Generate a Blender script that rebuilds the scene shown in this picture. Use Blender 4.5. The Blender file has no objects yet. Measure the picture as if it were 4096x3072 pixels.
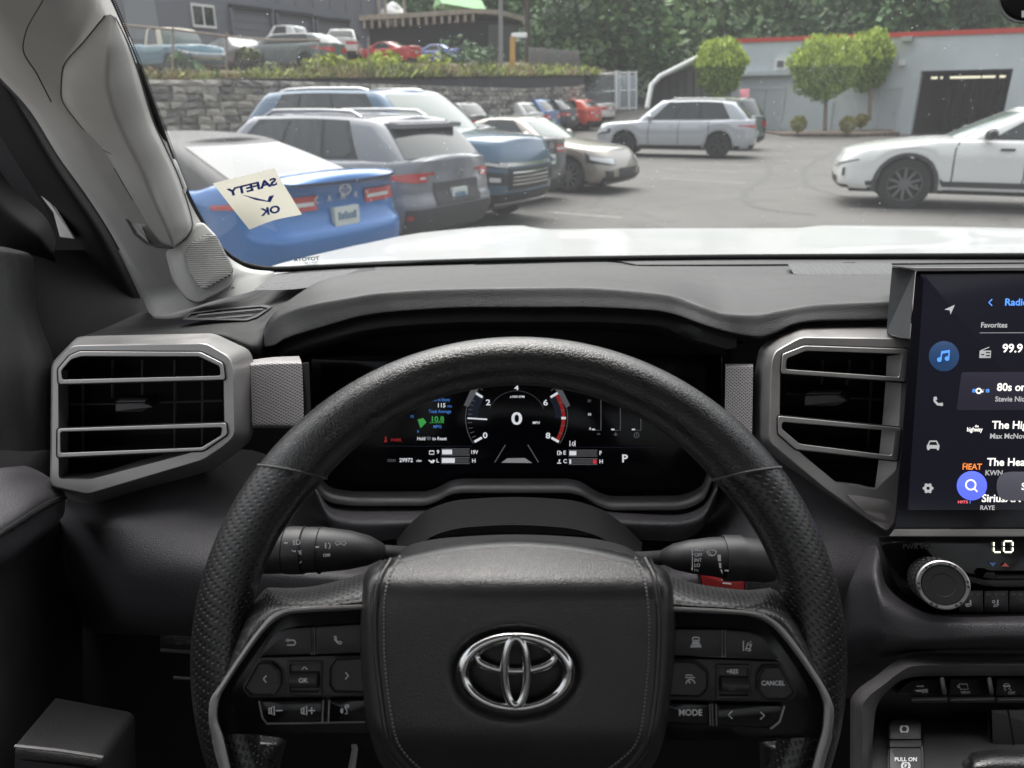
import bpy, math, random
from mathutils import Vector
random.seed(7)
SC = bpy.context.scene
COL = SC.collection
# ---------------------------------------------------------------- camera, sky, sun, exposure
FPX = 3000.0                      # focal length in pixels of the 4096 px wide photograph
PITCH = math.radians(20.57)
CAMZ = 1.70
CP, SP = math.cos(PITCH), math.sin(PITCH)
CAM = Vector((0, 0, CAMZ)); FW = Vector((0, CP, -SP)); UP = Vector((0, SP, CP)); RT = Vector((1, 0, 0))
cd = bpy.data.cameras.new("camera"); cam = bpy.data.objects.new("camera", cd); COL.objects.link(cam)
cam.location = CAM; cam.rotation_euler = (math.radians(90) - PITCH, 0, 0)
cd.sensor_width = 36; cd.lens = 36 * FPX / 4096; cd.clip_start = 0.02; cd.clip_end = 900
cd.dof.use_dof = True; cd.dof.focus_distance = 0.62; cd.dof.aperture_fstop = 11
SC.camera = cam
w = bpy.data.worlds.new("World"); SC.world = w; w.use_nodes = True
nt = w.node_tree; nt.nodes.clear()
sky = nt.nodes.new("ShaderNodeTexSky"); sky.sky_type = 'NISHITA'; sky.sun_disc = False
SUN_EL, SUN_ROT = math.radians(62), math.radians(350)
sky.sun_elevation = SUN_EL; sky.sun_rotation = SUN_ROT; sky.dust_density = 6; sky.air_density = 1.4; sky.ozone_density = 1
hs = nt.nodes.new("ShaderNodeHueSaturation"); hs.inputs['Saturation'].default_value = 0.22
bg = nt.nodes.new("ShaderNodeBackground"); bg.inputs[1].default_value = 0.15
wo = nt.nodes.new("ShaderNodeOutputWorld")
nt.links.new(sky.outputs[0], hs.inputs['Color']); nt.links.new(hs.outputs[0], bg.inputs[0]); nt.links.new(bg.outputs[0], wo.inputs[0])
sl = bpy.data.lights.new("sun", 'SUN'); sl.energy = 1.4; sl.angle = math.radians(95); sl.color = (1, 0.97, 0.93)
sun = bpy.data.objects.new("sun", sl); COL.objects.link(sun)
sd = Vector((math.sin(SUN_ROT) * math.cos(SUN_EL), math.cos(SUN_ROT) * math.cos(SUN_EL), math.sin(SUN_EL)))
sun.rotation_euler = sd.to_track_quat('Z', 'Y').to_euler()
SC.view_settings.view_transform = 'Standard'; SC.view_settings.look = 'None'
SC.view_settings.exposure = 1.0; SC.view_settings.gamma = 1; SC.view_settings.use_curve_mapping = False
SC.cycles.max_bounces = 8; SC.cycles.transparent_max_bounces = 12

# ---------------------------------------------------------------- helpers
def P(px, py, d):                 # a photograph pixel at camera depth d -> world point
    return CAM + d * (FW + ((px - 2048) / FPX) * RT + ((1536 - py) / FPX) * UP)
def dep(D, x, y): return D(x, y) if callable(D) else D
def PL(y0, d0, y1, d1):            # depth of a true plane through two pixel rows
    a, b = 1 / d0, 1 / d1
    return lambda x, y: 1 / (a + (b - a) * (y - y0) / (y1 - y0))
def W(loop, D, off=0.0): return [P(p[0], p[1], dep(D, p[0], p[1]) + off) for p in loop]
def K(ox, oy, s):                 # zoomed-crop coordinates -> photograph pixels
    return lambda *pts: [(ox + s * x, oy + s * y) for x, y in pts]
def root_loc(o):
    v = Vector((0, 0, 0))
    while o is not None:
        v = v + Vector(o.location); o = o.parent
    return v
def thing(name, label, cat, loc=(0, 0, 0), group=None, rotz=0, scale=1):
    o = bpy.data.objects.new(name, None); COL.objects.link(o); o.empty_display_size = .1
    o.location = loc; o.rotation_euler = (0, 0, rotz); o.scale = (scale,) * 3
    return tag(o, label, cat, group)
def tag(o, label=None, cat=None, group=None, kind=None):
    for k, v in (('label', label), ('category', cat), ('group', group), ('kind', kind)):
        if v: o[k] = v
    return o
def mesh(name, V, F, mat, parent=None, ang=35, local=False, uv=None, mats=None, fm=None):
    me = bpy.data.meshes.new(name)
    if parent is not None and not local:
        r = root_loc(parent); V = [(v[0] - r[0], v[1] - r[1], v[2] - r[2]) for v in V]
    me.from_pydata([tuple(v) for v in V], [], F)
    for m in (mats or [mat]): me.materials.append(m)
    if fm: me.polygons.foreach_set('material_index', fm)
    if uv:
        l = me.uv_layers.new(name="UVMap"); d = [0.0] * (2 * len(me.loops))
        for i, lp in enumerate(me.loops): d[2 * i], d[2 * i + 1] = uv[lp.vertex_index]
        l.data.foreach_set('uv', d)
    if ang:
        me.polygons.foreach_set('use_smooth', [True] * len(me.polygons))
        if ang < 179: me.set_sharp_from_angle(angle=math.radians(ang))
    me.update()
    o = bpy.data.objects.new(name, me); COL.objects.link(o)
    if parent is not None: o.parent = parent
    return o
def grid_faces(nu, nv, cu=False, flip=False, base=0):
    F = []
    for j in range(nv - 1):
        for i in range(nu if cu else nu - 1):
            a = base + j * nu + i; b = base + j * nu + (i + 1) % nu; c = b + nu; d = a + nu
            F.append((d, c, b, a) if flip else (a, b, c, d))
    return F
def lerp(a, b, t): return a + (b - a) * t
def lerpt(a, b, t): return tuple(x + (y - x) * t for x, y in zip(a, b))
def cr(pts, n, lin=False):        # resample a polyline (any dimension) to n points, smooth
    m = len(pts)
    d = [0.0]
    for i in range(1, m): d.append(d[-1] + max(1e-6, math.dist(pts[i][:2], pts[i - 1][:2])))
    out = []; k = 0
    for q in range(n):
        s = d[-1] * q / (n - 1)
        while k < m - 2 and s > d[k + 1]: k += 1
        t = (s - d[k]) / (d[k + 1] - d[k]); p1, p2 = pts[k], pts[k + 1]
        if lin: out.append(lerpt(p1, p2, t)); continue
        h = d[k + 1] - d[k]
        def tan(i):
            if i == 0: return [(b - a) / (d[1] - d[0]) for a, b in zip(pts[0], pts[1])]
            if i == m - 1: return [(b - a) / (d[-1] - d[-2]) for a, b in zip(pts[-2], pts[-1])]
            l = (d[i] - d[i - 1], d[i + 1] - d[i]); r = []
            for a, b, c in zip(pts[i - 1], pts[i], pts[i + 1]):
                s0, s1 = (b - a) / l[0], (c - b) / l[1]
                r.append(0 if s0 * s1 <= 0 else 2 * s0 * s1 / (s0 + s1))
            return r
        t1, t2 = tan(k), tan(k + 1)
        h00, h10, h01, h11 = 2*t**3-3*t*t+1, t**3-2*t*t+t, -2*t**3+3*t*t, t**3-t*t
        out.append(tuple(h00*a + h10*h*u + h01*b + h11*h*v for a, b, u, v in zip(p1, p2, t1, t2)))
    return out
def skin(name, rows, nu, nv, mat, parent=None, ang=60, lin=False, vlin=False, close=False):
    """a smooth sheet through rows of (pixel x, pixel y, depth)"""
    R = [cr(r, nu, lin) for r in rows]
    cols = []
    for i in range(nu):
        c = [r[i] for r in R]
        # parameter by row index so that all columns agree
        m = len(c); out = []
        for q in range(nv):
            s = (m - 1) * q / (nv - 1); k = min(int(s), m - 2); t = s - k
            if vlin: out.append(lerpt(c[k], c[k + 1], t)); continue
            p0 = c[k - 1] if k else lerpt(c[0], c[1], -1); p3 = c[k + 2] if k + 2 < m else lerpt(c[-2], c[-1], 2)
            r = []
            for a, b, e, f in zip(p0, c[k], c[k + 1], p3):
                def mt(u, v): return 0 if u * v <= 0 else 2 * u * v / (u + v)
                m1, m2 = mt(b - a, e - b), mt(e - b, f - e)
                r.append((2*t**3-3*t*t+1)*b + (t**3-2*t*t+t)*m1 + (-2*t**3+3*t*t)*e + (t**3-t*t)*m2)
            out.append(tuple(r))
        cols.append(out)
    V = [P(*cols[i][j]) for j in range(nv) for i in range(nu)]
    uv = [None] * len(V)
    for j in range(nv):
        u = 0
        for i in range(nu):
            if i: u += (V[j * nu + i] - V[j * nu + i - 1]).length
            uv[j * nu + i] = [u, 0]
    for i in range(nu):
        v = 0
        for j in range(nv):
            if j: v += (V[j * nu + i] - V[(j - 1) * nu + i]).length
            uv[j * nu + i][1] = v
    return mesh(name, V, grid_faces(nu, nv, close), mat, parent, ang, uv=uv)
def loops_mesh(name, loops, mat, parent=None, cap0=False, cap1=True, ang=35, local=False):
    n = len(loops[0]); V = [v for l in loops for v in l]
    F = grid_faces(n, len(loops), True)
    if cap0: F.append(tuple(range(n - 1, -1, -1)))
    if cap1: F.append(tuple((len(loops) - 1) * n + i for i in range(n)))
    return mesh(name, V, F, mat, parent, ang, local)
def rnd(poly, r=8, n=4):
    out = []; m = len(poly)
    for i in range(m):
        a, b, c = poly[i - 1][:2], poly[i], poly[(i + 1) % m][:2]
        rr = b[2] if len(b) > 2 else r; b = b[:2]
        d1, d2 = math.dist(a, b) or 1e-6, math.dist(b, c) or 1e-6
        p = lerpt(b, a, min(rr, d1 * .48) / d1); q = lerpt(b, c, min(rr, d2 * .48) / d2)
        for k in range(n + 1):
            t = k / n; out.append(lerpt(lerpt(p, b, t), lerpt(b, q, t), t))
    return out
def inset(loop, d):
    n = len(loop); A = sum(loop[i - 1][0] * loop[i][1] - loop[i][0] * loop[i - 1][1] for i in range(n))
    s = 1 if A > 0 else -1; out = []
    for i in range(n):
        a, b, c = loop[i - 1], loop[i], loop[(i + 1) % n]
        def nrm(p, q):
            x, y = q[0] - p[0], q[1] - p[1]; l = math.hypot(x, y) or 1e-9
            return (-y / l * s, x / l * s)
        n1, n2 = nrm(a, b), nrm(b, c)
        if math.dist(a, b) < 1e-6: n1 = n2
        if math.dist(c, b) < 1e-6: n2 = n1
        x, y = n1[0] + n2[0], n1[1] + n2[1]; l = max(x * x + y * y, .8)
        out.append((b[0] + 2 * x / l * d, b[1] + 2 * y / l * d))
    return out
def orient(loop):                 # clockwise on the screen -> faces look at the camera
    A = sum(loop[i - 1][0] * loop[i][1] - loop[i][0] * loop[i - 1][1] for i in range(len(loop)))
    return loop if A < 0 else loop[::-1]
def plate(name, poly, D, back, mat, parent=None, r=8, bev=4, n=4, dish=0, ang=35):
    o = orient(rnd(poly, r, n)); D0 = dep(D, o[0][0], o[0][1]); b = bev * D0 / FPX
    L = [W(o, D, back), W(o, D, b), W(inset(o, bev * .3), D, b * .3), W(inset(o, bev), D)]
    if dish: L.append(W(inset(o, bev * 3), D, dish))
    return loops_mesh(name, L, mat, parent, ang=ang)
def frame(name, po, pi, D, back, mat, parent=None, r=8, bev=4, n=4, inb=None, ang=35):
    a, b = rnd(po, r, n), rnd(pi, r, n)
    if orient(a) is not a: a, b = a[::-1], b[::-1]
    D0 = dep(D, a[0][0], a[0][1]); e = bev * D0 / FPX
    L = [W(a, D, back), W(a, D, e), W(inset(a, bev), D), W(inset(b, -bev), D), W(b, D, e), W(b, D, inb if inb is not None else back)]
    return loops_mesh(name, L, mat, parent, cap1=False, ang=ang)
def tube(name, pts, radii, mat, parent=None, seg=16, caps=True, local=False, flat=1.0, flatdir=None, ang=50):
    pts = [Vector(p) for p in pts]; n = len(pts); L = []; prev = None
    for i, p in enumerate(pts):
        t = (pts[min(i + 1, n - 1)] - pts[max(i - 1, 0)]).normalized()
        if prev is None:
            ref = Vector(flatdir) if flatdir else (Vector((0, 0, 1)) if abs(t.z) < .9 else Vector((1, 0, 0)))
            a = (ref - t * ref.dot(t)).normalized()
        else: a = (prev - t * prev.dot(t)).normalized()
        prev = a; b = t.cross(a); r = radii[i] if isinstance(radii, (list, tuple)) else radii
        L.append([p + (math.cos(2*math.pi*k/seg) * flat * a + math.sin(2*math.pi*k/seg) * b) * r for k in range(seg)])
    return loops_mesh(name, L, mat, parent, caps, caps, ang, local)
def soften(o, w, seg=3, lim=30):  # rounded edges worked into the mesh itself
    import bmesh
    b = bmesh.new(); b.from_mesh(o.data); bmesh.ops.remove_doubles(b, verts=b.verts, dist=1e-5)
    E = [e for e in b.edges if len(e.link_faces) == 2 and e.calc_face_angle(0) > math.radians(lim)]
    bmesh.ops.bevel(b, geom=E, offset=w, segments=seg, affect='EDGES', profile=.5)
    b.to_mesh(o.data); b.free(); o.data.polygons.foreach_set('use_smooth', [True] * len(o.data.polygons)); o.data.set_sharp_from_angle(angle=math.radians(50)); return o
class MB:                          # several simple shapes gathered into ONE mesh
    def __init__(s): s.V = []; s.F = []
    def add(s, V, F):
        b = len(s.V); s.V += [tuple(v) for v in V]; s.F += [tuple(i + b for i in f) for f in F]
    def box(s, a, b, rot=None, c=None):
        V = [Vector((x, y, z)) for z in (a[2], b[2]) for y in (a[1], b[1]) for x in (a[0], b[0])]
        if rot is not None: V = [rot @ v + Vector(c or (0, 0, 0)) for v in V]
        s.add(V, [(0, 2, 3, 1), (4, 5, 7, 6), (0, 1, 5, 4), (2, 6, 7, 3), (0, 4, 6, 2), (1, 3, 7, 5)])
    def ribbon(s, pts, wid, D, closed=False):
        if closed: pts = list(pts) + [pts[0]]
        n = len(pts); L = []
        for i, p in enumerate(pts):
            if closed and i in (0, n - 1): a, b = pts[-2], pts[1]
            else: a, b = pts[max(i - 1, 0)], pts[min(i + 1, n - 1)]
            x, y = b[0] - a[0], b[1] - a[1]; l = math.hypot(x, y) or 1
            L.append((p, (-y / l * wid / 2, x / l * wid / 2)))
        V = []
        for p, q in L:
            for sg in (1, -1):
                xx, yy = p[0] + sg * q[0], p[1] + sg * q[1]; V.append(P(xx, yy, dep(D, xx, yy)))
        s.add(V, [(2*i, 2*i+1, 2*i+3, 2*i+2) for i in range(n - 1)])
    def poly(s, pts, D): s.add(W(pts, D), [tuple(range(len(pts)))])
    def build(s, name, mat, parent=None, ang=35, local=False): return mesh(name, s.V, s.F, mat, parent, ang, local)
def strokes(name, lines, wid, D, mat, parent, polys=()):
    m = MB()
    for l in lines:
        c = len(l) > 2 and l[0] == l[-1]
        m.ribbon(l[:-1] if c else l, wid * 1.22, D, c)
    for p in polys: m.poly(p, D)
    return m.build(name, mat, parent, 0)
def arc(cx, cy, rx, a0, a1, n=12, ry=None):
    ry = ry or rx
    return [(cx + rx * math.cos(math.radians(lerp(a0, a1, i / n))), cy - ry * math.sin(math.radians(lerp(a0, a1, i / n)))) for i in range(n + 1)]
_fc = {}
def text_geo(s, bold=0.012):
    if (s, bold) in _fc: return _fc[s, bold]
    c = bpy.data.curves.new("lettering", 'FONT'); c.body = s; c.resolution_u = 3; c.offset = bold
    o = bpy.data.objects.new("lettering", c); COL.objects.link(o)
    bpy.context.view_layer.update()
    me = bpy.data.meshes.new_from_object(o.evaluated_get(bpy.context.evaluated_depsgraph_get()))
    V = [tuple(v.co[:2]) for v in me.vertices]; F = [tuple(p.vertices) for p in me.polygons]
    bpy.data.objects.remove(o); bpy.data.curves.remove(c); bpy.data.meshes.remove(me)
    _fc[s, bold] = (V, F); return V, F
def text(s, x, y, size, D, mat, parent, ax='l', sx=1.0, mirror=False, rot=0, shear=0, name='lettering', bold=0.022):
    """flat print: s with its baseline at pixel (x, y), cap height size px"""
    V, F = text_geo(s, bold); k = size / .7
    if not V: return
    x0, x1 = min(v[0] for v in V), max(v[0] for v in V)
    o = {'l': x0, 'c': (x0 + x1) / 2, 'r': x1}[ax]; c, sn = math.cos(math.radians(rot)), math.sin(math.radians(rot)); out = []
    for vx, vy in V:
        u = (vx - o) * k * sx + shear * vy * k; v = vy * k
        if mirror: u = -u
        X, Y = x + u * c - v * sn, y - (u * sn + v * c)
        out.append(P(X, Y, dep(D, X, Y)))
    return mesh(name, out, F, mat, parent, 0)

# ---------------------------------------------------------------- materials
def mat(name, col, rough=.5, metal=0.0, bump=None, var=None, spec=.5, coat=0, emit=None, sheen=0):
    m = bpy.data.materials.new(name); m.use_nodes = True; n = m.node_tree; b = n.nodes['Principled BSDF']; L = n.links.new
    b.inputs['Base Color'].default_value = (*col, 1); b.inputs['Roughness'].default_value = rough
    b.inputs['Metallic'].default_value = metal; b.inputs['Specular IOR Level'].default_value = spec
    b.inputs['Coat Weight'].default_value = coat; b.inputs['Coat Roughness'].default_value = .03
    if emit: b.inputs['Emission Color'].default_value = (*col, 1); b.inputs['Emission Strength'].default_value = emit
    tc = n.nodes.new('ShaderNodeTexCoord')
    if var:                       # (scale, amount): uneven colour and wear
        t = n.nodes.new('ShaderNodeTexNoise'); t.inputs['Scale'].default_value = var[0]; t.inputs['Detail'].default_value = 6
        L(tc.outputs['Object'], t.inputs['Vector'])
        r = n.nodes.new('ShaderNodeMapRange'); r.inputs[1].default_value = .3; r.inputs[2].default_value = .7
        r.inputs[3].default_value = 1 - var[1]; r.inputs[4].default_value = 1 + var[1]; L(t.outputs[0], r.inputs[0])
        x = n.nodes.new('ShaderNodeMix'); x.data_type = 'RGBA'; x.blend_type = 'MULTIPLY'; x.inputs[0].default_value = 1
        x.inputs[6].default_value = (*col, 1); L(r.outputs[0], x.inputs[7]); L(x.outputs[2], b.inputs['Base Color'])
        r2 = n.nodes.new('ShaderNodeMapRange'); r2.inputs[1].default_value = .3; r2.inputs[2].default_value = .7
        r2.inputs[3].default_value = max(.02, rough - .06); r2.inputs[4].default_value = min(1, rough + .06)
        L(t.outputs[0], r2.inputs[0]); L(r2.outputs[0], b.inputs['Roughness'])
    if bump:                      # (kind, scale, strength, distance)
        kd, s, st, di = bump; bp = n.nodes.new('ShaderNodeBump'); bp.inputs['Strength'].default_value = st; bp.inputs['Distance'].default_value = di
        if kd == 'noise':
            t = n.nodes.new('ShaderNodeTexNoise'); t.inputs['Scale'].default_value = s; t.inputs['Detail'].default_value = 4
            L(tc.outputs['Object'], t.inputs['Vector']); L(t.outputs[0], bp.inputs['Height'])
        elif kd == 'leather':
            nz = n.nodes.new('ShaderNodeTexNoise'); nz.inputs['Scale'].default_value = s * .35; L(tc.outputs['Object'], nz.inputs['Vector'])
            mx = n.nodes.new('ShaderNodeMix'); mx.data_type = 'RGBA'; mx.inputs[0].default_value = .0022
            L(tc.outputs['Object'], mx.inputs[6]); L(nz.outputs['Color'], mx.inputs[7])
            t = n.nodes.new('ShaderNodeTexVoronoi'); t.feature = 'DISTANCE_TO_EDGE'; t.inputs['Scale'].default_value = s
            L(mx.outputs[2], t.inputs['Vector'])
            q = n.nodes.new('ShaderNodeMapRange'); q.inputs[1].default_value = 0; q.inputs[2].default_value = .22; q.interpolation_type = 'SMOOTHSTEP'
            L(t.outputs['Distance'], q.inputs[0]); L(q.outputs[0], bp.inputs['Height'])
        elif kd == 'perf':        # punched holes on the UV grid
            mp = n.nodes.new('ShaderNodeMapping'); mp.inputs['Rotation'].default_value = (0, 0, math.radians(45)); mp.inputs['Scale'].default_value = (s, s, s)
            L(tc.outputs['UV'], mp.inputs[0])
            t = n.nodes.new('ShaderNodeTexVoronoi'); t.voronoi_dimensions = '2D'; t.inputs['Randomness'].default_value = 0.04; t.inputs['Scale'].default_value = 1
            L(mp.outputs[0], t.inputs['Vector'])
            q = n.nodes.new('ShaderNodeMapRange'); q.inputs[1].default_value = .16; q.inputs[2].default_value = .30; q.interpolation_type = 'SMOOTHSTEP'
            L(t.outputs['Distance'], q.inputs[0])
            nz = n.nodes.new('ShaderNodeTexNoise'); nz.inputs['Scale'].default_value = 260; nz.inputs['Detail'].default_value = 3; L(tc.outputs['Object'], nz.inputs['Vector'])
            ad = n.nodes.new('ShaderNodeMath'); ad.operation = 'MULTIPLY_ADD'; ad.inputs[1].default_value = .35; L(nz.outputs[0], ad.inputs[0]); L(q.outputs[0], ad.inputs[2])
            L(ad.outputs[0], bp.inputs['Height'])
            x = n.nodes.new('ShaderNodeMix'); x.data_type = 'RGBA'; x.inputs[6].default_value = (.004, .004, .004, 1); x.inputs[7].default_value = (*col, 1)
            L(q.outputs[0], x.inputs[0]); L(x.outputs[2], b.inputs['Base Color'])
        elif kd == 'mesh':        # embossed honeycomb weave on the UV grid
            mp = n.nodes.new('ShaderNodeMapping'); mp.inputs['Scale'].default_value = (s, s * 1.6, s); mp.inputs['Rotation'].default_value = (0, 0, math.radians(45))
            L(tc.outputs['UV'], mp.inputs[0])
            t = n.nodes.new('ShaderNodeTexVoronoi'); t.voronoi_dimensions = '2D'; t.inputs['Randomness'].default_value = 0; t.inputs['Scale'].default_value = 1
            L(mp.outputs[0], t.inputs['Vector'])
            q = n.nodes.new('ShaderNodeMapRange'); q.inputs[1].default_value = .22; q.inputs[2].default_value = .46
            L(t.outputs['Distance'], q.inputs[0]); L(q.outputs[0], bp.inputs['Height'])
            x = n.nodes.new('ShaderNodeMix'); x.data_type = 'RGBA'; x.inputs[6].default_value = (*[c * .35 for c in col], 1); x.inputs[7].default_value = (*col, 1)
            L(q.outputs[0], x.inputs[0]); L(x.outputs[2], b.inputs['Base Color'])
        elif kd == 'fabric':
            t = n.nodes.new('ShaderNodeTexVoronoi'); t.inputs['Scale'].default_value = s; L(tc.outputs['Object'], t.inputs['Vector']); L(t.outputs[0], bp.inputs['Height'])
        L(bp.outputs[0], b.inputs['Normal'])
    return m
# ================================================================ THE PLACE OUTSIDE
def smooth(t): t = max(0, min(1, t)); return t * t * (3 - 2 * t)
def tab(T, x):
    if x <= T[0][0]: return T[0][1]
    for (a, b), (c, d) in zip(T, T[1:]):
        if x <= c: return lerp(b, d, (x - a) / (c - a))
    return T[-1][1]
def gz(y, x=0):
    return tab([(18, 0), (38, .08), (45, .3), (52, 1.1), (62, 2.2), (300, 9)], y) * (1 - smooth((x - 9) / 7)) + (tab([(18, 0), (36, .13), (60, .4), (300, 3)], y)) * smooth((x - 9) / 7)
m_asph = mat('asphalt', (.105, .101, .094), .9, bump=('noise', 60, .25, .01), var=(.45, .22))
m_mark = mat('worn_white_paint', (.21, .208, .195), .8, var=(9, .35))
m_skid = mat('tyre_rubber_marks', (.080, .078, .074), .85, var=(3, .25))
m_soil = mat('dry_soil', (.17, .13, .09), .95, var=(1.2, .4))
m_stone = [mat('weathered_block', c, .9, bump=('noise', 14, .6, .02), var=(5, .4)) for c in ((.23, .22, .20), (.17, .165, .155), (.30, .285, .255), (.13, .127, .122))]
m_bgrey = mat('dark_grey_cladding', (.15, .16, .185), .7, var=(.4, .1))
m_bdoor = mat('roller_door_steel', (.15, .16, .18), .6)
m_blue = mat('pale_grey_paint', (.50, .55, .575), .75, var=(.5, .09))
m_bred = mat('red_trim_paint', (.55, .05, .035), .6)
m_wht = mat('white_paint', (.72, .73, .72), .6)
m_dark = mat('dark_timber', (.03, .03, .034), .9)
m_tim = mat('pale_timber', (.42, .36, .30), .8, var=(3, .2))
m_win = mat('dark_glass', (.015, .02, .022), .03, spec=1.0)
m_leaf = [mat('leaf_green', c, .6, var=(1.5, .35)) for c in ((.07, .14, .055), (.105, .20, .075), (.06, .115, .07), (.14, .23, .08))]
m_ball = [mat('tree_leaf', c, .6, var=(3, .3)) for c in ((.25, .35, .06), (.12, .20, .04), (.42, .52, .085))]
m_weed = [mat('weed_leaf', c, .8, var=(2, .4)) for c in ((.32, .38, .055), (.13, .16, .05), (.30, .23, .12), (.10, .125, .05))]
m_bark = mat('bark', (.16, .13, .10), .9, bump=('noise', 20, .6, .02))
m_galv = mat('galvanised_steel', (.42, .44, .45), .5, .6)
m_rust = mat('rusty_steel', (.24, .19, .165), .8, .2)

def weathered(m):                 # hairline cracks and oily spots in the tarmac
    n = m.node_tree; L = n.links.new; b = n.nodes['Principled BSDF']; src = b.inputs['Base Color'].links[0].from_socket; tc = n.nodes.new('ShaderNodeTexCoord')
    nz = n.nodes.new('ShaderNodeTexNoise'); nz.inputs['Scale'].default_value = .8; nz.inputs['Detail'].default_value = 8; L(tc.outputs['Object'], nz.inputs['Vector'])
    mx = n.nodes.new('ShaderNodeMix'); mx.data_type = 'RGBA'; mx.inputs[0].default_value = .75; L(tc.outputs['Object'], mx.inputs[6]); L(nz.outputs['Color'], mx.inputs[7])
    vo = n.nodes.new('ShaderNodeTexVoronoi'); vo.feature = 'DISTANCE_TO_EDGE'; vo.inputs['Scale'].default_value = .9; L(mx.outputs[2], vo.inputs['Vector'])
    r = n.nodes.new('ShaderNodeMapRange'); r.inputs[1].default_value = .0; r.inputs[2].default_value = .012; r.inputs[3].default_value = .72; r.inputs[4].default_value = 1; L(vo.outputs['Distance'], r.inputs[0])
    n2 = n.nodes.new('ShaderNodeTexNoise'); n2.inputs['Scale'].default_value = 1.3; n2.inputs['Detail'].default_value = 5; L(tc.outputs['Object'], n2.inputs['Vector'])
    r2 = n.nodes.new('ShaderNodeMapRange'); r2.inputs[1].default_value = .56; r2.inputs[2].default_value = .72; r2.inputs[3].default_value = 1; r2.inputs[4].default_value = .74; L(n2.outputs[0], r2.inputs[0])
    n3 = n.nodes.new('ShaderNodeTexNoise'); n3.inputs['Scale'].default_value = 45; n3.inputs['Detail'].default_value = 3; L(tc.outputs['Object'], n3.inputs['Vector'])
    r3 = n.nodes.new('ShaderNodeMapRange'); r3.inputs[1].default_value = .3; r3.inputs[2].default_value = .7; r3.inputs[3].default_value = .82; r3.inputs[4].default_value = 1.2; L(n3.outputs[0], r3.inputs[0])
    a = n.nodes.new('ShaderNodeMath'); a.operation = 'MULTIPLY'; L(r.outputs[0], a.inputs[0]); L(r2.outputs[0], a.inputs[1]); c = n.nodes.new('ShaderNodeMath'); c.operation = 'MULTIPLY'; L(a.outputs[0], c.inputs[0]); L(r3.outputs[0], c.inputs[1])
    x = n.nodes.new('ShaderNodeMix'); x.data_type = 'RGBA'; x.blend_type = 'MULTIPLY'; x.inputs[0].default_value = 1; L(src, x.inputs[6]); L(c.outputs[0], x.inputs[7]); L(x.outputs[2], b.inputs['Base Color'])
weathered(m_asph)
GR = MB(); ys = [-12, 0, 8, 14, 18] + [20 + 2 * i for i in range(24)] + [80, 100, 300]
xs = [-60, -12, -6, 0, 3, 6, 8, 9, 10, 11, 12, 13, 14, 15, 16, 20, 60, 200]
asphalt = mesh('ground', [(x, y, gz(y, x)) for y in ys for x in xs], grid_faces(len(xs), len(ys)), m_asph)
tag(asphalt, kind='structure')
def strip(name, pts, wd, m, dz=.004):
    V = []
    for i, p in enumerate(pts):
        a, b = pts[max(i - 1, 0)], pts[min(i + 1, len(pts) - 1)]; x, y = b[0] - a[0], b[1] - a[1]; l = math.hypot(x, y)
        for s in (1, -1):
            q = (p[0] - y / l * wd / 2 * s, p[1] + x / l * wd / 2 * s); V.append((q[0], q[1], gz(q[1], q[0]) + dz))
    return tag(mesh(name, V, [(2*i, 2*i+1, 2*i+3, 2*i+2) for i in range(len(pts) - 1)], m), kind='structure')
def gnd(px, py):                  # where a pixel's ray meets the ground sheet
    r = FW + ((px - 2048) / FPX) * RT + ((1536 - py) / FPX) * UP; d = 1.0
    for _ in range(200):
        p = CAM + r * d; e = p.z - gz(p.y, p.x)
        if e < .002: break
        d += max(.003, e * .8)
    return (p.x, p.y)
HD = Vector((-.86, .51)); HD.normalize(); WD = Vector((.406, .914))
for px, py in ((2215, 850), (2660, 715), (2670, 675), (2740, 650)):
    a = Vector(gnd(px, py)); strip('bay_marking', [tuple(a + HD * .1), tuple(a - HD * (1.2 if py > 800 else 1.9))], .11, m_mark)
for l in ([(2960, 645), (3060, 650), (3080, 690), (3020, 740), (2975, 780), (2990, 810), (3080, 840), (3260, 858)],
          [(3340, 605), (3270, 640), (3215, 690), (3225, 735), (3330, 775), (3480, 800)]):
    strip('skid_marking', [gnd(*q) for q in cr(l, 40)], .16, m_skid)
strip('bay_marking', [gnd(3400, 836), gnd(4300, 850)], .12, m_mark)

# ---------------------------------------------------------------- retaining wall, bank and upper lot
WA, WB = Vector((-12.1, 9.0)), Vector((4.3, 46.5))
WL = (WB - WA).length; WN = Vector((-(WB - WA).normalized().y, (WB - WA).normalized().x))
def wtop(s): return lerp(1.85, 3.15, s)
def upz(x, y):
    q = Vector((x, y)) - WA; dv = (WB - WA).normalized(); s = max(0, min(1.6, q.dot(dv) / WL)); d = q.dot(WN)
    t = smooth(d / 6); return lerp(wtop(s) + .05 * d, 2.0 + .058 * (y - 18), t) if y > 10 else wtop(s)
rows = []
for d in (0.12, 1, 2, 3, 4.5, 6, 9, 14, 22, 35, 60, 110):
    rows.append([tuple(q) + (upz(*q) if d > .2 else wtop(s) + .02,) for s in [i / 24 * 1.5 - .15 for i in range(25)] for q in [WA + (WB - WA) * s + WN * d]])
tag(mesh('upper_terrain', [v for r in rows for v in r], grid_faces(25, len(rows), flip=True), m_soil), kind='structure')
rw = thing('retaining_wall', 'grey split-block retaining wall with a weedy bank on its top', 'wall', (0, 0, 0))
dv = (WB - WA).normalized(); bz = math.atan2(dv.y, dv.x)
core = MB(); n = 30; V = []
for i in range(n + 1):
    s = i / n; q = WA + (WB - WA) * s; qb = q + WN * .5
    V += [(q.x + WN.x * .16, q.y + WN.y * .16, -1), (q.x + WN.x * .16, q.y + WN.y * .16, wtop(s) - .05), (qb.x, qb.y, wtop(s) - .05), (qb.x, qb.y, -1)]
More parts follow.
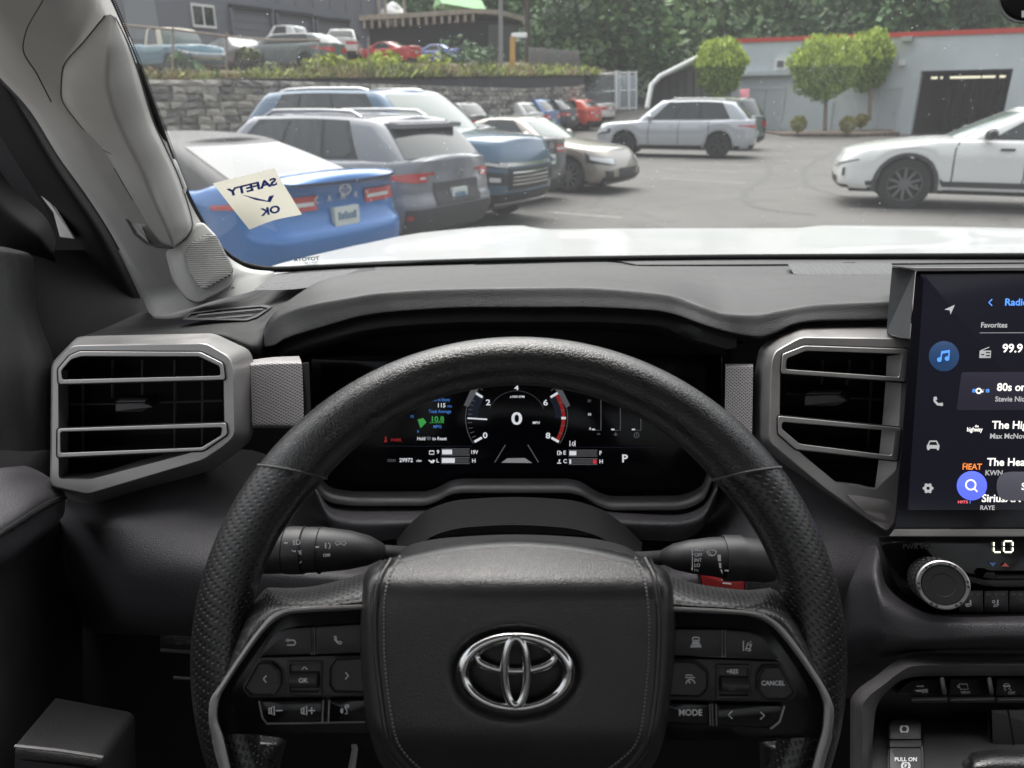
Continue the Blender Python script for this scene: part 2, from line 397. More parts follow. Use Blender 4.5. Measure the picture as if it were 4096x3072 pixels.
core.add(V, [(4*i + a, 4*i + 4 + a, 4*i + 5 + a, 4*i + 1 + a) for i in range(n) for a in range(3)] + [(0, 1, 2, 3)])
core.build('backing', m_dark, rw, 20)
rs = random.Random(3); proto = []
for k in range(4):
    for j in range(3):
        V = [(rs.uniform(-.03, .03) + x, y + rs.uniform(-.05, .03) * (y < 0), z) for x, y, z in
             ((-.5, -.02, 0), (.5, -.02, 0), (.5, -.02, 1), (-.5, -.02, 1), (-.5, .2, 0), (.5, .2, 0), (.5, .2, 1), (-.5, .2, 1), (-.12, -.05, .3), (.15, -.05, .65))]
        me = bpy.data.meshes.new('brick'); me.from_pydata(V, [], [(0, 1, 8), (1, 9, 8), (1, 2, 9), (2, 3, 9), (3, 8, 9), (3, 0, 8), (4, 7, 6, 5), (0, 4, 5, 1), (3, 2, 6, 7), (0, 3, 7, 4), (1, 5, 6, 2)])
        me.materials.append(m_stone[k]); proto.append(me)
CH = .172; blocks = []
for c in range(2, 13):
    s = .07 + rs.uniform(0, .01)
    while s < .99:
        wd = rs.uniform(.42, .62); q = WA + (WB - WA) * s; z0 = gz(q.y, q.x) + c * CH
        if z0 < wtop(s) - .1: blocks.append((s, q.x, q.y, z0 + .01, wd, min(CH, wtop(s) - z0) * .93))
        s += (wd + .008) / WL
blocks.sort(key=lambda b: b[0]); Rz = __import__('mathutils').Matrix.Rotation(bz, 3, 'Z'); BV, BF, BM = [], [], []
vis = [b for b in blocks if .16 < b[0]]
for k, b in enumerate(vis):
    if k < 298:                   # the 298 that show largest
        o = bpy.data.objects.new('brick', rs.choice(proto)); COL.objects.link(o); o.parent = rw
        o.location = b[1:4]; o.rotation_euler = (0, 0, bz); o.scale = (b[4] * .97, 1, b[5])
for b in blocks[:len(blocks) - len(vis)] + vis[298:]:
    me = rs.choice(proto); n0 = len(BV); mi = m_stone.index(me.materials[0])
    for v in me.vertices: BV.append(Rz @ Vector((v.co.x * b[4] * .97, v.co.y, v.co.z * b[5])) + Vector(b[1:4]))
    for p in me.polygons: BF.append(tuple(n0 + q for q in p.vertices)); BM.append(mi)
for c in range(2):                # the two courses hidden behind the cars
    for t in range(70):
        q = WA + (WB - WA) * ((t + .5 + .3 * c) / 71); me = proto[t % 12]; n0 = len(BV)
        for v in me.vertices: BV.append(Rz @ Vector((v.co.x * .55, v.co.y, v.co.z * CH * .93)) + Vector((q.x, q.y, gz(q.y, q.x) + c * CH)))
        for p in me.polygons: BF.append(tuple(n0 + r for r in p.vertices)); BM.append(1)
tag(mesh('far_courses', BV, BF, None, rw, 20, mats=m_stone, fm=BM), kind='stuff')

def leaves(mb, c, r, n, sz, rnd_, squash=1, up=0):
    for _ in range(n):
        v = Vector((rnd_.gauss(0, 1), rnd_.gauss(0, 1), rnd_.gauss(0, 1))); v.normalize(); v *= rnd_.uniform(.55, 1.0) ** .6
        p = Vector(c) + Vector((v.x * r, v.y * r, v.z * r * squash)); s = sz * rnd_.uniform(.6, 1.4)
        a = Vector((rnd_.gauss(0, 1), rnd_.gauss(0, 1), rnd_.gauss(0, .6) + up)).normalized(); b = a.cross(Vector((rnd_.gauss(0, 1), rnd_.gauss(0, 1), rnd_.gauss(0, 1)))).normalized()
        i = len(mb.V); mb.V += [tuple(p - a*s), tuple(p + b*s*.45), tuple(p + a*s), tuple(p - b*s*.45)]; mb.F.append((i, i+1, i+2, i+3))
def bush(mb, c, r, n, sz, R, k=7, sq=.8):
    for _ in range(k):
        o = Vector((R.gauss(0, .45), R.gauss(0, .45), R.gauss(0, .35))) * r
        leaves(mb, Vector(c) + o, r * R.uniform(.35, .6), n // k, sz, R, sq)
R = random.Random(11)
for k, (m, nn) in enumerate(zip(m_weed, (7000, 6000, 6500, 5000))):
    mb = MB()
    for _ in range(nn):
        s = R.uniform(.05, 1.1); d = abs(R.gauss(.6, 1.5)) + .1
        clump = math.sin(s * 37 + k * 2) + math.sin(s * 91 + d * 2 + k)
        if clump < -.3 or (s < .5 and R.random() < .45): continue
        q = WA + (WB - WA) * s + WN * d; z = upz(q.x, q.y); h = R.uniform(.08, .42) * (1.2 if clump > .8 else .7) * (.6 if s < .42 else 1); ta = R.uniform(-.25, .25); an = R.uniform(0, 3.14); wv = .022
        i = len(mb.V); cx, cy = math.cos(an) * wv, math.sin(an) * wv
        mb.V += [(q.x - cx, q.y - cy, z), (q.x + cx, q.y + cy, z), (q.x + ta + cx * .5, q.y + ta, z + h), (q.x + ta - cx * .5, q.y + ta * .5, z + h * .9)]; mb.F.append((i, i+1, i+2, i+3))
    tag(mb.build('weeds', m, None, 0), kind='stuff')
def at(px, py, d): return P(px, py, d)
def shrub(px, py, d, r, m, label, n=900, sq=.8):
    c = P(px, py, d); mb = MB(); bush(mb, c, r, n, .16, R, 9, sq)
    t = thing('shrub', label, 'shrub', (c.x, c.y, c.z - r * .7), 'shrubs on the bank above the wall'); mb.build('foliage', m, t, 0)
    tube('stem', [(c.x, c.y, c.z - r), (c.x + .05, c.y, c.z)], [.04, .015], m_bark, t, 6)
shrub(1420, 310, 32, 1.5, m_weed[0], 'tall yellow-green bush growing before the red car on the bank', sq=.5)
shrub(1590, 308, 35, 1.6, m_weed[0], 'broad yellow-green weed bush below the blue car on the bank', sq=.45)
shrub(1760, 302, 39, 1.5, m_weed[0], 'pale yellow-green bush on the bank between the blue coupe and the lamp post', sq=.4)
shrub(1330, 305, 31, .8, m_leaf[1], 'darker green bush low on the bank beside the white truck bed', sq=.6)
shrub(760, 315, 24, .55, m_leaf[1], 'small bright green bush under the old teal truck', sq=.8)
shrub(1895, 250, 42, 1.9, m_leaf[0], 'dense dark bush at the end of the black timber deck', sq=.7)
shrub(1100, 300, 27, .8, m_weed[3], 'dry brownish bush below the dark sports car', sq=.5)

# chain-link fence along the top of the wall
cf = thing('chain_link_fence', 'rusty chain-link fence with a bent top rail above the stone wall', 'fence', (0, 0, 0))
fp = [(505, 105, 345, 20), (690, 120, 345, 21.5), (905, 140, 350, 23.5), (1275, 165, 345, 26.5), (1472, 160, 350, 30)]
for px, a, b, d in fp: tube('post', [P(px, b, d), P(px + 2, a - 12, d)], .03, m_rust, cf, 8)
tube('rail', [P(*q) for q in ((430, 95, 19.5), (690, 118, 21.5), (905, 145, 23.5), (1080, 160, 25), (1275, 160, 26.5))], .03, m_rust, cf, 8)
wires = MB()
for i in range(len(fp) - 2):
    a, b = fp[i], fp[i + 1]
    for k in range(26):
        for sg in (0, 1):
            t0, t1 = k / 26, min(1, max(0, (k + (6 if sg else -6)) / 26))
            p, q = P(lerp(a[0], b[0], t0), lerp(a[2], b[2], t0), lerp(a[3], b[3], t0)), P(lerp(a[0], b[0], t1), lerp(a[1], b[1], t1), lerp(a[3], b[3], t1))
            s = Vector((0, 0, .002)); u = Vector((.0018, 0, 0)); wires.add([p - u, p + u, q + u, q - u], [(0, 1, 2, 3)])
tag(wires.build('wire_mesh', m_galv, cf, 0), kind='stuff')

# ---------------------------------------------------------------- far buildings
def wallpt(A, B, z): return lambda s, h, o=0: Vector((lerp(A.x, B.x, s) + o * NRM.x, lerp(A.y, B.y, s) + o * NRM.y, z + h))
A, B = P(150, 230, 40), P(1560, 240, 61); Zb = 3.0; Ln = math.hypot(B.x - A.x, B.y - A.y)
NRM = Vector((B.y - A.y, -(B.x - A.x), 0)).normalized(); wp = wallpt(A, B, Zb); PX = Vector((B.x - A.x, B.y - A.y, 0)).normalized()
gb = thing('garage_building', 'long dark grey metal workshop with roller doors above the upper lot', 'building', (A.x, A.y, Zb))
def slab(name, s0, s1, h0, h1, o0, o1, m, par, f=None):
    g = f or wp; V = [g(s, h, o) for h in (h0, h1) for o in (o0, o1) for s in (s0, s1)]
    return mesh(name, V, [(0, 2, 3, 1), (4, 5, 7, 6), (0, 1, 5, 4), (2, 6, 7, 3), (0, 4, 6, 2), (1, 3, 7, 5)], m, par, 0)
def s_at(px, d0=None):            # where a pixel column meets the facade
    k = (px - 2048) / FPX; lo, hi = 0.0, 1.0
    for _ in range(40):
        s = (lo + hi) / 2; q = wp(s, 3); v = q - CAM; x = v.x / v.dot(FW)
        if x < k: lo = s
        else: hi = s
    return (lo + hi) / 2
def h_at(py, s): 
    lo, hi = -5.0, 30.0
    for _ in range(40):
        h = (lo + hi) / 2; v = wp(s, h) - CAM; y = 1536 - FPX * v.dot(UP) / v.dot(FW)
        if y > py: lo = h
        else: hi = h
    return (lo + hi) / 2
slab('wall', 0, 1, -2, 14, -12, 0, m_bgrey, gb)
for i in range(17): slab('batten', i / 17 + .01, i / 17 + .014, 5.1, 13.9, .002, .05, m_bgrey, gb)
for a, b, tp in ((930, 1084, 32), (1112, 1246, 54), (1268, 1393, 78)):
    s0, s1 = s_at(a), s_at(b); h = h_at(tp, s0); d = slab('roller_door', s0, s1, .3, h, .003, .03, m_bdoor, gb)
    slab('lintel', s0 - .004, s1 + .004, h, h + .22, .003, .3, m_dark, gb)
    for sx in (s0 - .006, s1): slab('jamb', sx, sx + .006, .3, h - .003, .003, .28, m_bgrey, gb)
    for k in range(9): slab('slat', s0 + .001, s1 - .001, .35 + k * h / 9.2, .35 + (k + .82) * h / 9.2, .032, .06, m_bdoor, d)
s0, s1 = s_at(776), s_at(860); h0, h1 = h_at(98, s0), h_at(22, s0)
wn = slab('window', s0, s1, h0, h1, .003, .03, m_win, gb)
for a, b, c, e in ((s0 - .003, s1 + .003, h1, h1 + .14), (s0 - .003, s1 + .003, h0 - .14, h0), (s0 - .003, s0, h0, h1), (s1, s1 + .003, h0, h1), ((s0+s1)/2 - .0015, (s0+s1)/2 + .0015, h0, h1)):
    slab('frame', a, b, c, e, .032, .12, m_wht, wn)
s0, s1 = s_at(505), s_at(632); slab('panel', s0, s1, 2.2, h_at(-20, s0), .003, .04, mat('pale_steel_panel', (.24, .26, .28), .6), gb)

# the black timber deck with joist ends
C0 = P(1425, 160, 58); C1 = P(2160, 140, 62); ZD = 3.4
NRM = Vector((C1.y - C0.y, -(C1.x - C0.x), 0)).normalized(); wp = wallpt(C0, C1, ZD)
dk = thing('timber_deck', 'black timber deck building with a row of pale joist ends under its floor', 'building', (C0.x, C0.y, ZD))
def hd(px, py): s = s_at(px); return s, h_at(py, s)
lst = [hd(1440, 62), hd(1700, 48), hd(1900, 34), hd(2000, 40), hd(2160, 84)]
V = []
for s, h in lst: V += [wp(s, -1.5, -.6), wp(s, h - .8, -.6), wp(s, h - .8, -9), wp(s, -1.5, -9)]
mesh('wall', V, [(4*i + a, 4*i + 4 + a, 4*i + 4 + (a + 1) % 4, 4*i + (a + 1) % 4) for i in range(4) for a in range(4)] + [(0, 1, 2, 3), (19, 18, 17, 16)], m_dark, dk, 0)
V = []
for s, h in lst: V += [wp(s, h, .1), wp(s, h, -9), wp(s, h - .35, -9), wp(s, h - .35, .1)]
mesh('floor', V, [(4*i + a, 4*i + (a + 1) % 4, 4*i + 4 + (a + 1) % 4, 4*i + 4 + a) for i in range(4) for a in range(4)] + [(3, 2, 1, 0), (16, 17, 18, 19)], m_tim, dk, 0)
for i in range(15):
    px = 1455 + i * 31; s = s_at(px); h = h_at(lerp(62, 36, i / 14), s) - .36; q = slab('joist', s, s + .013, h - .55, h - .004, -.7, .05, m_tim, dk)
mg = mat('grey_boards', (.13, .13, .135), .85); s0, s1 = s_at(1960), s_at(2158)
slab('panel', s0, s1, -1, h_at(100, s1), -.595, -.5, mg, dk)
for a, b in ((2150, 2162),): slab('post', s_at(a), s_at(b), -1.4, h_at(86, s_at(b)), -.49, -.1, m_tim, dk)
for px in (1520, 1545, 1620): s = s_at(px); slab('rail_post', s, s + .012, h_at(60, s) + .01, h_at(-60, s), -.3, -.15, m_tim, dk)
st = thing('stored_boat', 'white covered boat stored up on the black timber deck', 'boat', tuple(wp(s_at(1590), lst[0][1], -1.6)))
c = Vector(st.location); tube('hull', [c + PX * a for a in (-1.4, -.9, 0, .9, 1.3)], [.1, .75, .95, .8, .3], m_wht, st, 12); tube('cover', [c + PX * a + Vector((0, 0, .5)) for a in (-1, 0, 1)], [.2, .75, .3], m_wht, st, 10)
tnt = thing('green_awning', 'pale green awning standing on the black timber deck', 'awning', tuple(wp(s_at(1880), lst[2][1], -3)))
c = Vector(tnt.location); mg2 = mat('green_canvas', (.35, .62, .33), .8)
mesh('canvas', [c + PX * a + Vector((0, 0, z)) + NRM * o for a in (-3, 3) for z, o in ((.25, 1.6), (1.2, 0), (.25, -1.6))], [(0, 1, 4, 3), (1, 2, 5, 4), (0, 2, 1), (3, 4, 5)], mg2, tnt, 0)
for a in (-2.8, 2.8):
    for o in (1.5, -1.5): tube('leg', [c + PX * a + NRM * o, c + PX * a + NRM * o + Vector((0, 0, .3))], .05, m_wht, tnt, 6)

# ---------------------------------------------------------------- pale workshop with the red trim
A, B = P(2908, 515, 45), P(4500, 535, 32.4)
Zb = .1; NRM = Vector((B.y - A.y, -(B.x - A.x), 0)).normalized(); PX = Vector((B.x - A.x, B.y - A.y, 0)).normalized(); wp = wallpt(A, B, Zb)
ws = thing('workshop_building', 'pale grey block workshop with a thin red roof trim and an open bay', 'building', (A.x, A.y, Zb))
g0, g1 = s_at(3684), s_at(4052); gh = h_at(284, g0); hA, hB = h_at(172, .002), h_at(115, .98)
def ht(s): return lerp(hA, hB, s)
def wall_piece(s0, s1, b, t0, t1, nm='wall'):
    V = [wp(s0, b, 0), wp(s1, b, 0), wp(s1, t1, 0), wp(s0, t0, 0), wp(s0, b, -.3), wp(s1, b, -.3), wp(s1, t1, -.3), wp(s0, t0, -.3)]
    return mesh(nm, V, [(3, 2, 1, 0), (4, 5, 6, 7), (0, 1, 5, 4), (2, 3, 7, 6), (1, 2, 6, 5), (0, 4, 7, 3)], m_blue, ws, 0)
wall_piece(0, g0, -.5, ht(0), ht(g0)); wall_piece(g1, 1, -.5, ht(g1), ht(1)); wall_piece(g0, g1, gh, ht(g0), ht(g1))
V = [wp(s, ht(s) + z, o) for s in (-.003, 1) for z in (0.003, .22) for o in (-.35, .06)]
mesh('roof_trim', V, [(0, 2, 3, 1), (4, 5, 7, 6), (0, 1, 5, 4), (2, 6, 7, 3), (0, 4, 6, 2), (1, 3, 7, 5)], m_bred, ws, 0)
mesh('roof', [wp(0, hA - .1, -.3), wp(1, hB - .1, -.3), wp(1, hB - .1, -16), wp(0, hA - .1, -16)], [(0, 1, 2, 3)], m_dark, ws, 0)
mesh('side_wall', [wp(0, -.5, -.3), wp(0, hA, -.3), wp(0, hA, -16), wp(0, -.5, -16)], [(0, 1, 2, 3)], m_blue, ws, 0)
m_bay = mat('bay_interior', (.13, .12, .11), .9)
mesh('bay_room', [wp(s, h, o) for h in (0, gh + .6) for s, o in ((g0 - .04, -.31), (g0 - .04, -8), (g1 + .04, -8), (g1 + .04, -.31))], [(0, 1, 5, 4), (1, 2, 6, 5), (2, 3, 7, 6), (4, 5, 6, 7), (0, 3, 2, 1)], m_bay, ws, 0)
m_lamp = mat('lit_tube_lamp', (1, .93, .7), .4, emit=.55)
for a, b in ((.02, .09), (.13, .15), (.24, .58), (.6, .74), (.79, .85), (.92, .99)):
    slab('tube_lamp', lerp(g0, g1, a), lerp(g0, g1, b), gh - .34, gh - .24, -1.5, -1.4, m_lamp, ws)
for a in (.06, .2, .36, .56, .66, .86): slab('bay_column', lerp(g0, g1, a), lerp(g0, g1, a) + .012, 0, gh, -4.3, -4, m_dark, ws)
for a, b, c, e in ((.38, .64, 1.1, 1.75), (.43, .58, 1.75, 2.2), (.1, .3, .05, .9), (.7, .95, .05, 1.2), (.02, .98, .0, .5)): slab('bay_machine', lerp(g0, g1, a), lerp(g0, g1, b), c, e, -5.9, -4.5 - a, m_dark, ws)
slab('bay_curb', g0, g1, gh - .05, gh - .003, -.2, .02, m_dark, ws)
m_bl2 = mat('grey_door_paint', (.44, .49, .515), .6)
for a, b, t in ((3002, 3146, 358), (3540, 3620, 355)):
    s0, s1 = s_at(a), s_at(b); h = h_at(t, s0); d = slab('door', s0, s1, .02, h, .003, .05, m_bl2, ws)
    slab('frame', s0 - .003, s1 + .003, h, h + .1, .003, .08, m_blue, d); slab('handle', lerp(s0, s1, .5 if b - a > 100 else .8), lerp(s0, s1, .52 if b - a > 100 else .84), 1, 1.15, .052, .12, m_galv, d)
    for sx in (s0 - .003, s1): slab('frame', sx, sx + .003, .02, h - .003, .003, .08, m_blue, d)
    if b - a > 100: slab('seam', (s0 + s1) / 2 - .0006, (s0 + s1) / 2 + .0006, .05, h - .05, .052, .056, m_dark, d)
s0, s1 = s_at(2955), s_at(3185); h = h_at(305, s0); slab('ledge', s0, s1, h, h + .22, .003, .35, m_blue, ws)
s0, s1 = s_at(3100), s_at(3150); hl = slab('wall_box', s0, s1, h_at(282, s0), h_at(232, s0), .003, .25, m_wht, ws)
slab('cover', lerp(s0, s1, .25), lerp(s0, s1, .75), h_at(270, s0), h_at(245, s0), .253, .29, m_bgrey, hl)
s0, s1 = s_at(3590), s_at(3632); slab('wall_lamp', s0, s1, h_at(166, s0), h_at(148, s0), .003, .3, m_galv, ws)
s0, s1 = s_at(3592), s_at(3618); slab('alarm_box', s0, s1, h_at(263, s0), h_at(240, s0), .003, .16, m_wht, ws)
s0, s1 = s_at(3330), s_at(3352); slab('drainpipe', s0, s1, .1, h_at(405, s0), .003, .1, m_blue, ws)
# lean-to at the end of the workshop
lt = thing('lean_to_canopy', 'dark lean-to with a bent white roof edge beside the pale workshop', 'canopy', tuple(P(2600, 430, 39)))
ed = [(2588, 432), (2606, 340), (2640, 305), (2795, 228)]
tube('roof_edge', [P(x, y, 38) for x, y in ed], .12, m_wht, lt, 8)
V = [P(x, y, 38.1) for x, y in ed] + [P(x + 30, y, 46) for x, y in ed]
mesh('roof', V, [(i, i + 1, i + 5, i + 4) for i in range(3)], m_galv, lt, 0)
mesh('back_wall', [P(2600, 440, 41), P(2622, 340, 41), P(2650, 308, 41), P(2915, 210, 41), P(2930, 470, 41)], [(0, 1, 2, 3, 4)], mat('weathered_boards', (.12, .115, .115), .9, var=(1, .3)), lt, 0)
for i in range(8): x = 2650 + i * 32; mesh('slat', [P(x, 440, 40.9), P(x + 24, 440, 40.9), P(x + 24, 316 - i * 11, 40.9), P(x, 322 - i * 11, 40.9)], [(0, 1, 2, 3)], mg, lt, 0)
# pieces of street furniture by the wall's far end
up_ = thing('utility_pole', 'dark brown wooden utility pole in front of the black deck', 'pole', tuple(P(2108, 270, 52))); tube('pole', [P(2110, 285, 52), P(2108, -220, 52)], [.2, .16], mat('creosote', (.045, .035, .03), .9), up_, 10); tube('crossarm', [P(2040, -150, 52), P(2180, -150, 52)], .1, m_dark, up_, 6); up_.location = up_.location
lp = thing('lamp_post', 'slim grey steel lamp post rising from the stone wall', 'lamp post', tuple(P(2003, 395, 40))); tube('post', [P(2003, 395, 40), P(2003, 0, 40), P(2003, -260, 40)], [.13, .11, .09], mat('grey_steel', (.17, .165, .165), .6, .3), lp, 10); tube('arm', [P(2003, -255, 40), P(2100, -290, 40)], .06, m_galv, lp, 6)
yp = thing('yellow_post', 'short yellow-brown marker post on the bank', 'post', tuple(P(2050, 268, 44))); tube('post', [P(2050, 270, 44), P(2050, 152, 44)], .16, mat('yellow_paint', (.42, .24, .05), .7), yp, 8); tube('cap', [P(2050, 152, 44), P(2050, 147, 44)], [.19, .12], m_rust, yp, 8)
sg = thing('hanging_sign', 'pale panel sign between the yellow post and the brown pole', 'sign', tuple(P(2080, 142, 48))); plate('panel', [(2046, 132), (2108, 130), (2108, 150), (2046, 152)], 48, .1, m_wht, sg, 2, 1); tube('post', [P(2050, 280, 48.2), P(2050, 135, 48.2)], .06, m_galv, sg, 6)
bf = thing('board_fence', 'weathered brown board fence behind the weeds of the bank', 'fence', tuple(P(2150, 265, 47)))
for i in range(17):
    x = 2115 + i * 12; tp = lerp(188, 205, i / 16) + R.uniform(-2, 2); plate('board', [(x, tp), (x + 11, tp), (x + 11, 275), (x, 275)], lerp(48, 50, i / 16), .08, mat('board', (.16 * R.uniform(.7, 1.2), .13, .115), .9) if i % 3 == 0 else mg, bf, 1, 1)
cg = thing('chain_link_gate', 'tall galvanised chain-link gate at the end of the car row', 'gate', tuple(P(2465, 440, 45)))
for x, wv in ((2465, .13), (2478, .06), (2515, .09), (2545, .06)): tube('post', [P(x, 440, 45), P(x, 285, 45)], wv, m_galv, cg, 8)
for y in (290, 360, 432): tube('rail', [P(2320, y + 12 if y > 300 else y + 8, 46), P(2545, y, 45)], .035, m_galv, cg, 6)
mb = MB()
for k in range(60):
    x = 2325 + k * 3.7; mb.add([P(x, 440, 45.2), P(x + 1.0, 440, 45.2), P(x + 1.0, 298, 45.2), P(x, 298, 45.2)], [(0, 1, 2, 3)])
tag(mb.build('wire_mesh', m_galv, cg, 0), kind='stuff')
plate('privacy_sheet', [(2480, 300), (2543, 298), (2543, 436), (2480, 438)], 45.6, .05, mat('grey_sheet', (.22, .25, .27), .7), cg, 2, 1)

# ---------------------------------------------------------------- trees
def ball_tree(px, py_top, py_bot, wpx, d, base_y, label):
    c = P(px, (py_top + py_bot) / 2, d); r = wpx / 2 * d / FPX; b = P(px, base_y, d); rz = (py_bot - py_top) / 2 * d / FPX / r
    t = thing('round_tree', label, 'tree', tuple(b), 'clipped round trees by the workshop'); RR = random.Random(int(px))
    tube('trunk', [b, lerp(b, c, .5) + Vector((.04, 0, 0)), c - Vector((0, 0, r * .5))], [.11, .085, .07], m_bark, t, 8)
    V = []; F = []; fm = []; mb = MB()
    for k in range(8500):
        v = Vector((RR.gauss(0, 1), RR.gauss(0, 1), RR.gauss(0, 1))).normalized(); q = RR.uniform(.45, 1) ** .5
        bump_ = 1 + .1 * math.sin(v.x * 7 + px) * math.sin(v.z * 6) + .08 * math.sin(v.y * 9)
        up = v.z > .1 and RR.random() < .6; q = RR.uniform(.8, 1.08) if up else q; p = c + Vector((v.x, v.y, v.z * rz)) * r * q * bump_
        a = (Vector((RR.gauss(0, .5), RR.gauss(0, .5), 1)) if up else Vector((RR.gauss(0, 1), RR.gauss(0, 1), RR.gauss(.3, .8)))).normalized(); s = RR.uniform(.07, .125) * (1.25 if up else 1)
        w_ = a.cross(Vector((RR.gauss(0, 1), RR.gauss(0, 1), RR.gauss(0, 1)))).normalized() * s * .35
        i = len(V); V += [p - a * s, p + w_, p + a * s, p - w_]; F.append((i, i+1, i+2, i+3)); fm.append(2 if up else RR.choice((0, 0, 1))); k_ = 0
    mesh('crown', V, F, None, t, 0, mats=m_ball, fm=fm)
    for k in range(3): tube('limb', [lerp(b, c, .62), c + Vector((RR.uniform(-.5, .5), RR.uniform(-.5, .5), RR.uniform(-.2, .3))) * r], [.05, .02], m_bark, t, 6)
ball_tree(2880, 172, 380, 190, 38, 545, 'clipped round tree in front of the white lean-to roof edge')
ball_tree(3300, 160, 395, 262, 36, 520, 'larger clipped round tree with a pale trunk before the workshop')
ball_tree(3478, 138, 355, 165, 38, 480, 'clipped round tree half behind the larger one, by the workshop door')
for px, py, r, d, lb in ((3195, 495, 33, 36.5, 'yellowish ball shrub by the double door of the workshop'), (3392, 497, 34, 36, 'ball shrub in the bark bed, in front of the other'), (3447, 482, 27, 38, 'small ball shrub behind, below the half hidden tree')):
    c = P(px, py, d); rr = r * d / FPX; t = thing('ball_shrub', lb, 'shrub', (c.x, c.y, c.z - rr), 'clipped ball shrubs'); mb = MB(); leaves(mb, c, rr, 1500, .045, R); o = mb.build('foliage', mat('shrub_leaf', (.26, .25, .065), .7, var=(4, .3)), t, 0); tube('stem', [c - Vector((0, 0, rr * 1.2)), c], .04, m_bark, t, 6)
bed = MB(); q = [P(x, y, d) for x, y, d in ((3060, 526, 39.5), (3130, 536, 37.2), (3420, 537, 36), (3600, 528, 36.5), (3560, 516, 39))]; bed.add(q + [v - Vector((0, 0, .6)) for v in q], [(0, 1, 2, 3, 4)] + [(i, i + 5, (i + 1) % 5 + 5, (i + 1) % 5) for i in range(5)])
tag(bed.build('planting_bed', mat('bark_mulch', (.12, .09, .07), .95, bump=('noise', 30, .8, .03), var=(4, .4)), None, 0), kind='structure')
ps = thing('pink_sign', 'small pink sign on a stake behind the silver SUV', 'sign', tuple(P(2975, 460, 32))); plate('panel', [(2958, 357), (2998, 355), (2996, 398), (2962, 402)], 32, .04, mat('pink_board', (.75, .28, .33), .7), ps, 6, 1); tube('stake', [P(2978, 520, 32.1), P(2978, 390, 32.1)], .03, m_tim, ps, 6)

# wooded hillside
hill = []; hx = [-70, -30, 0, 15, 30, 50, 80, 140]; hy = [(52, 1.0), (60, 4), (75, 12), (95, 24), (130, 42)]
tag(mesh('hillside', [(x + 4, y + 16 + (x < 0) * 8 - max(0, x - 20) * .12, z) for y, z in hy for x in hx], grid_faces(len(hx), len(hy)), mat('forest_floor', (.03, .045, .025), .95)), kind='structure')
V = []; F = []; fm = []; RR = random.Random(5)
for k in range(152):
    px = RR.uniform(1850, 4500) if k < 130 else RR.uniform(1480, 2200); d = RR.uniform(50, 86); py = RR.uniform(-260, 300) if k < 110 else RR.uniform(180, 380) if k < 130 else RR.uniform(-220, 20)
    if px < 2450 and py > 330: py -= 120
    d = max(d, 70 + (2170 - px) * .02) if px < 2230 else d; c = P(px, py, d); r = RR.uniform(2.2, 4.6); tone = RR.choice((0, 1, 1, 2, 3)); 
    for j in range(6):
        o = c + Vector((RR.gauss(0, .6), RR.gauss(0, .4), RR.gauss(0, .5))) * r; r2 = r * RR.uniform(.35, .6)
        for q in range(105):
            v = Vector((RR.gauss(0, 1), RR.gauss(0, 1), RR.gauss(.15, 1))).normalized(); p = o + v * r2 * RR.uniform(.6, 1.05); s = RR.uniform(.16, .42)
            a = Vector((RR.gauss(0, 1), RR.gauss(0, 1), RR.gauss(0, .6))).normalized(); b = a.cross(v + Vector((RR.gauss(0, .4), RR.gauss(0, .4), RR.gauss(0, .4)))).normalized()
            i = len(V); V += [p - a*s, p + b*s*.6, p + a*s, p - b*s*.6]; F.append((i, i+1, i+2, i+3)); fm.append(tone if RR.random() < .75 else RR.choice((0, 1, 3)))
for k in range(26):
    px = RR.uniform(2180, 2640) if k < 18 else RR.uniform(1650, 2150); d = RR.uniform(54, 62) if k < 18 else RR.uniform(71, 76); py = RR.uniform(90, 330) if k < 18 else RR.uniform(-80, 60); c = P(px, py, d); r = RR.uniform(1.8, 3.0); tone = RR.choice((0, 1, 3))
    for q in range(520):
        v = Vector((RR.gauss(0, 1), RR.gauss(0, 1), RR.gauss(.15, 1))).normalized(); p = c + v * r * RR.uniform(.5, 1.1); s = RR.uniform(.14, .34); a = Vector((RR.gauss(0, 1), RR.gauss(0, 1), RR.gauss(0, .6))).normalized(); b = a.cross(v + Vector((RR.gauss(0, .4), RR.gauss(0, .4), RR.gauss(0, .4)))).normalized()
        i = len(V); V += [p - a*s, p + b*s*.6, p + a*s, p - b*s*.6]; F.append((i, i+1, i+2, i+3)); fm.append(tone if RR.random() < .75 else RR.choice((0, 1, 3)))
tag(mesh('woodland', V, F, None, None, 0, mats=m_leaf, fm=fm), kind='stuff')
# ================================================================ VEHICLES
def paint(name, c, metal=.0, rough=.32): return mat(name, c, rough, metal, coat=1.0, spec=.5)
m_glass = mat('sky_pale_glass', (.13, .16, .15), .05, .03, spec=.32, coat=.0)  # pale green base paints the sky's reflection into the windshields
m_side = mat('dark_side_glass', (.045, .05, .052), .05, .1, spec=.55)
m_trim = mat('black_car_plastic', (.022, .022, .024), .55)
m_clad = mat('grey_car_plastic', (.05, .05, .053), .7)
m_tyre = mat('tyre_rubber', (.02, .02, .021), .85)
m_rimd = mat('dark_alloy', (.06, .062, .066), .4, .7)
m_rims = mat('silver_alloy', (.42, .42, .43), .35, .8)
m_tail = mat('red_lens', (.42, .012, .016), .12, coat=1)
m_head = mat('clear_lens', (.55, .57, .58), .12, coat=1)
m_chr = mat('chrome_trim', (.7, .7, .71), .15, 1)
m_amb = mat('amber_lens', (.6, .2, .03), .2)
m_plate = mat('pale_plate', (.55, .6, .58), .5)
m_plink = mat('plate_print', (.12, .22, .32), .5)
PROF = [(0, .955), (.06, .985), (.3, 1), (.55, .995), (.68, 1.0), (.8, .985), (.9, .965), (.97, .94), (1, .905)]
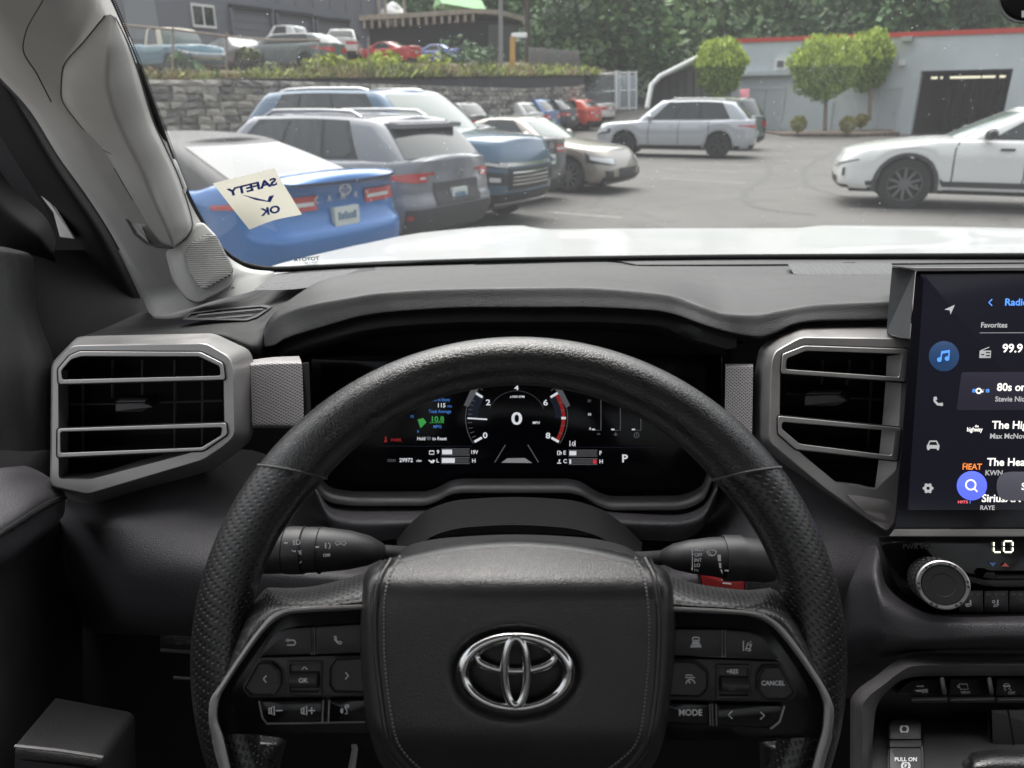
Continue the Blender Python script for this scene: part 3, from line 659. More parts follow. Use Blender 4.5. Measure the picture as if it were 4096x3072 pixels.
SEDAN = dict(L=4.88, W=1.84, H=1.445, zs=.22, wr=.335, ax=(.19, .775), top=[(0, .74), (.04, .80), (.25, .95), (.3, .98), (.55, .97), (.80, 1.0), (.86, 1.06), (.97, 1.10), (1, 1.07)],
             gh=(.27, .43, .66, .865), wb=.90, wt=.66, win=[(.10, .44), (.47, .80)], nose=[(0, .08), (.2, 0), (.5, .02), (.75, .08), (1, .22)], tail=[(0, .1), (.25, .0), (.6, .03), (.85, .06), (1, .02)], spk=10)
SUV = dict(L=4.6, W=1.86, H=1.70, zs=.30, wr=.36, ax=(.195, .775), top=[(0, .88), (.03, .98), (.08, 1.03), (.25, 1.10), (.3, 1.12), (.7, 1.14), (.9, 1.17), (1, 1.16)],
           gh=(.24, .39, .875, .98), wb=.93, wt=.74, win=[(.09, .36), (.385, .64), (.665, .83)], nose=[(0, .12), (.2, .02), (.5, 0), (.8, .03), (1, .12)], tail=[(0, .1), (.25, .0), (.5, .02), (.8, .05), (1, .07)], spk=5)
def car(kind, name, label, cat, pos, hd, pm_, group=None, scale=1, rim=None, rails=False, clad=False, face=None, spoiler=False, roofm=None, z=None, detail=True, cut=(0, 1), hdl=(.60, .76), tll=(.60, .82), tlp=(2.9, 4.55), dark_low=.2, chrome_bar=False, badge=None, front='plain', hm=None, **ov):
    S = dict(kind); S.update(ov); L, Wd, H, zs, wr = S['L'], S['W'], S['H'], S['zs'], S['wr']
    X = lambda f: L / 2 - f * L
    T = cr([(f, zz) for f, zz in S['top']], 50)
    ztop = lambda x: tab(T, (L / 2 - x) / L)
    axx = [X(f) for f in S['ax']]; ar = wr * 1.11
    def low(x, p):
        zl = zs
        if .9 < p < 4.3:
            for xa in axx:
                e = abs(x - xa)
                if e < ar: zl = max(zl, wr + math.sqrt(ar * ar - e * e))
        return zl
    rf, rr_, bf_, br_ = S.get('rf', .42), S.get('rr', .30), .10, .06
    def plan(p, fx, rx, hw, rf=rf, rr=rr_, bf=bf_, br=br_):
        b1, b2 = bf * ((hw - rf) / hw) ** 2, br * ((hw - rr) / hw) ** 2
        if p <= 1: y = p * (hw - rf); return fx - bf * (y / hw) ** 2, y
        if p <= 2: a = (p - 1) * math.pi / 2; return fx - b1 - rf + rf * math.cos(a), hw - rf + rf * math.sin(a)
        if p <= 3: return lerp(fx - b1 - rf, rx + b2 + rr, p - 2), hw
        if p <= 4: a = (p - 3) * math.pi / 2; return rx + b2 + rr - rr * math.sin(a), hw - rr + rr * math.cos(a)
        y = (5 - p) * (hw - rr); return rx + br * (y / hw) ** 2, y
    def fold(p):
        if p > 5: return 10 - p, -1
        return (p, 1) if p >= 0 else (-p, -1)
    def wall(p, t):
        p, s = fold(p); x, y = plan(p, L / 2 - tab(S['nose'], t), -L / 2 + tab(S['tail'], t), Wd / 2 * tab(PROF, t))
        zl = low(x, p); return Vector((x, y * s, lerp(zl, ztop(x), t)))
    g0, g1, g2, g3 = [X(f) for f in S['gh']]; hw0, hw1 = Wd / 2 * S['wb'], Wd / 2 * S['wt']
    def green(p, t):
        p, s = fold(p); x0, y0 = plan(p, g0, g3, hw0, .2, .2, .22, .12); x1, y1 = plan(p, g1, g2, hw1, .16, .16, .08, .06)
        zr = H - .045 - .03 * abs((x1 - (g1 + g2) / 2) / ((g1 - g2) / 2)) ** 2 * (1 if x1 > 0 else S.get('rdrop', 1.6))
        b = .10 * t * (1 - t); e = 1 - max(0, t - .93) * .5
        return Vector((lerp(x0, x1, t) + (b * 1.4 if p < 1.6 else -b if p > 3.4 else 0), (lerp(y0, y1, t) + b * .8) * s * e, lerp(ztop(x0) - .035, zr, t)))
    h = Vector(hd).normalized(); t_ = thing(name, label, cat, (pos[0], pos[1], gz(pos[1], pos[0]) if z is None else z), group, math.atan2(h.y, h.x), scale)
    def patch(nm, f, p0, p1, t0, t1, m, n=10, k=5, off=.006, par=None, ang=40):
        par = par or t_; V = []
        for j in range(k):
            for i in range(n):
                a = i / (n - 1); ta = t0(a) if callable(t0) else t0; tb = t1(a) if callable(t1) else t1; p = lerp(p0, p1, a); t = lerp(ta, tb, j / (k - 1)); e = 1e-3
                q = f(p, t); du = f(p + e, t) - f(p - e, t); dw = f(p, t + e) - f(p, t - e); nn = du.cross(dw)
                if nn.length < 1e-12: nn = Vector((0, 0, 1))
                nn.normalize()
                if nn.dot(Vector((q.x / L, q.y / Wd, .12))) < 0: nn = -nn
                V.append(q + nn * off)
        c = f((p0 + p1) / 2, .5); return mesh(nm, V, grid_faces(n, k, flip=c.y >= 0 if abs(p0 + p1) > 1e-6 else False), m, par, ang, True)
    ps = [0, .4, .8, 1, 1.15, 1.3, 1.45, 1.6, 1.8, 2] + [2 + i / 46 for i in range(1, 47)] + [3.2, 3.4, 3.6, 3.8, 4, 4.35, 4.7, 5]
    ps = ps + [10 - p for p in ps[::-1] if 0 < p < 5] 
    ts = [0, .06, .18, .3, .42, .48, .52, .57, .68, .8, .88, .93, .97, 1]
    V = [wall(p, t) for t in ts for p in ps]; n = len(ps); F = grid_faces(n, len(ts), True, True)
    half = [p for p in ps if p <= 5]; b = len(V); ms = 7
    for p in half:
        q = wall(p, 1)
        for i in range(ms): s = 1 - 2 * i / (ms - 1); V.append(Vector((q.x, q.y * s, q.z + .045 * (1 - s * s) * min(1, abs(q.y) * 2))))
    F += grid_faces(ms, len(half), False, True, b)
    mesh('body', V, F, pm_, t_, 38, True)
    gp = [0, .4, .8, 1, 1.25, 1.5, 1.75, 2] + [2 + i / 14 for i in range(1, 15)] + [3.25, 3.5, 3.75, 4, 4.4, 5]; gp = gp + [10 - p for p in gp[::-1] if 0 < p < 5]
    gt = [0, .2, .4, .6, .8, .93, .97, 1]; V = [green(p, t) for t in gt for p in gp]; n = len(gp); F = grid_faces(n, len(gt), True, True); b = len(V); half = [p for p in gp if p <= 5]
    for p in half:
        q = green(p, 1)
        for i in range(ms): s = 1 - 2 * i / (ms - 1); V.append(Vector((q.x, q.y * s, q.z + .04 * (1 - s * s) * min(1, abs(q.y) * 3))))
    F += grid_faces(ms, len(half), False, True, b)
    cb = mesh('roof', V, F, roofm or pm_, t_, 38, True)
    patch('windshield', green, -1.42, 1.42, .04, .94, m_glass, 15, 6)
    wins = S['win']
    for sg in (1, -1):
        f = green if sg > 0 else (lambda p, t: Vector((1, -1, 1)) * green(p, t))
        patch('window_surround', f, 2 + wins[0][0] - .02, 2 + wins[-1][1] + .02, .10, .93, m_trim, 20, 4, .004)
        for i, (a, c) in enumerate(wins):
            lo, hi = .13, .90
            if i == 0: hi = lambda a_: lerp(.70, .90, min(1, a_ * 3)) if S.get('slope', True) else .9
            if i == len(wins) - 1: lo = lambda a_: .13 + .35 * max(0, a_ - .6) ** 1.2
            patch('window', f, 2 + a, 2 + c, lo, hi, m_side, 12, 4, .008)
    patch('rear_window', green, 3.72, 6.28, .12, .90, m_side, 13, 5)
    ub = MB(); ub.box((-L / 2 + .25, -Wd / 2 + .22, zs - .06), (L / 2 - .25, Wd / 2 - .22, .62)); ub.build('underbody', m_trim, t_, 0, True)
    for xa in axx:
        for sg in (1, -1):
            tw = .22 if wr < .35 else .25; yo = sg * (Wd / 2 - tw / 2 - .015)
            P_ = [(.60, -.5), (.80, -.5), (.95, -.46), (1, -.36), (1, .36), (.95, .46), (.80, .5), (.60, .46), (.58, .1), (.1, .08)]
            N = 28; V = [(xa + r * wr * math.cos(2*math.pi*i/N), yo + y * tw * sg, wr + r * wr * math.sin(2*math.pi*i/N)) for r, y in P_ for i in range(N)]
            wh = mesh('wheel', V, grid_faces(N, len(P_), True, sg < 0), m_tyre, t_, 40, True)
            mb = MB(); ns = S['spk']; y1, y2 = yo + sg * tw * .34, yo + sg * tw * .47
            for i in range(N):
                a, c = 2*math.pi*i/N, 2*math.pi*(i+1)/N
                mb.add([(xa + r * wr * math.cos(q), yv, wr + r * wr * math.sin(q)) for r, yv in ((.72, y2), (.63, y2), (.60, y1 - sg * .03)) for q in (a, c)], [(0, 1, 3, 2), (2, 3, 5, 4)])
                mb.add([(xa, y2 - sg * .01, wr)] + [(xa + .13 * wr * math.cos(q), y2 - sg * .012, wr + .13 * wr * math.sin(q)) for q in (a, c)], [(0, 1, 2)])
            for i in range(ns):
                a = 2*math.pi*i/ns + .3
                for da in ((-.09, .09) if ns == 5 else (0,)):
                    u = Vector((math.cos(a), 0, math.sin(a))); v = Vector((math.cos(a + da * 2.2), 0, math.sin(a + da * 2.2))); sd_ = Vector((-math.sin(a), 0, math.cos(a))) * wr * (.045 if ns > 5 else .05)
                    c0 = Vector((xa, y2 - sg * .012, wr)); V = [c0 + u*wr*.1 - sd_*1.2, c0 + u*wr*.1 + sd_*1.2, c0 + v*wr*.64 + sd_, c0 + v*wr*.64 - sd_]; V += [q - Vector((0, sg * .04, 0)) for q in V]
                    mb.add(V, [(0, 1, 2, 3), (0, 4, 5, 1), (3, 2, 6, 7), (1, 5, 6, 2), (0, 3, 7, 4)])
            mb.build('rim', rim or m_rimd, wh, 0, True)
    fs = (wall, lambda p, t: Vector((1, -1, 1)) * wall(p, t))
    for f in fs:
        if detail and not hm: patch('lamp_surround', f, .9, 2.02, hdl[0] - .015, hdl[1] + .012, m_trim, 10, 4, .004)
        patch('headlight', f, .95, 1.95, lambda a: hdl[0] + (hdl[1] - hdl[0]) * .45 * a, hdl[1], hm or m_head, 10, 4, .008)
        mid = lerp(*tll, .6); sh = lambda a: min(1, .3 + a * 1.1)
        tl = patch('taillight', f, tlp[0], tlp[1], lambda a: mid - (mid - tll[0]) * sh(a), lambda a: mid + (tll[1] - mid) * sh(a), m_tail, 14, 4, .010)
        if detail: patch('lens_band', f, max(3.9, tlp[0]), tlp[1] - .05, lerp(*tll, .3), lerp(*tll, .55), m_head, 6, 3, .014, tl)
        q0 = 2 + (axx[0] - ar - (L / 2 - .5)) / (-(L - .9)) if False else None
        if clad:
            for xa in axx:
                N = 18; V = []
                for rr2, off in ((ar - .01, .012), (ar + .035, .016), (ar + .045, -.01)):
                    for i in range(N + 1):
                        a = math.pi * i / N - 0; V.append((xa + rr2 * math.cos(a), (1 if f is fs[0] else -1) * (Wd / 2 * .998 + off), wr + rr2 * math.sin(a) * 1.0 - (.12 if i in (0, N) else 0)))
                mesh('arch_trim', V, grid_faces(N + 1, 3, False, f is not fs[0]), m_clad, t_, 40, True)
        if detail:
            for q in S.get('seams', (.30, .52, .735)): patch('seam', f, 2 + q, 2 + q + .0045, .04, .96, m_trim, 2, 8, .003)
            for q in S.get('hand', (.44, .665)): patch('handle', f, 2 + q, 2 + q + .045, .80, .85, m_trim if clad else pm_, 4, 3, .03)
            mp = green(2.06, .10); sg = 1 if f is fs[0] else -1
            mr = tube('mirror', [(mp.x + .02, sg * (abs(mp.y) + .02), mp.z + .02), (mp.x - .01, sg * (abs(mp.y) + .07), mp.z + .07), (mp.x - .02, sg * (abs(mp.y) + .14), mp.z + .08), (mp.x - .02, sg * (abs(mp.y) + .24), mp.z + .08)], [.03, .07, .09, .05], m_trim if clad or roofm is m_trim else pm_, t_, 10, True, True)
            if rails:
                pr = [green(2 + q, 1) for q in (.06, .14, .3, .6, .84, .92)]
                tube('roof_rail', [(q.x, sg * (abs(q.y) - .05), q.z + ((.03 if rails == 'chrome' else .06) if 0 < i < 5 else .0)) for i, q in enumerate(pr)], .022, m_chr if rails == 'chrome' else m_rims, t_, 8, True, True)
        for a, c in ((.12, 2.0),): pass
        patch('sill_trim', f, 2.02, 2.98, 0.0, .1 if not clad else .2, m_clad if clad else m_trim, 46, 3, .004)
    fr = patch('front_bumper', wall, -1.6, 1.6, 0, dark_low, m_trim, 17, 4, .006); patch('rear_bumper', wall, 3.4, 6.6, 0, dark_low * (1.7 if clad else 1), m_clad if clad else m_trim, 17, 4, .008)
    if front == 'grille':
        patch('grille', wall, -.95, .95, .26, .62, m_trim, 15, 4, .012)
        for k in range(4): patch('grille_bar', wall, -.85, .85, .35 + k * .065, .375 + k * .065, m_chr, 13, 3, .03)
        patch('light_bar', wall, -1.25, 1.25, .66, .72, m_chr, 15, 3, .02); patch('bumper_bar', wall, -1.3, 1.3, .03, .07, m_chr, 17, 3, .03)
        for s_ in (1, -1):
            patch('lamp_pod', wall, s_ * 1.0, s_ * 1.75, .36, .56, m_trim, 8, 4, .014); patch('lamp', wall, s_ * 1.25, s_ * 1.5, .41, .48, m_head, 5, 3, .025); patch('side_marker', wall, s_ * 2.0, s_ * 2.02, .38, .50, m_amb, 4, 3, .014)
    elif front == 'sport':
        patch('grille', wall, -.75, .75, .10, .50, m_trim, 11, 4, .012)
        for s_ in (1, -1): patch('intake', wall, s_ * 1.15, s_ * 1.5, .10, .42, m_trim, 6, 4, .012)
        patch('chin', wall, -1.5, 1.5, .0, .07, m_rims, 13, 3, .02)
    elif front == 'slim':
        patch('grille', wall, -.9, .9, .16, .36, m_trim, 11, 4, .01); patch('light_bar', wall, -1.2, 1.2, .70, .74, m_head, 11, 3, .012)
        for s_ in (1, -1): patch('intake', wall, s_ * 1.42, s_ * 1.52, .36, .60, m_trim, 4, 4, .012)
    else: patch('grille', wall, -.9, .9, .24, .55, m_trim, 11, 4, .01)
    if detail:
        tp = .56 if kind is SUV else .69; c = wall(5, tp); V = MB(); x = c.x - .035; hz = c.z - .06
        V.box((x - .012, -.155, hz - .08), (x + .04, .155, hz + .08)); pl = V.build('licence_plate', m_plate, t_, 0, True)
        V = MB(); rp = random.Random(int(pos[0] * 100))
        for i in range(6): V.box((x - .018, -.115 + i * .04, hz - .028), (x - .0125, -.088 + i * .04, hz + .03 + rp.uniform(-.01, .01)))
        V.build('plate_marks', m_plink, pl, 0, True)
        if badge:
            e = wall(5, badge); V = MB(); N = 20
            for rx, rz, cz in ((.075, .05, 0), (.026, .048, 0), (.055, .018, .022)):
                for i in range(N):
                    a, bb = 2*math.pi*i/N, 2*math.pi*(i+1)/N
                    V.add([(e.x - .045, k_ * rx * math.cos(q), e.z + cz + k_ * rz * math.sin(q)) for k_ in (1, .78) for q in (a, bb)], [(0, 1, 3, 2)])
            V.build('emblem', m_chr, t_, 0, True)
    if spoiler:
        q = green(5, 1); V = MB(); hw = hw1 * .92
        V.add([(q.x + .1, -hw, q.z - .02), (q.x + .1, hw, q.z - .02), (q.x - .20, hw * .95, q.z - .035), (q.x - .20, -hw * .95, q.z - .035), (q.x + .05, -hw, q.z - .09), (q.x + .05, hw, q.z - .09), (q.x - .19, hw * .95, q.z - .085), (q.x - .19, -hw * .95, q.z - .085)], [(0, 3, 2, 1), (4, 5, 6, 7), (2, 3, 7, 6), (0, 4, 7, 3), (1, 2, 6, 5)])
        V.build('spoiler', pm_, t_, 20, True)
        patch('spoiler_slot', green, 3.85, 6.15, .80, .93, m_trim, 11, 3, .02)
    if chrome_bar: patch('chrome_strip', wall, 3.9, 6.1, tll[0] - .02, tll[0], m_chr, 11, 3, .016)
    t_['_fn'] = 0; del t_['_fn']
    return t_, patch, wall, green
def rear(p, hd, L): h = Vector(hd).normalized(); return tuple(Vector(p) + h * L / 2)
def frontp(p, hd, L): h = Vector(hd).normalized(); return tuple(Vector(p) - h * L / 2)
GRP = 'cars parked along the retaining wall'
H1 = (-.86, .51); H2 = (.86, -.51)
c_, pt, wl, gr_ = car(SEDAN, 'parked_car', 'bright blue sedan with a black roof parked behind the safety sticker', 'car', rear((-1.43, 6.75), H1, 4.88), H1, paint('bright_blue_paint', (.012, .135, .41), .3), GRP, roofm=m_trim, gh=(.27, .43, .70, .905), tail=[(0, .12), (.2, .03), (.44, 0), (.5, .012), (.57, .07), (.8, .10), (.9, .08), (.97, .01), (1, .0)], badge=.88, tll=(.71, .85), tlp=(2.93, 4.5), rim=m_rimd, dark_low=.16)
pt('diffuser', wl, 3.8, 6.2, .0, .17, m_trim, 13, 3, .008)
pt('spoiler', wl, 3.3, 6.7, .985, 1.0, m_trim, 15, 3, .03)
for i, (ch, dy) in enumerate(zip('CAMRY', (.32, .17, 0, -.17, -.32))):
    e = wl(5, .80); V, F = text_geo(ch); x0 = sum(v[0] for v in V) / len(V); mesh('lettering', [(e.x - .028, dy - (v[0] - x0) * .075, e.z + v[1] * .075 - .02) for v in V], F, m_chr, c_, 0, True)
c_, pt, wl, gr_ = car(SUV, 'parked_suv', 'matte grey SUV with grey cladding and a black spoiler slot, rear towards us', 'suv', rear((-.62, 9.2), H1, 4.6), H1, paint('cement_grey_paint', (.155, .165, .19)), GRP, rails=True, clad=True, spoiler=True, badge=.78, tll=(.71, .84), tlp=(2.93, 4.12), rim=m_rimd, tail=[(0, .1), (.25, .0), (.44, .0), (.5, .04), (.8, .06), (1, .06)], H=1.60, top=[(0, .84), (.03, .92), (.08, .97), (.25, 1.04), (.3, 1.05), (.7, 1.07), (.9, 1.09), (1, 1.08)])
pt('tailgate_panel', wl, 4.28, 5.72, .36, .69, m_clad, 11, 5, .012)
for a_, b_ in ((4.1, 4.32), (5.68, 5.9)): pt('lamp_strip', wl, a_, b_, .80, .835, m_tail, 6, 3, .012)
for s_ in (3.45, 6.4): pt('reflector', wl, s_, s_ + .15, .2, .26, m_tail, 4, 3, .014)
car(SUV, 'parked_suv', 'large dark blue SUV with a chrome grille and light bar, backed into its bay', 'suv', frontp((.28, 11.2), H2, 5.2), H2, paint('slate_blue_paint', (.045, .10, .17), .3), GRP, rails='chrome', L=5.2, W=2.04, H=1.92, front='grille', hdl=(.64, .70), wr=.39, zs=.34,
    top=[(0, 1.12), (.03, 1.19), (.08, 1.23), (.25, 1.29), (.3, 1.30), (.7, 1.30), (.9, 1.31), (1, 1.30)])
car(SEDAN, 'parked_car', 'dark grey sedan with red tail lamps between the blue SUV and the beige sedan', 'car', rear((.70, 13.85), H1, 4.5), H1, paint('dark_grey_paint', (.07, .07, .075), .4), GRP, tll=(.74, .9), L=4.5, H=1.36, badge=.9)
car(SEDAN, 'parked_car', 'beige metallic sedan with black front intakes and silver wheels, nose out', 'car', frontp((2.35, 15.7), H2, 4.85), H2, paint('beige_paint', (.30, .275, .245), .5), GRP, front='sport', rim=m_rims, hdl=(.62, .80), rf=.36)
car(SEDAN, 'parked_car', 'low white car seen only by its roof, before the stone wall', 'car', (-6.7, 12.9), (.5, .86), paint('white_paint_car', (.7, .71, .71)), GRP, scale=.88, detail=False)
def far(px, Y, kind, label, pm_, hd=H1, name='parked_car', cat='car', **k):
    d = Y * CP + .3; return car(kind, name, label, cat, (rear if hd[0] < 0 else frontp)(((px - 2048) / FPX * d, Y), hd, 4.5), hd, pm_, GRP, **k)
far(1925, 31, SUV, 'charcoal SUV with one bright red lamp, first of the row at the wall', paint('charcoal_paint', (.11, .11, .115), .3), name='parked_suv', cat='suv', rim=m_rims)
far(2085, 33.5, SEDAN, 'grey sedan with a pale windshield in the far row, nose out', paint('mid_grey_paint', (.24, .245, .27), .3), H2, rim=m_rims)
far(2150, 37, SUV, 'white SUV with red tail lamps in the far row by the wall', paint('pearl_white_paint', (.62, .63, .62)), name='parked_suv', cat='suv', H=1.68)
far(2215, 39, SUV, 'blue boxy SUV in the far row beside the orange hatchback', paint('mid_blue_paint', (.09, .17, .36), .3), name='parked_suv', cat='suv', H=1.75)
far(2290, 41.2, SUV, 'dark navy SUV in shade between the blue SUV and the orange hatchback', paint('navy_paint', (.035, .04, .06), .3), name='parked_suv', cat='suv', H=1.66)
far(2385, 43.5, SUV, 'bright orange-red hatchback near the end of the row', paint('orange_red_paint', (.62, .07, .03)), H=1.6)
far(2432, 46, SEDAN, 'white sedan, last of the row beside the chain-link gate', paint('plain_white_paint', (.68, .68, .66)))
# moving lane
c_, pt, wl, gr_ = car(SUV, 'large_suv', 'silver three-row SUV with dark wheels standing across the lot', 'suv', (5.45, 26.2), (-.95, .31), paint('silver_paint', (.43, .45, .48), .45), None, L=5.15, W=1.98, H=1.78, wr=.385, rails=True, badge=.8, dark_low=.14, tll=(.72, .84), tlp=(2.95, 4.0), win=[(.10, .30), (.325, .56), (.585, .86)], rim=m_rimd, gh=(.23, .40, .86, .97), rdrop=2.4)
car(SUV, 'boxy_suv', 'dark green boxy four-wheel drive hidden behind the silver SUV', 'suv', (7.55, 30.6), (-.75, .66), paint('dark_green_paint', (.02, .035, .025)), None, L=4.2, H=1.86, detail=False)
car(SEDAN, 'white_crossover', 'white crossover with black arches and dark multi-spoke wheels at the edge of view', 'car', (8.40, 13.35), (-.94, .34), paint('bright_white_paint', (.74, .75, .74)), None, scale=1.08, L=4.95, W=1.88, H=1.555, zs=.30, wr=.385, ax=(.205, .79), clad=True, front='slim', hdl=(.72, .77), hm=m_trim, rf=.30, nose=[(0, .07), (.12, .02), (.4, 0), (.75, .0), (.9, .02), (1, .08)], spk=10, rim=mat('grey_alloy', (.17, .17, .175), .4, .6), dark_low=.10,
    top=[(0, .74), (.03, .83), (.10, .92), (.20, .99), (.31, 1.04), (.6, 1.05), (.8, 1.08), (.95, 1.1), (1, 1.06)], gh=(.295, .50, .76, .95), wb=.91, wt=.70)
# upper lot
UG = 'vehicles standing on the upper lot'
def upper(px, d, py, kind, label, pm_, hd, name='parked_car', cat='car', **k):
    q = P(px, py, d); return car(kind, name, label, cat, (q.x, q.y), hd, pm_, UG, z=q.z, **k)
PICK = dict(SUV); PICK.update(L=5.2, W=1.95, H=1.80, top=[(0, .98), (.04, 1.08), (.25, 1.12), (.3, 1.14), (.56, 1.14), (.58, 1.2), (1, 1.2)], gh=(.25, .32, .52, .56), wt=.80, win=[(.12, .86)], wr=.38, zs=.4, rf=.22, rr=.12)
PICK4 = dict(PICK); PICK4.update(gh=(.22, .33, .60, .66), win=[(.1, .36), (.42, .72)], H=1.85)
m_cream = mat('cream_roof_paint', (.6, .57, .46), .4)
upper(690, 30, 312, PICK, 'old teal pickup truck with a cream roof and a flat grille', paint('teal_paint', (.022, .13, .19)), (.80, -.6), 'pickup_truck', 'pickup truck', roofm=m_cream, front='grille', detail=False)
upper(470, 32.5, 330, PICK4, 'pale primer-grey pickup cab behind the teal truck', paint('primer_grey_paint', (.40, .38, .36)), (-.4, .9), 'pickup_truck', 'pickup truck', detail=False)
upper(965, 34, 285, SEDAN, 'dark plum sedan between the teal truck and the dark wagon', paint('plum_paint', (.07, .055, .065), .3), (.75, -.66), detail=False)
upper(1165, 33, 295, SUV, 'dark weathered wagon with a long flat flank on the bank', paint('weathered_green_paint', (.085, .10, .10), .2), (-.94, .33), H=1.6, L=5, detail=False)
upper(1180, 46, 235, PICK4, 'white crew-cab pickup with its cab showing above the dark wagon', paint('white_truck_paint', (.70, .71, .71)), (-.96, .27), 'pickup_truck', 'pickup truck', detail=False)
upper(1385, 47, 245, SUV, 'small white van beside the red sedan on the upper lot', paint('old_white_paint', (.58, .58, .57)), (-.1, 1), 'parked_van', 'van', H=1.75, detail=False)
upper(1545, 50, 262, SEDAN, 'red sedan on the upper lot behind the yellow-green bushes', paint('red_paint', (.50, .035, .03)), (-.90, .43), badge=.9)
upper(1745, 54, 265, SEDAN, 'medium blue coupe on the upper lot under the black deck', paint('violet_blue_paint', (.10, .15, .42), .2), (-.93, .36))
# ================================================================ THE TRUCK WE SIT IN
m_dash = mat('black_grained_vinyl', (.014, .0138, .0148), .46, spec=.62, bump=('leather', 620, .3, .0009), var=(14, .12))
m_knee = mat('dark_soft_vinyl', (.056, .0525, .058), .46, spec=.5, bump=('leather', 560, .35, .0008), var=(12, .12))
m_shl = mat('shaded_dash_vinyl', (.013, .013, .0137), .55, spec=.35, bump=('leather', 620, .3, .0009), var=(14, .12))  # duller copy of the dash vinyl, shade by the pillar put into it
m_arm = mat('armrest_leather', (.080, .075, .083), .42, spec=.8, bump=('leather', 480, .35, .0009), var=(14, .1))
m_rim = mat('black_wheel_leather', (.013, .0128, .0132), .31, spec=.9, bump=('leather', 520, .24, .0008), var=(20, .2))
m_perf = mat('perforated_leather', (.016, .0156, .0165), .34, spec=.8, bump=('perf', 245, .6, .0009))
m_pad = mat('airbag_leather', (.025, .024, .0262), .34, spec=.8, bump=('leather', 700, .15, .0006), var=(18, .12))
m_plas = mat('matt_black_plastic', (.024, .024, .026), .5, bump=('noise', 900, .12, .0005), var=(30, .15))
m_btn = mat('button_plastic', (.034, .033, .036), .45, var=(40, .1))
m_glos = mat('piano_black', (.006, .006, .007), .12, spec=.3, var=(60, .25))
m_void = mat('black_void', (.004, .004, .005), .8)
m_sat = mat('satin_grey_metal', (.39, .378, .374), .40, .6, bump=('noise', 1500, .05, .0003), var=(30, .08))
m_satd = mat('dark_satin_metal', (.20, .19, .195), .38, .7, var=(30, .08))
m_hex = mat('embossed_grey_trim', (.44, .42, .425), .45, .3, bump=('mesh', 300, .5, .0006))
m_grl = mat('black_mesh_trim', (.13, .13, .135), .5, bump=('mesh', 105, 1, .002))
m_pil = mat('pale_grey_pillar_plastic', (.60, .592, .575), .7, bump=('fabric', 900, .12, .0006), var=(20, .04))
m_pilc = mat('grey_woven_cover', (.56, .55, .53), .75, bump=('fabric', 1300, .25, .0006), var=(20, .04))
m_seam = mat('dark_seam', (.09, .09, .09), .8)
m_rub = mat('black_rubber', (.010, .010, .011), .65, spec=.2)
m_chro = mat('polished_chrome', (.72, .72, .73), .05, 1)
m_print = mat('white_print', (.85, .86, .9), .5)
m_prnd = mat('dim_print', (.10, .10, .105), .5)
m_hood = mat('gloss_white_truck_paint', (.52, .53, .525), .3, coat=.4, spec=.4, bump=('noise', 1.7, .05, .02))
m_thr = mat('grey_thread', (.22, .22, .225), .7)
m_redb = mat('red_button', (.42, .015, .018), .35)
def em(n, c, s): return mat(n, c, .4, emit=s)
m_eW, m_eG, m_eB, m_eR, m_eD, m_eBl = em('lit_white', (.60, .61, .65), .42), em('lit_green', (.04, .30, .06), .38), em('lit_blue', (.05, .17, .50), .34), em('lit_red', (.34, .018, .018), .2), em('lit_grey', (.14, .145, .16), .18), em('lit_deep_blue', (.012, .018, .035), .12)
m_seg = em('lit_segment', (.95, .97, .72), 1.4)
m_scr = mat('screen_glass', (.008, .008, .013), .12, spec=.2)

m_door = mat('shaded_door_vinyl', (.018, .0172, .019), .5, spec=.45, bump=('leather', 560, .3, .0008), var=(12, .12))  # darker copy of the soft vinyl; the door's shade is in its colour
# ---------------------------------------------------------------- cab shell around the camera (mostly out of view)
m_head_ = mat('grey_headliner', (.55, .54, .52), .9)
def sheet(name, pts, m, label=None):
    o = mesh(name, pts, [tuple(range(len(pts)))], m, None, 0); return tag(o, kind='structure')
def slabz(name, x0, x1, y0, y1, z0, z1, m):
    b = MB(); b.box((x0, y0, z0), (x1, y1, z1)); return tag(b.build(name, m), kind='structure')
slabz('headliner', -.66, 1.55, -1.5, .50, 1.93, 1.98, m_head_)
slabz('cab_floor', -.62, 1.55, -1.5, 1.1, .62, .66, m_void)
slabz('cab_back_wall', -.62, 1.55, -1.55, -1.5, .62, 1.45, m_head_)
slabz('cab_side_wall', 1.5, 1.55, -1.5, 1.15, .66, 1.40, m_plas)
slabz('cab_side_wall', -.66, -.6, -1.5, 1.15, .66, 1.40, m_plas)
for y in (-.55, -1.45): slabz('cab_pillar', -.66, -.6, y, y + .12, 1.40, 1.93, m_head_); slabz('cab_pillar', 1.5, 1.55, y, y + .12, 1.40, 1.93, m_head_)
sheet('firewall', [(-.62, 1.05, .62), (1.55, 1.05, .62), (1.55, 1.15, 1.38), (-.62, 1.15, 1.38)], m_void)
st = thing('driver_seat', 'dark seat behind the camera', 'seat', (0, -.3, .8)) if False else None

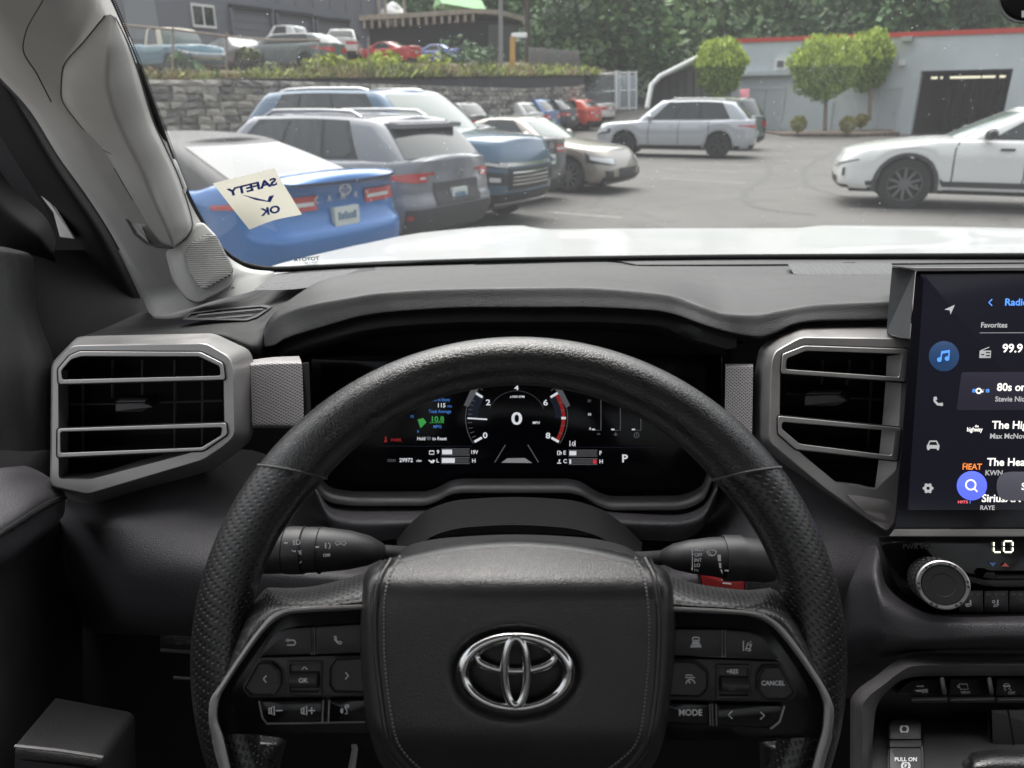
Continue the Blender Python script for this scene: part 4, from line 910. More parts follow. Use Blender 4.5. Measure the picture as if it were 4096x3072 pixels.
# ---------------------------------------------------------------- hood
hd_ = thing('truck_hood', 'glossy white hood of the truck seen through the windshield', 'hood', tuple(P(2600, 1000, 1.8)))
HR = [[(905, 1125, 1.15), (1400, 1120, 1.15), (2048, 1115, 1.15), (3000, 1112, 1.15), (4500, 1108, 1.15)],
      [(1120, 1055, 1.4), (1500, 1052, 1.4), (2048, 1050, 1.4), (3000, 1048, 1.4), (4500, 1045, 1.4)],
      [(1330, 1003, 1.85), (1600, 992, 1.85), (2048, 990, 1.85), (3000, 990, 1.85), (4450, 990, 1.85)],
      [(1480, 970, 2.25), (1700, 948, 2.25), (1900, 940, 2.25), (2110, 948, 2.25), (2300, 953, 2.25), (3150, 950, 2.25), (3330, 938, 2.25), (4400, 945, 2.25)],
      [(1640, 938, 2.6), (1800, 922, 2.6), (1960, 909, 2.6), (2084, 905, 2.6), (2160, 920, 2.6), (2500, 924, 2.6), (3180, 922, 2.6), (3300, 905, 2.6), (3700, 908, 2.6), (4300, 922, 2.6)],
      [(1720, 928, 2.75), (1860, 914, 2.75), (1980, 905, 2.75), (2084, 902, 2.75), (2165, 917, 2.75), (2500, 914, 2.75), (3180, 912, 2.75), (3300, 902, 2.75), (3700, 905, 2.75), (4300, 919, 2.75)],
      [(1760, 950, 2.82), (1880, 940, 2.84), (2000, 932, 2.86), (2084, 930, 2.88), (2165, 935, 2.9), (2500, 935, 2.9), (3180, 935, 2.9), (3300, 930, 2.9), (3700, 930, 2.88), (4300, 940, 2.86)],
      [(1760, 1100, 2.84), (1880, 1090, 2.86), (2000, 1080, 2.88), (2084, 1080, 2.9), (2165, 1080, 2.92), (2500, 1080, 2.92), (3180, 1080, 2.92), (3300, 1080, 2.92), (3700, 1080, 2.9), (4300, 1080, 2.88)]]
skin('panel', HR, 70, 40, m_hood, hd_, 60)
nl = [(905, 1125, 1.15), (1120, 1055, 1.4), (1330, 1003, 1.85), (1480, 970, 2.25), (1640, 938, 2.6), (1720, 928, 2.75), (1760, 950, 2.82)]
skin('fender', [nl, [(x - 6, y + 30, d) for x, y, d in nl], [(x - 20, y + 330, d) for x, y, d in nl]], 24, 8, m_hood, hd_, 60)
wl_ = [P(2860, 1046, 1.17), P(3300, 1040, 1.20), P(4200, 1036, 1.22)]

# ---------------------------------------------------------------- windshield
m_ws = bpy.data.materials.new('windshield_glass'); m_ws.use_nodes = True; n = m_ws.node_tree; n.nodes.clear(); Lk = n.links.new
tr = n.nodes.new('ShaderNodeBsdfTransparent'); tr.inputs[0].default_value = (.93, .95, .945, 1); gl = n.nodes.new('ShaderNodeBsdfGlossy'); gl.inputs['Roughness'].default_value = .02
fr = n.nodes.new('ShaderNodeFresnel'); fr.inputs[0].default_value = 1.45; mx = n.nodes.new('ShaderNodeMixShader'); Lk(fr.outputs[0], mx.inputs[0]); Lk(tr.outputs[0], mx.inputs[1]); Lk(gl.outputs[0], mx.inputs[2])
tc = n.nodes.new('ShaderNodeTexCoord'); vo = n.nodes.new('ShaderNodeTexVoronoi'); vo.inputs['Scale'].default_value = 210; Lk(tc.outputs['Object'], vo.inputs['Vector'])
sp = n.nodes.new('ShaderNodeMath'); sp.operation = 'LESS_THAN'; sp.inputs[1].default_value = .10; Lk(vo.outputs['Distance'], sp.inputs[0])
wn_ = n.nodes.new('ShaderNodeTexWhiteNoise'); Lk(vo.outputs['Position'], wn_.inputs['Vector']); gt = n.nodes.new('ShaderNodeMath'); gt.operation = 'GREATER_THAN'; gt.inputs[1].default_value = .90; Lk(wn_.outputs['Value'], gt.inputs[0])
ml = n.nodes.new('ShaderNodeMath'); ml.operation = 'MULTIPLY'; Lk(sp.outputs[0], ml.inputs[0]); Lk(gt.outputs[0], ml.inputs[1])
m2 = n.nodes.new('ShaderNodeMath'); m2.operation = 'MULTIPLY_ADD'; m2.inputs[1].default_value = .55; m2.inputs[2].default_value = .022; Lk(ml.outputs[0], m2.inputs[0])  # dust specks, plus an even veil that paints haze over the view
df = n.nodes.new('ShaderNodeBsdfTranslucent'); df.inputs[0].default_value = (.8, .82, .84, 1); mx2 = n.nodes.new('ShaderNodeMixShader'); Lk(m2.outputs[0], mx2.inputs[0]); Lk(mx.outputs[0], mx2.inputs[1]); Lk(df.outputs[0], mx2.inputs[2])
ou = n.nodes.new('ShaderNodeOutputMaterial'); Lk(mx2.outputs[0], ou.inputs[0])
ws_ = thing('windshield', 'dusty windshield of the truck with its black rubber seal', 'windshield', tuple(P(2048, 1060, 1.12)))
WE = [(200, -420, .50), (330, -200, .56), (440, 0, .64), (549, 259, .72), (610, 420, .79), (690, 640, .88), (770, 850, .96), (860, 985, 1.03), (960, 1058, 1.07), (1100, 1085, 1.09)]
skin('glass', [WE, [(lerp(x, 2048, .5), lerp(y, 1075 if y > 900 else y, .5), d + .045) for x, y, d in WE], [(2048, lerp(-420, 1068, i / 9), lerp(.58, 1.14, i / 9)) for i in range(10)], [(3200, lerp(-420, 1055, i / 9), lerp(.60, 1.15, i / 9)) for i in range(10)], [(4500, lerp(-420, 1050, i / 9), lerp(.60, 1.13, i / 9)) for i in range(10)]], 20, 14, m_ws, ws_, 80)
SE = [(549, 259, .725), (610, 420, .79), (690, 640, .88), (775, 830, .955), (850, 950, 1.02), (905, 1012, 1.05), (985, 1058, 1.07), (1090, 1074, 1.085), (1250, 1068, 1.10), (1600, 1051, 1.12), (2300, 1034, 1.135), (3000, 1026, 1.14), (4300, 1020, 1.13)]
c = cr(SE, 90)
tube('seal', [P(x, y + 4, d - .005) for x, y, d in c], [lerp(.0035, .0052, min(1, i / 40)) for i in range(90)], m_rub, ws_, 8)
mb = MB()                         # the dotted black band along the glass edge
for i, (x, y, d) in enumerate(cr(WE[2:], 150)):
    for k in range(2):
        q = P(x + 8 + k * 9, y - 2 * k, d - .001); s = .0011 - .0003 * k; mb.add([q + RT * s * math.cos(a) + UP * s * math.sin(a) for a in (0, 1.05, 2.1, 3.14, 4.2, 5.24)], [(0, 1, 2, 3, 4, 5)])
tag(mb.build('dot_band', m_rub, ws_, 0), kind='stuff')
mt = mat('etched_print', (.05, .07, .09), .6)
for s, x, y, z in (('TOYOTA', 1278, 1040, 15), ('DOT 2 AS1', 1270, 1052, 7), ('LAMINATED', 1275, 1062, 6)): text(s, x, y, z, 1.065, mt, ws_, 'l', 1.15, True, 4, bold=.03)
# sticker
stk = thing('safety_sticker', 'cream paper sticker reading SAFETY OK backwards, stuck on the windshield', 'sticker', tuple(P(1030, 795, .93)))
m_pap = mat('cream_paper', (.60, .57, .48), .8, var=(30, .03)); bp_ = m_pap.node_tree; tl_ = bp_.nodes.new('ShaderNodeBsdfTranslucent'); tl_.inputs[0].default_value = (.56, .54, .46, 1); mxp = bp_.nodes.new('ShaderNodeMixShader'); mxp.inputs[0].default_value = .55
bp_.links.new(bp_.nodes['Principled BSDF'].outputs[0], mxp.inputs[1]); bp_.links.new(tl_.outputs[0], mxp.inputs[2]); bp_.links.new(mxp.outputs[0], bp_.nodes['Material Output'].inputs[0]); m_ink = mat('blue_ink', (.05, .10, .46), .6)
Q = K(600, 380, .6329); qs = Q((397, 558), (785, 463), (960, 755), (628, 850)); Ds = lambda x, y: .87 + (y - 700) * .00013
skin('paper', [[(*qs[0], .862), (*lerpt(qs[0], qs[1], .5), .862), (*qs[1], .862)], [(*Q((520, 715))[0], .885), (*Q((700, 650))[0], .885), (*Q((878, 620))[0], .885)], [(*qs[3], .895), (*Q((790, 790))[0], .905), (*qs[2], .908)]], 12, 10, m_pap, stk, 80)
Dk = lambda x, y: lerp(.853, .888, (y - 690) / 230)
(a, b), = Q((806, 566)); text('SAFETY', a, b, 29, Dk, m_ink, stk, 'l', 1.45, True, 13.5, bold=.045)
(a, b), = Q((826, 738)); text('OK', a, b, 28, Dk, m_ink, stk, 'l', 1.3, True, 12, bold=.045)
mb = MB(); ck = Q((575, 628), (690, 655), (742, 668), (752, 640), (785, 632), (762, 678), (735, 674), (668, 664)); mb.poly(ck[:3] + ck[6:], Dk); mb.poly([ck[2], ck[3], ck[4], ck[5], ck[6]], Dk); mb.build('tick', m_ink, stk, 0)

# ---------------------------------------------------------------- pillar with grip and tweeter
C6 = lambda *p: [(x * .7838, y * .7838) for x, y in p]
pl_ = thing('pillar_trim', 'pale grey windshield pillar trim with a padded grab handle and a ribbed tweeter', 'pillar trim', tuple(P(700, 1200, .95)))
PR = []
for (lx, ly), (rx, ry), d in (((-420, -220), (345, -220), .56), ((-230, 0), (441, 0), .63), ((-160, 80), (480, 80), .655), ((-45, 259), (549, 259), .715), ((118, 439), (620, 439), .775), ((235, 627), (700, 660), .835), ((337, 768), (762, 815), .88), ((439, 925), (845, 950), .925), ((510, 1058), (930, 1040), .965), ((545, 1130), (1010, 1078), .985), ((575, 1200), (1096, 1088), 1.0)):
    PR.append([(lx, ly, d + .035), (lerp(lx, rx, .06), lerp(ly, ry, .06), d + .005), (lerp(lx, rx, .3), lerp(ly, ry, .3), d - .018), (lerp(lx, rx, .6), lerp(ly, ry, .6), d - .015), (lerp(lx, rx, .9), lerp(ly, ry, .9), d + .012), (rx, ry, d + .03)])
PR.append([(598, 1262, 1.03), (620, 1262, .985), (720, 1245, .97), (860, 1202, .975), (1027, 1158, 1.0), (1100, 1108, 1.03)])
skin('cover', PR, 40, 50, m_pil, pl_, 70)
GS = [((420, 62), (441, 57), (462, 70), .642), ((345, 155), (432, 175), (510, 168), .665), ((248, 285), (425, 320), (546, 265), .70), ((243, 376), (445, 425), (580, 376), .735), ((313, 494), (495, 545), (612, 480), .775), ((407, 596), (548, 650), (662, 590), .81), ((502, 752), (607, 790), (712, 700), .85), ((548, 830), (648, 880), (748, 805), .88), ((590, 905), (680, 950), (770, 900), .905), ((635, 968), (690, 988), (752, 945), .925)]
rows = []
for L_, C_, R_, d in GS:
    k = .0 if d < .65 else .022 if d < .7 else .034
    rows.append([(*L_, d + .0), (*lerpt(L_, C_, .25), d - k * .55), (*lerpt(L_, C_, .85), d - k * .95), (*C_, d - k), (*lerpt(C_, R_, .25), d - k * .92), (*lerpt(C_, R_, .8), d - k * .45), (*R_, d + .004)])
rows.append([(x, y + 4, d + .03) for x, y, d in rows[-1]])
skin('grab_handle', rows, 34, 60, m_pilc, pl_, 70)
L1 = [g[0] + (g[3] - .001,) for g in GS]; L2 = [g[2] + (g[3],) for g in GS]
def seam(pts, wd=5, m=m_seam, par=None, off=-.004, n=40, nm='seam'):
    c = cr(pts, n); V = []
    for i, p in enumerate(c):
        a, b = c[max(i-1, 0)], c[min(i+1, n-1)]; x, y = b[0]-a[0], b[1]-a[1]; l = math.hypot(x, y) or 1
        for s in (1, -1): V.append(P(p[0] - y/l*wd/2*s, p[1] + x/l*wd/2*s, p[2] + off))
    return mesh(nm, V, [(2*i, 2*i+1, 2*i+3, 2*i+2) for i in range(n-1)], m, par, 0)
tube('seam', [P(x, y, d - .001) for x, y, d in cr(L1, 50)], .0005, m_seam, pl_, 6); tube('seam', [P(x, y, d + .002) for x, y, d in cr(L2, 50)], .0006, m_seam, pl_, 6)
seam([(172, 0, .60), (100, 140, .632), (92, 190, .645), (150, 300, .67), (205, 408, .695)], 6, m_seam, pl_, -.006)
seam([(x * .7838, y * .7838, .815) for x, y in ((525, 765), (590, 795), (640, 802), (690, 795), (740, 740), (758, 600))], 2.5, m_seam, pl_, -.02)
hk = C6((665, 1018), (640, 1060), (648, 1110), (690, 1185), (740, 1228), (788, 1254), (765, 1235), (722, 1158), (752, 1152), (700, 1060))
plate('handle_end', hk, .895, .04, m_pilc, pl_, 8, 4)
tube('groove', [P(x, y, .893) for x, y in C6((662, 1020), (636, 1065), (648, 1120), (690, 1195), (745, 1238), (800, 1258), (880, 1264))], .0016, m_seam, pl_, 6)
plate('clip_cover', C6((864, 785), (900, 822), (955, 960), (944, 992), (925, 980), (866, 838)), .868, .03, mat('pale_clip', (.72, .72, .72), .35), pl_, 10, 5)
tw = plate('tweeter_housing', C6((990, 1142), (1035, 1133), (1062, 1160), (1112, 1212), (1200, 1395), (1185, 1460), (1012, 1552), (950, 1530), (880, 1430), (843, 1285), (872, 1264), (950, 1225)), lambda x, y: .905 + (x - 660) * .00004, .10, m_pil, pl_, 22, 16, 5)
gp_ = C6((940, 1290), (975, 1240), (1060, 1192), (1104, 1200), (1192, 1370), (1185, 1402), (1045, 1476), (1012, 1462), (962, 1385))
plate('grille_back', gp_, .9035, .01, mat('tweeter_back', (.10, .10, .10), .7), tw, 14, 2)
for i in range(25):               # ribs of the tweeter
    t = (i + .5) / 25; y = lerp(1200, 1470, t)
    def xs_at(y):
        X = []
        for (a, b), (c_, d_) in zip([(940, 1290), (975, 1240), (1060, 1192), (1104, 1200), (1192, 1370), (1185, 1402), (1045, 1476), (1012, 1462), (962, 1385)], [(975, 1240), (1060, 1192), (1104, 1200), (1192, 1370), (1185, 1402), (1045, 1476), (1012, 1462), (962, 1385), (940, 1290)]):
            if (b - y) * (d_ - y) < 0: X.append(a + (c_ - a) * (y - b) / (d_ - b))
        return min(X) + 4, max(X) - 4
    a, b = xs_at(y); tilt = -.10 * (b - a)
    if b - a > 12: tube('slat', [P(a * .7838, (y - tilt * .12) * .7838, .9025), P((a + b) / 2 * .7838, y * .7838, .8995), P(b * .7838, (y + tilt * .12) * .7838, .9025)], .00115, m_pilc, tw, 5)
text('JBL', *C6((1180, 1478))[0], 9, .900, m_seam, pl_, 'l', 1, False, 25)

# ---------------------------------------------------------------- driver's door
dr = thing('driver_door', 'dark driver door with a stitched armrest pad and black window frame', 'door', tuple(P(60, 1900, .62)))
skin('window_frame', [[(-500, -100, .72), (-300, 120, .80), (-80, 420, .90), (60, 640, .96), (230, 930, 1.05), (330, 1250, 1.10)], [(-250, -80, .66), (-60, 250, .78), (75, 445, .84), (200, 660, .905), (400, 965, .99), (540, 1265, 1.05)], [(-235, -20, .69), (-10, 310, .79), (112, 450, .85), (235, 640, .915), (440, 940, 1.0), (600, 1270, 1.06)]], 30, 12, m_rub, dr, 60)
plate('sail_panel', [(-500, 200), (0, 200), (170, 440), (300, 640), (500, 930), (640, 1262), (-500, 1262)], 1.075, .02, m_rub, dr, 4, 2)
plate('window_reveal', [(-60, 440), (0, 515), (62, 640), (140, 752), (214, 850), (240, 948), (300, 955), (214, 815), (100, 655), (0, 480), (-60, 400)], 1.0, .02, m_pil, dr, 6, 3)
skin('mirror_cover', [[(-60, 600, .86), (60, 760, .88), (190, 880, .90), (225, 960, .91)], [(-60, 800, .83), (40, 880, .84), (160, 960, .86), (215, 1010, .90)], [(-60, 1010, .84), (40, 1015, .85), (120, 1020, .87), (225, 1050, .92)]], 16, 12, m_rub, dr, 60)
skin('inner_panel', [[(-100, 975, .72), (0, 985, .74), (70, 1000, .77), (112, 1012, .81), (135, 1030, .90)], [(-100, 1000, .68), (0, 1005, .70), (70, 1015, .73), (112, 1030, .78), (135, 1040, .88)], [(-100, 1200, .66), (0, 1200, .68), (80, 1210, .705), (118, 1220, .75), (145, 1230, .85)], [(-100, 1500, .64), (0, 1500, .66), (90, 1500, .685), (180, 1490, .71), (225, 1490, .78)], [(-100, 1795, .63), (0, 1800, .65), (110, 1805, .67), (205, 1800, .70), (240, 1800, .78)]], 40, 40, m_door, dr, 60)
skin('recess_shade', [[(60, 1000, .90), (300, 1000, 1.02), (640, 1000, 1.1)], [(60, 1240, .88), (300, 1240, .96), (620, 1265, 1.05)], [(60, 1500, .86), (300, 1500, .92), (600, 1500, 1.0)], [(60, 1830, .86), (300, 1830, .92), (600, 1830, 1.0)]], 16, 12, m_rub, dr, 60)  # black sheet painting the shade between door and dash
skin('trim_strip', [[(-100, 1780, .66), (0, 1785, .68), (110, 1790, .705), (215, 1780, .75)], [(-100, 1900, .63), (0, 1905, .65), (110, 1930, .68), (230, 1960, .73)]], 12, 6, m_btn, dr, 60)
skin('armrest', [[(-150, 1830, .72), (0, 1842, .70), (120, 1869, .685), (199, 1911, .675), (252, 1950, .67)], [(-150, 1870, .66), (0, 1880, .65), (120, 1900, .655), (190, 1925, .665), (258, 1968, .672)], [(-150, 2170, .50), (0, 2110, .545), (100, 2050, .585), (180, 2000, .63), (262, 1985, .676)], [(-150, 2240, .50), (0, 2160, .545), (100, 2095, .59), (190, 2035, .635), (262, 2005, .678)], [(-150, 2340, .515), (0, 2255, .56), (100, 2180, .60), (200, 2100, .65), (258, 2050, .68)], [(-150, 2380, .56), (0, 2290, .60), (100, 2200, .64), (200, 2120, .67), (250, 2070, .70)]], 36, 30, m_arm, dr, 60)
tube('piping', [P(*q) for q in cr([(-150, 2215, .492), (0, 2138, .538), (100, 2076, .582), (190, 2022, .628), (258, 1992, .672)], 30)], .0022, m_rim, dr, 8)
mb = MB()
for i, q in enumerate(cr([(-120, 2185, .493), (0, 2122, .536), (100, 2060, .578), (180, 2010, .624), (246, 1984, .667)], 72)):
    if i % 2 == 0 and i < 71: a = P(*q); mb.box((-.0018, -.0005, -.0005), (.0018, .0005, .0005), None) if False else mb.add([a + RT * .0016 + UP * .0012, a - RT * .0016 - UP * .0008, a - RT * .0016 - UP * .0016, a + RT * .0016 + UP * .0004], [(0, 1, 2, 3)])
tag(mb.build('stitching', m_thr, dr, 0), kind='stuff')
skin('lower_panel', [[(-150, 2330, .60), (0, 2250, .63), (150, 2150, .68), (300, 2050, .78)], [(-150, 2600, .58), (0, 2560, .61), (150, 2500, .68), (330, 2450, .82)], [(-150, 3250, .56), (0, 3200, .58), (150, 3150, .66), (330, 3100, .82)]], 20, 14, m_plas, dr, 60)
Vp = [(60, 2984, .52), (223, 2792, .62), (540, 2852, .63), (412, 3030, .525), (56, 3300, .525), (408, 3300, .53), (545, 3300, .64)]
pk = [[(50, 3300, .53), (412, 3300, .535), (548, 3300, .645)], [(58, 3000, .522), (414, 3046, .527), (545, 2866, .636)], [(62, 2984, .521), (408, 3029, .525), (538, 2853, .634)]]
soften(mesh('door_pocket', [P(*q) for q in Vp], [(0, 3, 2, 1), (4, 5, 3, 0), (5, 6, 2, 3)], m_door, dr, 20), .006)
skin('pocket_face', [[(75, 3040, .5195), (230, 3058, .520), (392, 3078, .5225)], [(78, 3300, .522), (230, 3300, .5225), (390, 3300, .525)]], 8, 4, m_plas, dr, 60)
tube('pocket_edge', [P(60, 2984, .52), P(240, 3003, .521), (P(412, 3030, .524))], .0012, m_sat, dr, 6)

# ---------------------------------------------------------------- dashboard
db = thing('dashboard', 'black dashboard with a stitched-look cowl, grey air vents and gauges behind the wheel', 'dashboard', tuple(P(2000, 1700, .75)))
FE = [(1050, 1330, .80), (1075, 1277, .80), (1180, 1185, .84), (1290, 1122, .88), (1434, 1090, .92), (1603, 1073, .95), (1904, 1061, .97), (2300, 1057, .98), (2520, 1062, .98), (2700, 1075, .97), (2878, 1093, .95), (3200, 1096, .93), (3650, 1096, .92)]
CZ = [(1056, 1345, .765), (1102, 1272, .765), (1241, 1216, .755), (1386, 1190, .75), (1524, 1168, .745), (1783, 1153, .74), (2300, 1146, .735), (2607, 1167, .735), (2695, 1180, .735), (2810, 1221, .72), (2912, 1252, .71), (3014, 1256, .70), (3115, 1239, .70), (3285, 1214, .70), (3650, 1200, .70)]
LW = [(1058, 1390, .76), (1075, 1397, .757), (1120, 1368, .75), (1290, 1313, .745), (1470, 1264, .74), (1603, 1249, .735), (1904, 1234, .73), (2300, 1234, .725), (2607, 1246, .725), (2695, 1262, .725), (2810, 1303, .71), (2946, 1340, .70), (3034, 1352, .69), (3115, 1327, .69), (3183, 1297, .69), (3285, 1285, .69), (3650, 1281, .69)]
m1 = lambda A, B, t, dd=0, n=60: [(*lerpt(a, b, t)[:2], lerp(a[2], b[2], t) + dd) for a, b in zip(cr(A, n), cr(B, n))]
skin('cowl', [m1(FE, CZ, 0, .06), FE, m1(FE, CZ, .45, -.004), m1(FE, CZ, .95, -.002), m1(CZ, LW, .04, -.002), m1(CZ, LW, .5, -.001), m1(CZ, LW, .92), m1(CZ, LW, 1.0, .004), [(x, y + 8, d + .05) for x, y, d in LW]], 130, 60, m_dash, db, 80)
LW2 = [p for p in LW if p[0] < 3000]
skin('cowl_lip', [[(x + 6 * (x < 1300), y - 25, d + .045) for x, y, d in LW2], [(x + 6 * (x < 1300), y + 18, d + .035) for x, y, d in LW2], [(x, y + 50, d + .035) for x, y, d in LW2], [(lerp(x, 2050, .05), y + 60, d + .04) for x, y, d in LW2], [(lerp(x, 2050, .05), y + 90, d + .10) for x, y, d in LW2]], 70, 10, m_plas, db, 40)
# upper left shoulder and base of the pillar
skin('shoulder', [[(560, 1250, 1.03), (700, 1240, 1.03), (860, 1195, 1.04), (1010, 1150, 1.05), (1110, 1095, 1.08), (1300, 1080, 1.09), (1700, 1060, 1.12)], [(420, 1312, .92), (620, 1300, .92), (850, 1262, .93), (1010, 1225, .94), (1120, 1180, .96), (1300, 1130, 1.0), (1700, 1090, 1.05)], [(330, 1345, .74), (600, 1338, .745), (860, 1322, .75), (1000, 1330, .77), (1060, 1300, .80), (1200, 1200, .9), (1500, 1140, .95)], [(300, 1352, .72), (600, 1348, .725), (860, 1340, .735), (1030, 1392, .75), (1075, 1385, .78), (1200, 1250, .85), (1500, 1200, .9)], [(300, 1420, .73), (600, 1420, .74), (860, 1420, .75), (1030, 1470, .765), (1085, 1480, .79), (1200, 1400, .86), (1500, 1300, .9)]], 60, 40, m_shl, db, 60)
skin('defroster_grille', [[(1104, 1099, 1.01), (1200, 1092, 1.015), (1300, 1086, 1.02), (1440, 1076, 1.03)], [(1055, 1130, .955), (1150, 1126, .955), (1230, 1124, .955), (1330, 1118, .96)], [(1012, 1160, .915), (1080, 1160, .915), (1150, 1158, .91), (1240, 1150, .91)]], 24, 14, m_grl, db, 80)
dv_ = [(729, 1278), (753, 1254), (904, 1233), (1055, 1218), (1090, 1226), (1030, 1266), (988, 1281)]
Dd = PL(1215, .90, 1292, .80); Dd2 = PL(1215, .91, 1292, .81)
dm = frame('demister_vent', dv_, [(x + (905 - x) * .09, y + (1252 - y) * .22) for x, y in dv_], Dd, .03, m_plas, db, 5, 3)
plate('throat', [(x + (905 - x) * .08, y + (1252 - y) * .2) for x, y in dv_], Dd2, .01, m_void, dm, 5, 1)
for a, b in (((790, 1262), (1050, 1238)), ((860, 1275), (1010, 1262))): tube('slat', [P(*a, Dd(*a)), P(*b, Dd(*b))], .003, m_plas, dm, 6, True, False, .4)
# ledge under the windshield, passenger side
skin('dash_top', [[(1500, 1066, 1.12), (2300, 1046, 1.13), (3000, 1037, 1.135), (4400, 1034, 1.13)], [(1500, 1078, 1.06), (2300, 1058, 1.08), (3000, 1058, 1.08), (4400, 1056, 1.08)], [(1500, 1100, .99), (2300, 1100, .99), (3000, 1096, .985), (4400, 1080, .985)], [(1500, 1160, .95), (2300, 1160, .94), (3000, 1120, .93), (4400, 1110, .93)]], 20, 16, m_dash, db, 60)
seam([(1900, 1056, 1.10), (2460, 1045, 1.10), (2540, 1062, 1.07), (4200, 1052, 1.07)], 7, m_void, db, -.006, nm='groove')
skin('centre_speaker_grille', [[(3150, 1054, 1.03), (3360, 1052, 1.03), (3563, 1052, 1.03)], [(3175, 1097, .92), (3380, 1098, .92), (3600, 1098, .92)]], 30, 10, m_grl, db, 80)
plate('sensor', [(3368, 1049), (3420, 1047), (3428, 1060), (3360, 1061)], 1.04, .02, m_btn, db, 6, 4)
# cluster recess and display
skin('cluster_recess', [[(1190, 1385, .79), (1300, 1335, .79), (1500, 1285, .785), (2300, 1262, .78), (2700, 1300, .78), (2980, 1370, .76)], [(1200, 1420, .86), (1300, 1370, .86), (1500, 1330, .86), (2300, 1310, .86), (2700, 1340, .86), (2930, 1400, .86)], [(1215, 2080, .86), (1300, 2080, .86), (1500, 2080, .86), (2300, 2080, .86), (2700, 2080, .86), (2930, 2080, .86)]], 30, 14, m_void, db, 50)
DC = .80
ds = plate('display', [(1240, 1420), (2890, 1420), (2880, 1880), (2800, 1990), (2440, 2000), (1680, 2000), (1330, 1985), (1262, 1880)], DC, .02, mat('display_glass', (.004, .004, .006), .12, spec=.15), db, 30, 4)
# bezel below the display
BT = [(1268, 1880), (1290, 1935), (1340, 1968), (1450, 1980), (1690, 1980), (1740, 1968), (1811, 1934), (1860, 1928), (2260, 1928), (2310, 1936), (2400, 1985), (2450, 1998), (2700, 1996), (2800, 1960), (2838, 1880)]
skin('cluster_bezel', [[(x, y - 14, .79) for x, y in BT], [(x, y, .765) for x, y in BT], [(x, y + 10, .755) for x, y in BT], [(lerp(x, 2050, -.012), y + 42, .75) for x, y in BT], [(lerp(x, 2050, -.02), y + 50, .775) for x, y in BT]], 90, 14, m_satd if False else m_btn, db, 50)
skin('column_cover', [[(1260, 1890, .772), (1330, 2010, .765), (1450, 2030, .76), (1700, 2030, .76), (2050, 1990, .76), (2400, 2030, .76), (2700, 2050, .76), (2800, 2010, .765), (2870, 1890, .772)], [(1258, 1960, .75), (1330, 2080, .735), (1450, 2100, .73), (1700, 2090, .73), (2050, 2050, .735), (2400, 2090, .73), (2700, 2100, .73), (2800, 2080, .735), (2870, 1960, .75)], [(1300, 2080, .76), (1370, 2150, .745), (1480, 2165, .74), (1640, 2150, .74), (2050, 2130, .75), (2450, 2150, .74), (2700, 2165, .74), (2780, 2140, .745), (2850, 2060, .76)]], 60, 20, m_knee, db, 60)
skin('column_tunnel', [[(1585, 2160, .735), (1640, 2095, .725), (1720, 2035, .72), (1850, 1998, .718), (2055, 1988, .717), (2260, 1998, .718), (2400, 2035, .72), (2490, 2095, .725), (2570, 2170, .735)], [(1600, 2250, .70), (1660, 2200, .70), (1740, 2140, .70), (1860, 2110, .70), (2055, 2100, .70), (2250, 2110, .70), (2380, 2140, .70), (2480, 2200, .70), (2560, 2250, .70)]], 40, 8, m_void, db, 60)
skin('knee_panel', [[(230, 1800, .80), (700, 1790, .78), (1000, 1800, .82), (1250, 1900, .85), (1800, 1900, .85), (2600, 1900, .85), (2860, 1880, .85), (3100, 1740, .76), (3800, 1740, .78)], [(235, 1960, .76), (700, 1950, .70), (1000, 1960, .76), (1250, 2040, .82), (1800, 2120, .82), (2600, 2110, .82), (2860, 2040, .82), (3100, 1930, .69), (3800, 1930, .69)], [(240, 2100, .74), (500, 2110, .655), (1000, 2140, .66), (1250, 2180, .735), (1800, 2210, .76), (2600, 2205, .76), (2860, 2180, .735), (3100, 2140, .66), (3800, 2140, .66)], [(270, 2250, .76), (520, 2270, .645), (1000, 2300, .63), (1250, 2310, .65), (1800, 2330, .69), (2600, 2330, .69), (2860, 2315, .65), (3100, 2320, .64), (3800, 2320, .645)], [(300, 2400, .80), (540, 2420, .665), (1000, 2440, .645), (1800, 2450, .69), (2600, 2450, .69), (3100, 2480, .655), (3800, 2480, .66)], [(320, 2480, .82), (560, 2500, .70), (1000, 2510, .69), (1800, 2520, .74), (2600, 2520, .74), (3100, 2620, .68), (3800, 2640, .70)], [(330, 2530, .84), (580, 2540, .75), (1000, 2560, .75), (1800, 2580, .80), (2600, 2580, .80), (3100, 2780, .72), (3800, 2800, .75)]], 80, 44, m_knee, db, 70)
skin('footwell_shade', [[(300, 2520, .84), (1000, 2540, .755), (2600, 2560, .82), (3500, 2760, .74)], [(300, 2760, .86), (1000, 2760, .80), (2600, 2760, .85), (3500, 2900, .76)], [(300, 3300, .95), (1000, 3300, .95), (2600, 3300, .95), (3500, 3300, .85)]], 20, 10, m_void, db, 60)  # black sheet painting the shade of the footwell
sw = plate('bed_lamp_switch', [(640, 2520), (800, 2528), (800, 2608), (640, 2600)], .745, .02, m_plas, db, 6, 4)
text('OFF', 660, 2556, 9, .7435, m_prnd, sw); text('ON', 748, 2568, 9, .7435, m_prnd, sw)
strokes('symbol', [[(698, 2552), (705, 2545), (718, 2543), (722, 2537), (732, 2538), (737, 2550), (736, 2556), (698, 2556), (698, 2552)], [(702, 2568), (734, 2569)], [(702, 2574), (734, 2575)]], 3, .7435, m_prnd, sw)
tube('switch_lip', [P(643, 2600, .735), P(800, 2612, .735)], .0018, m_satd, db, 6); tube('switch_lip', [P(695, 2710, .75), P(800, 2716, .75)], .0018, m_satd, db, 6)
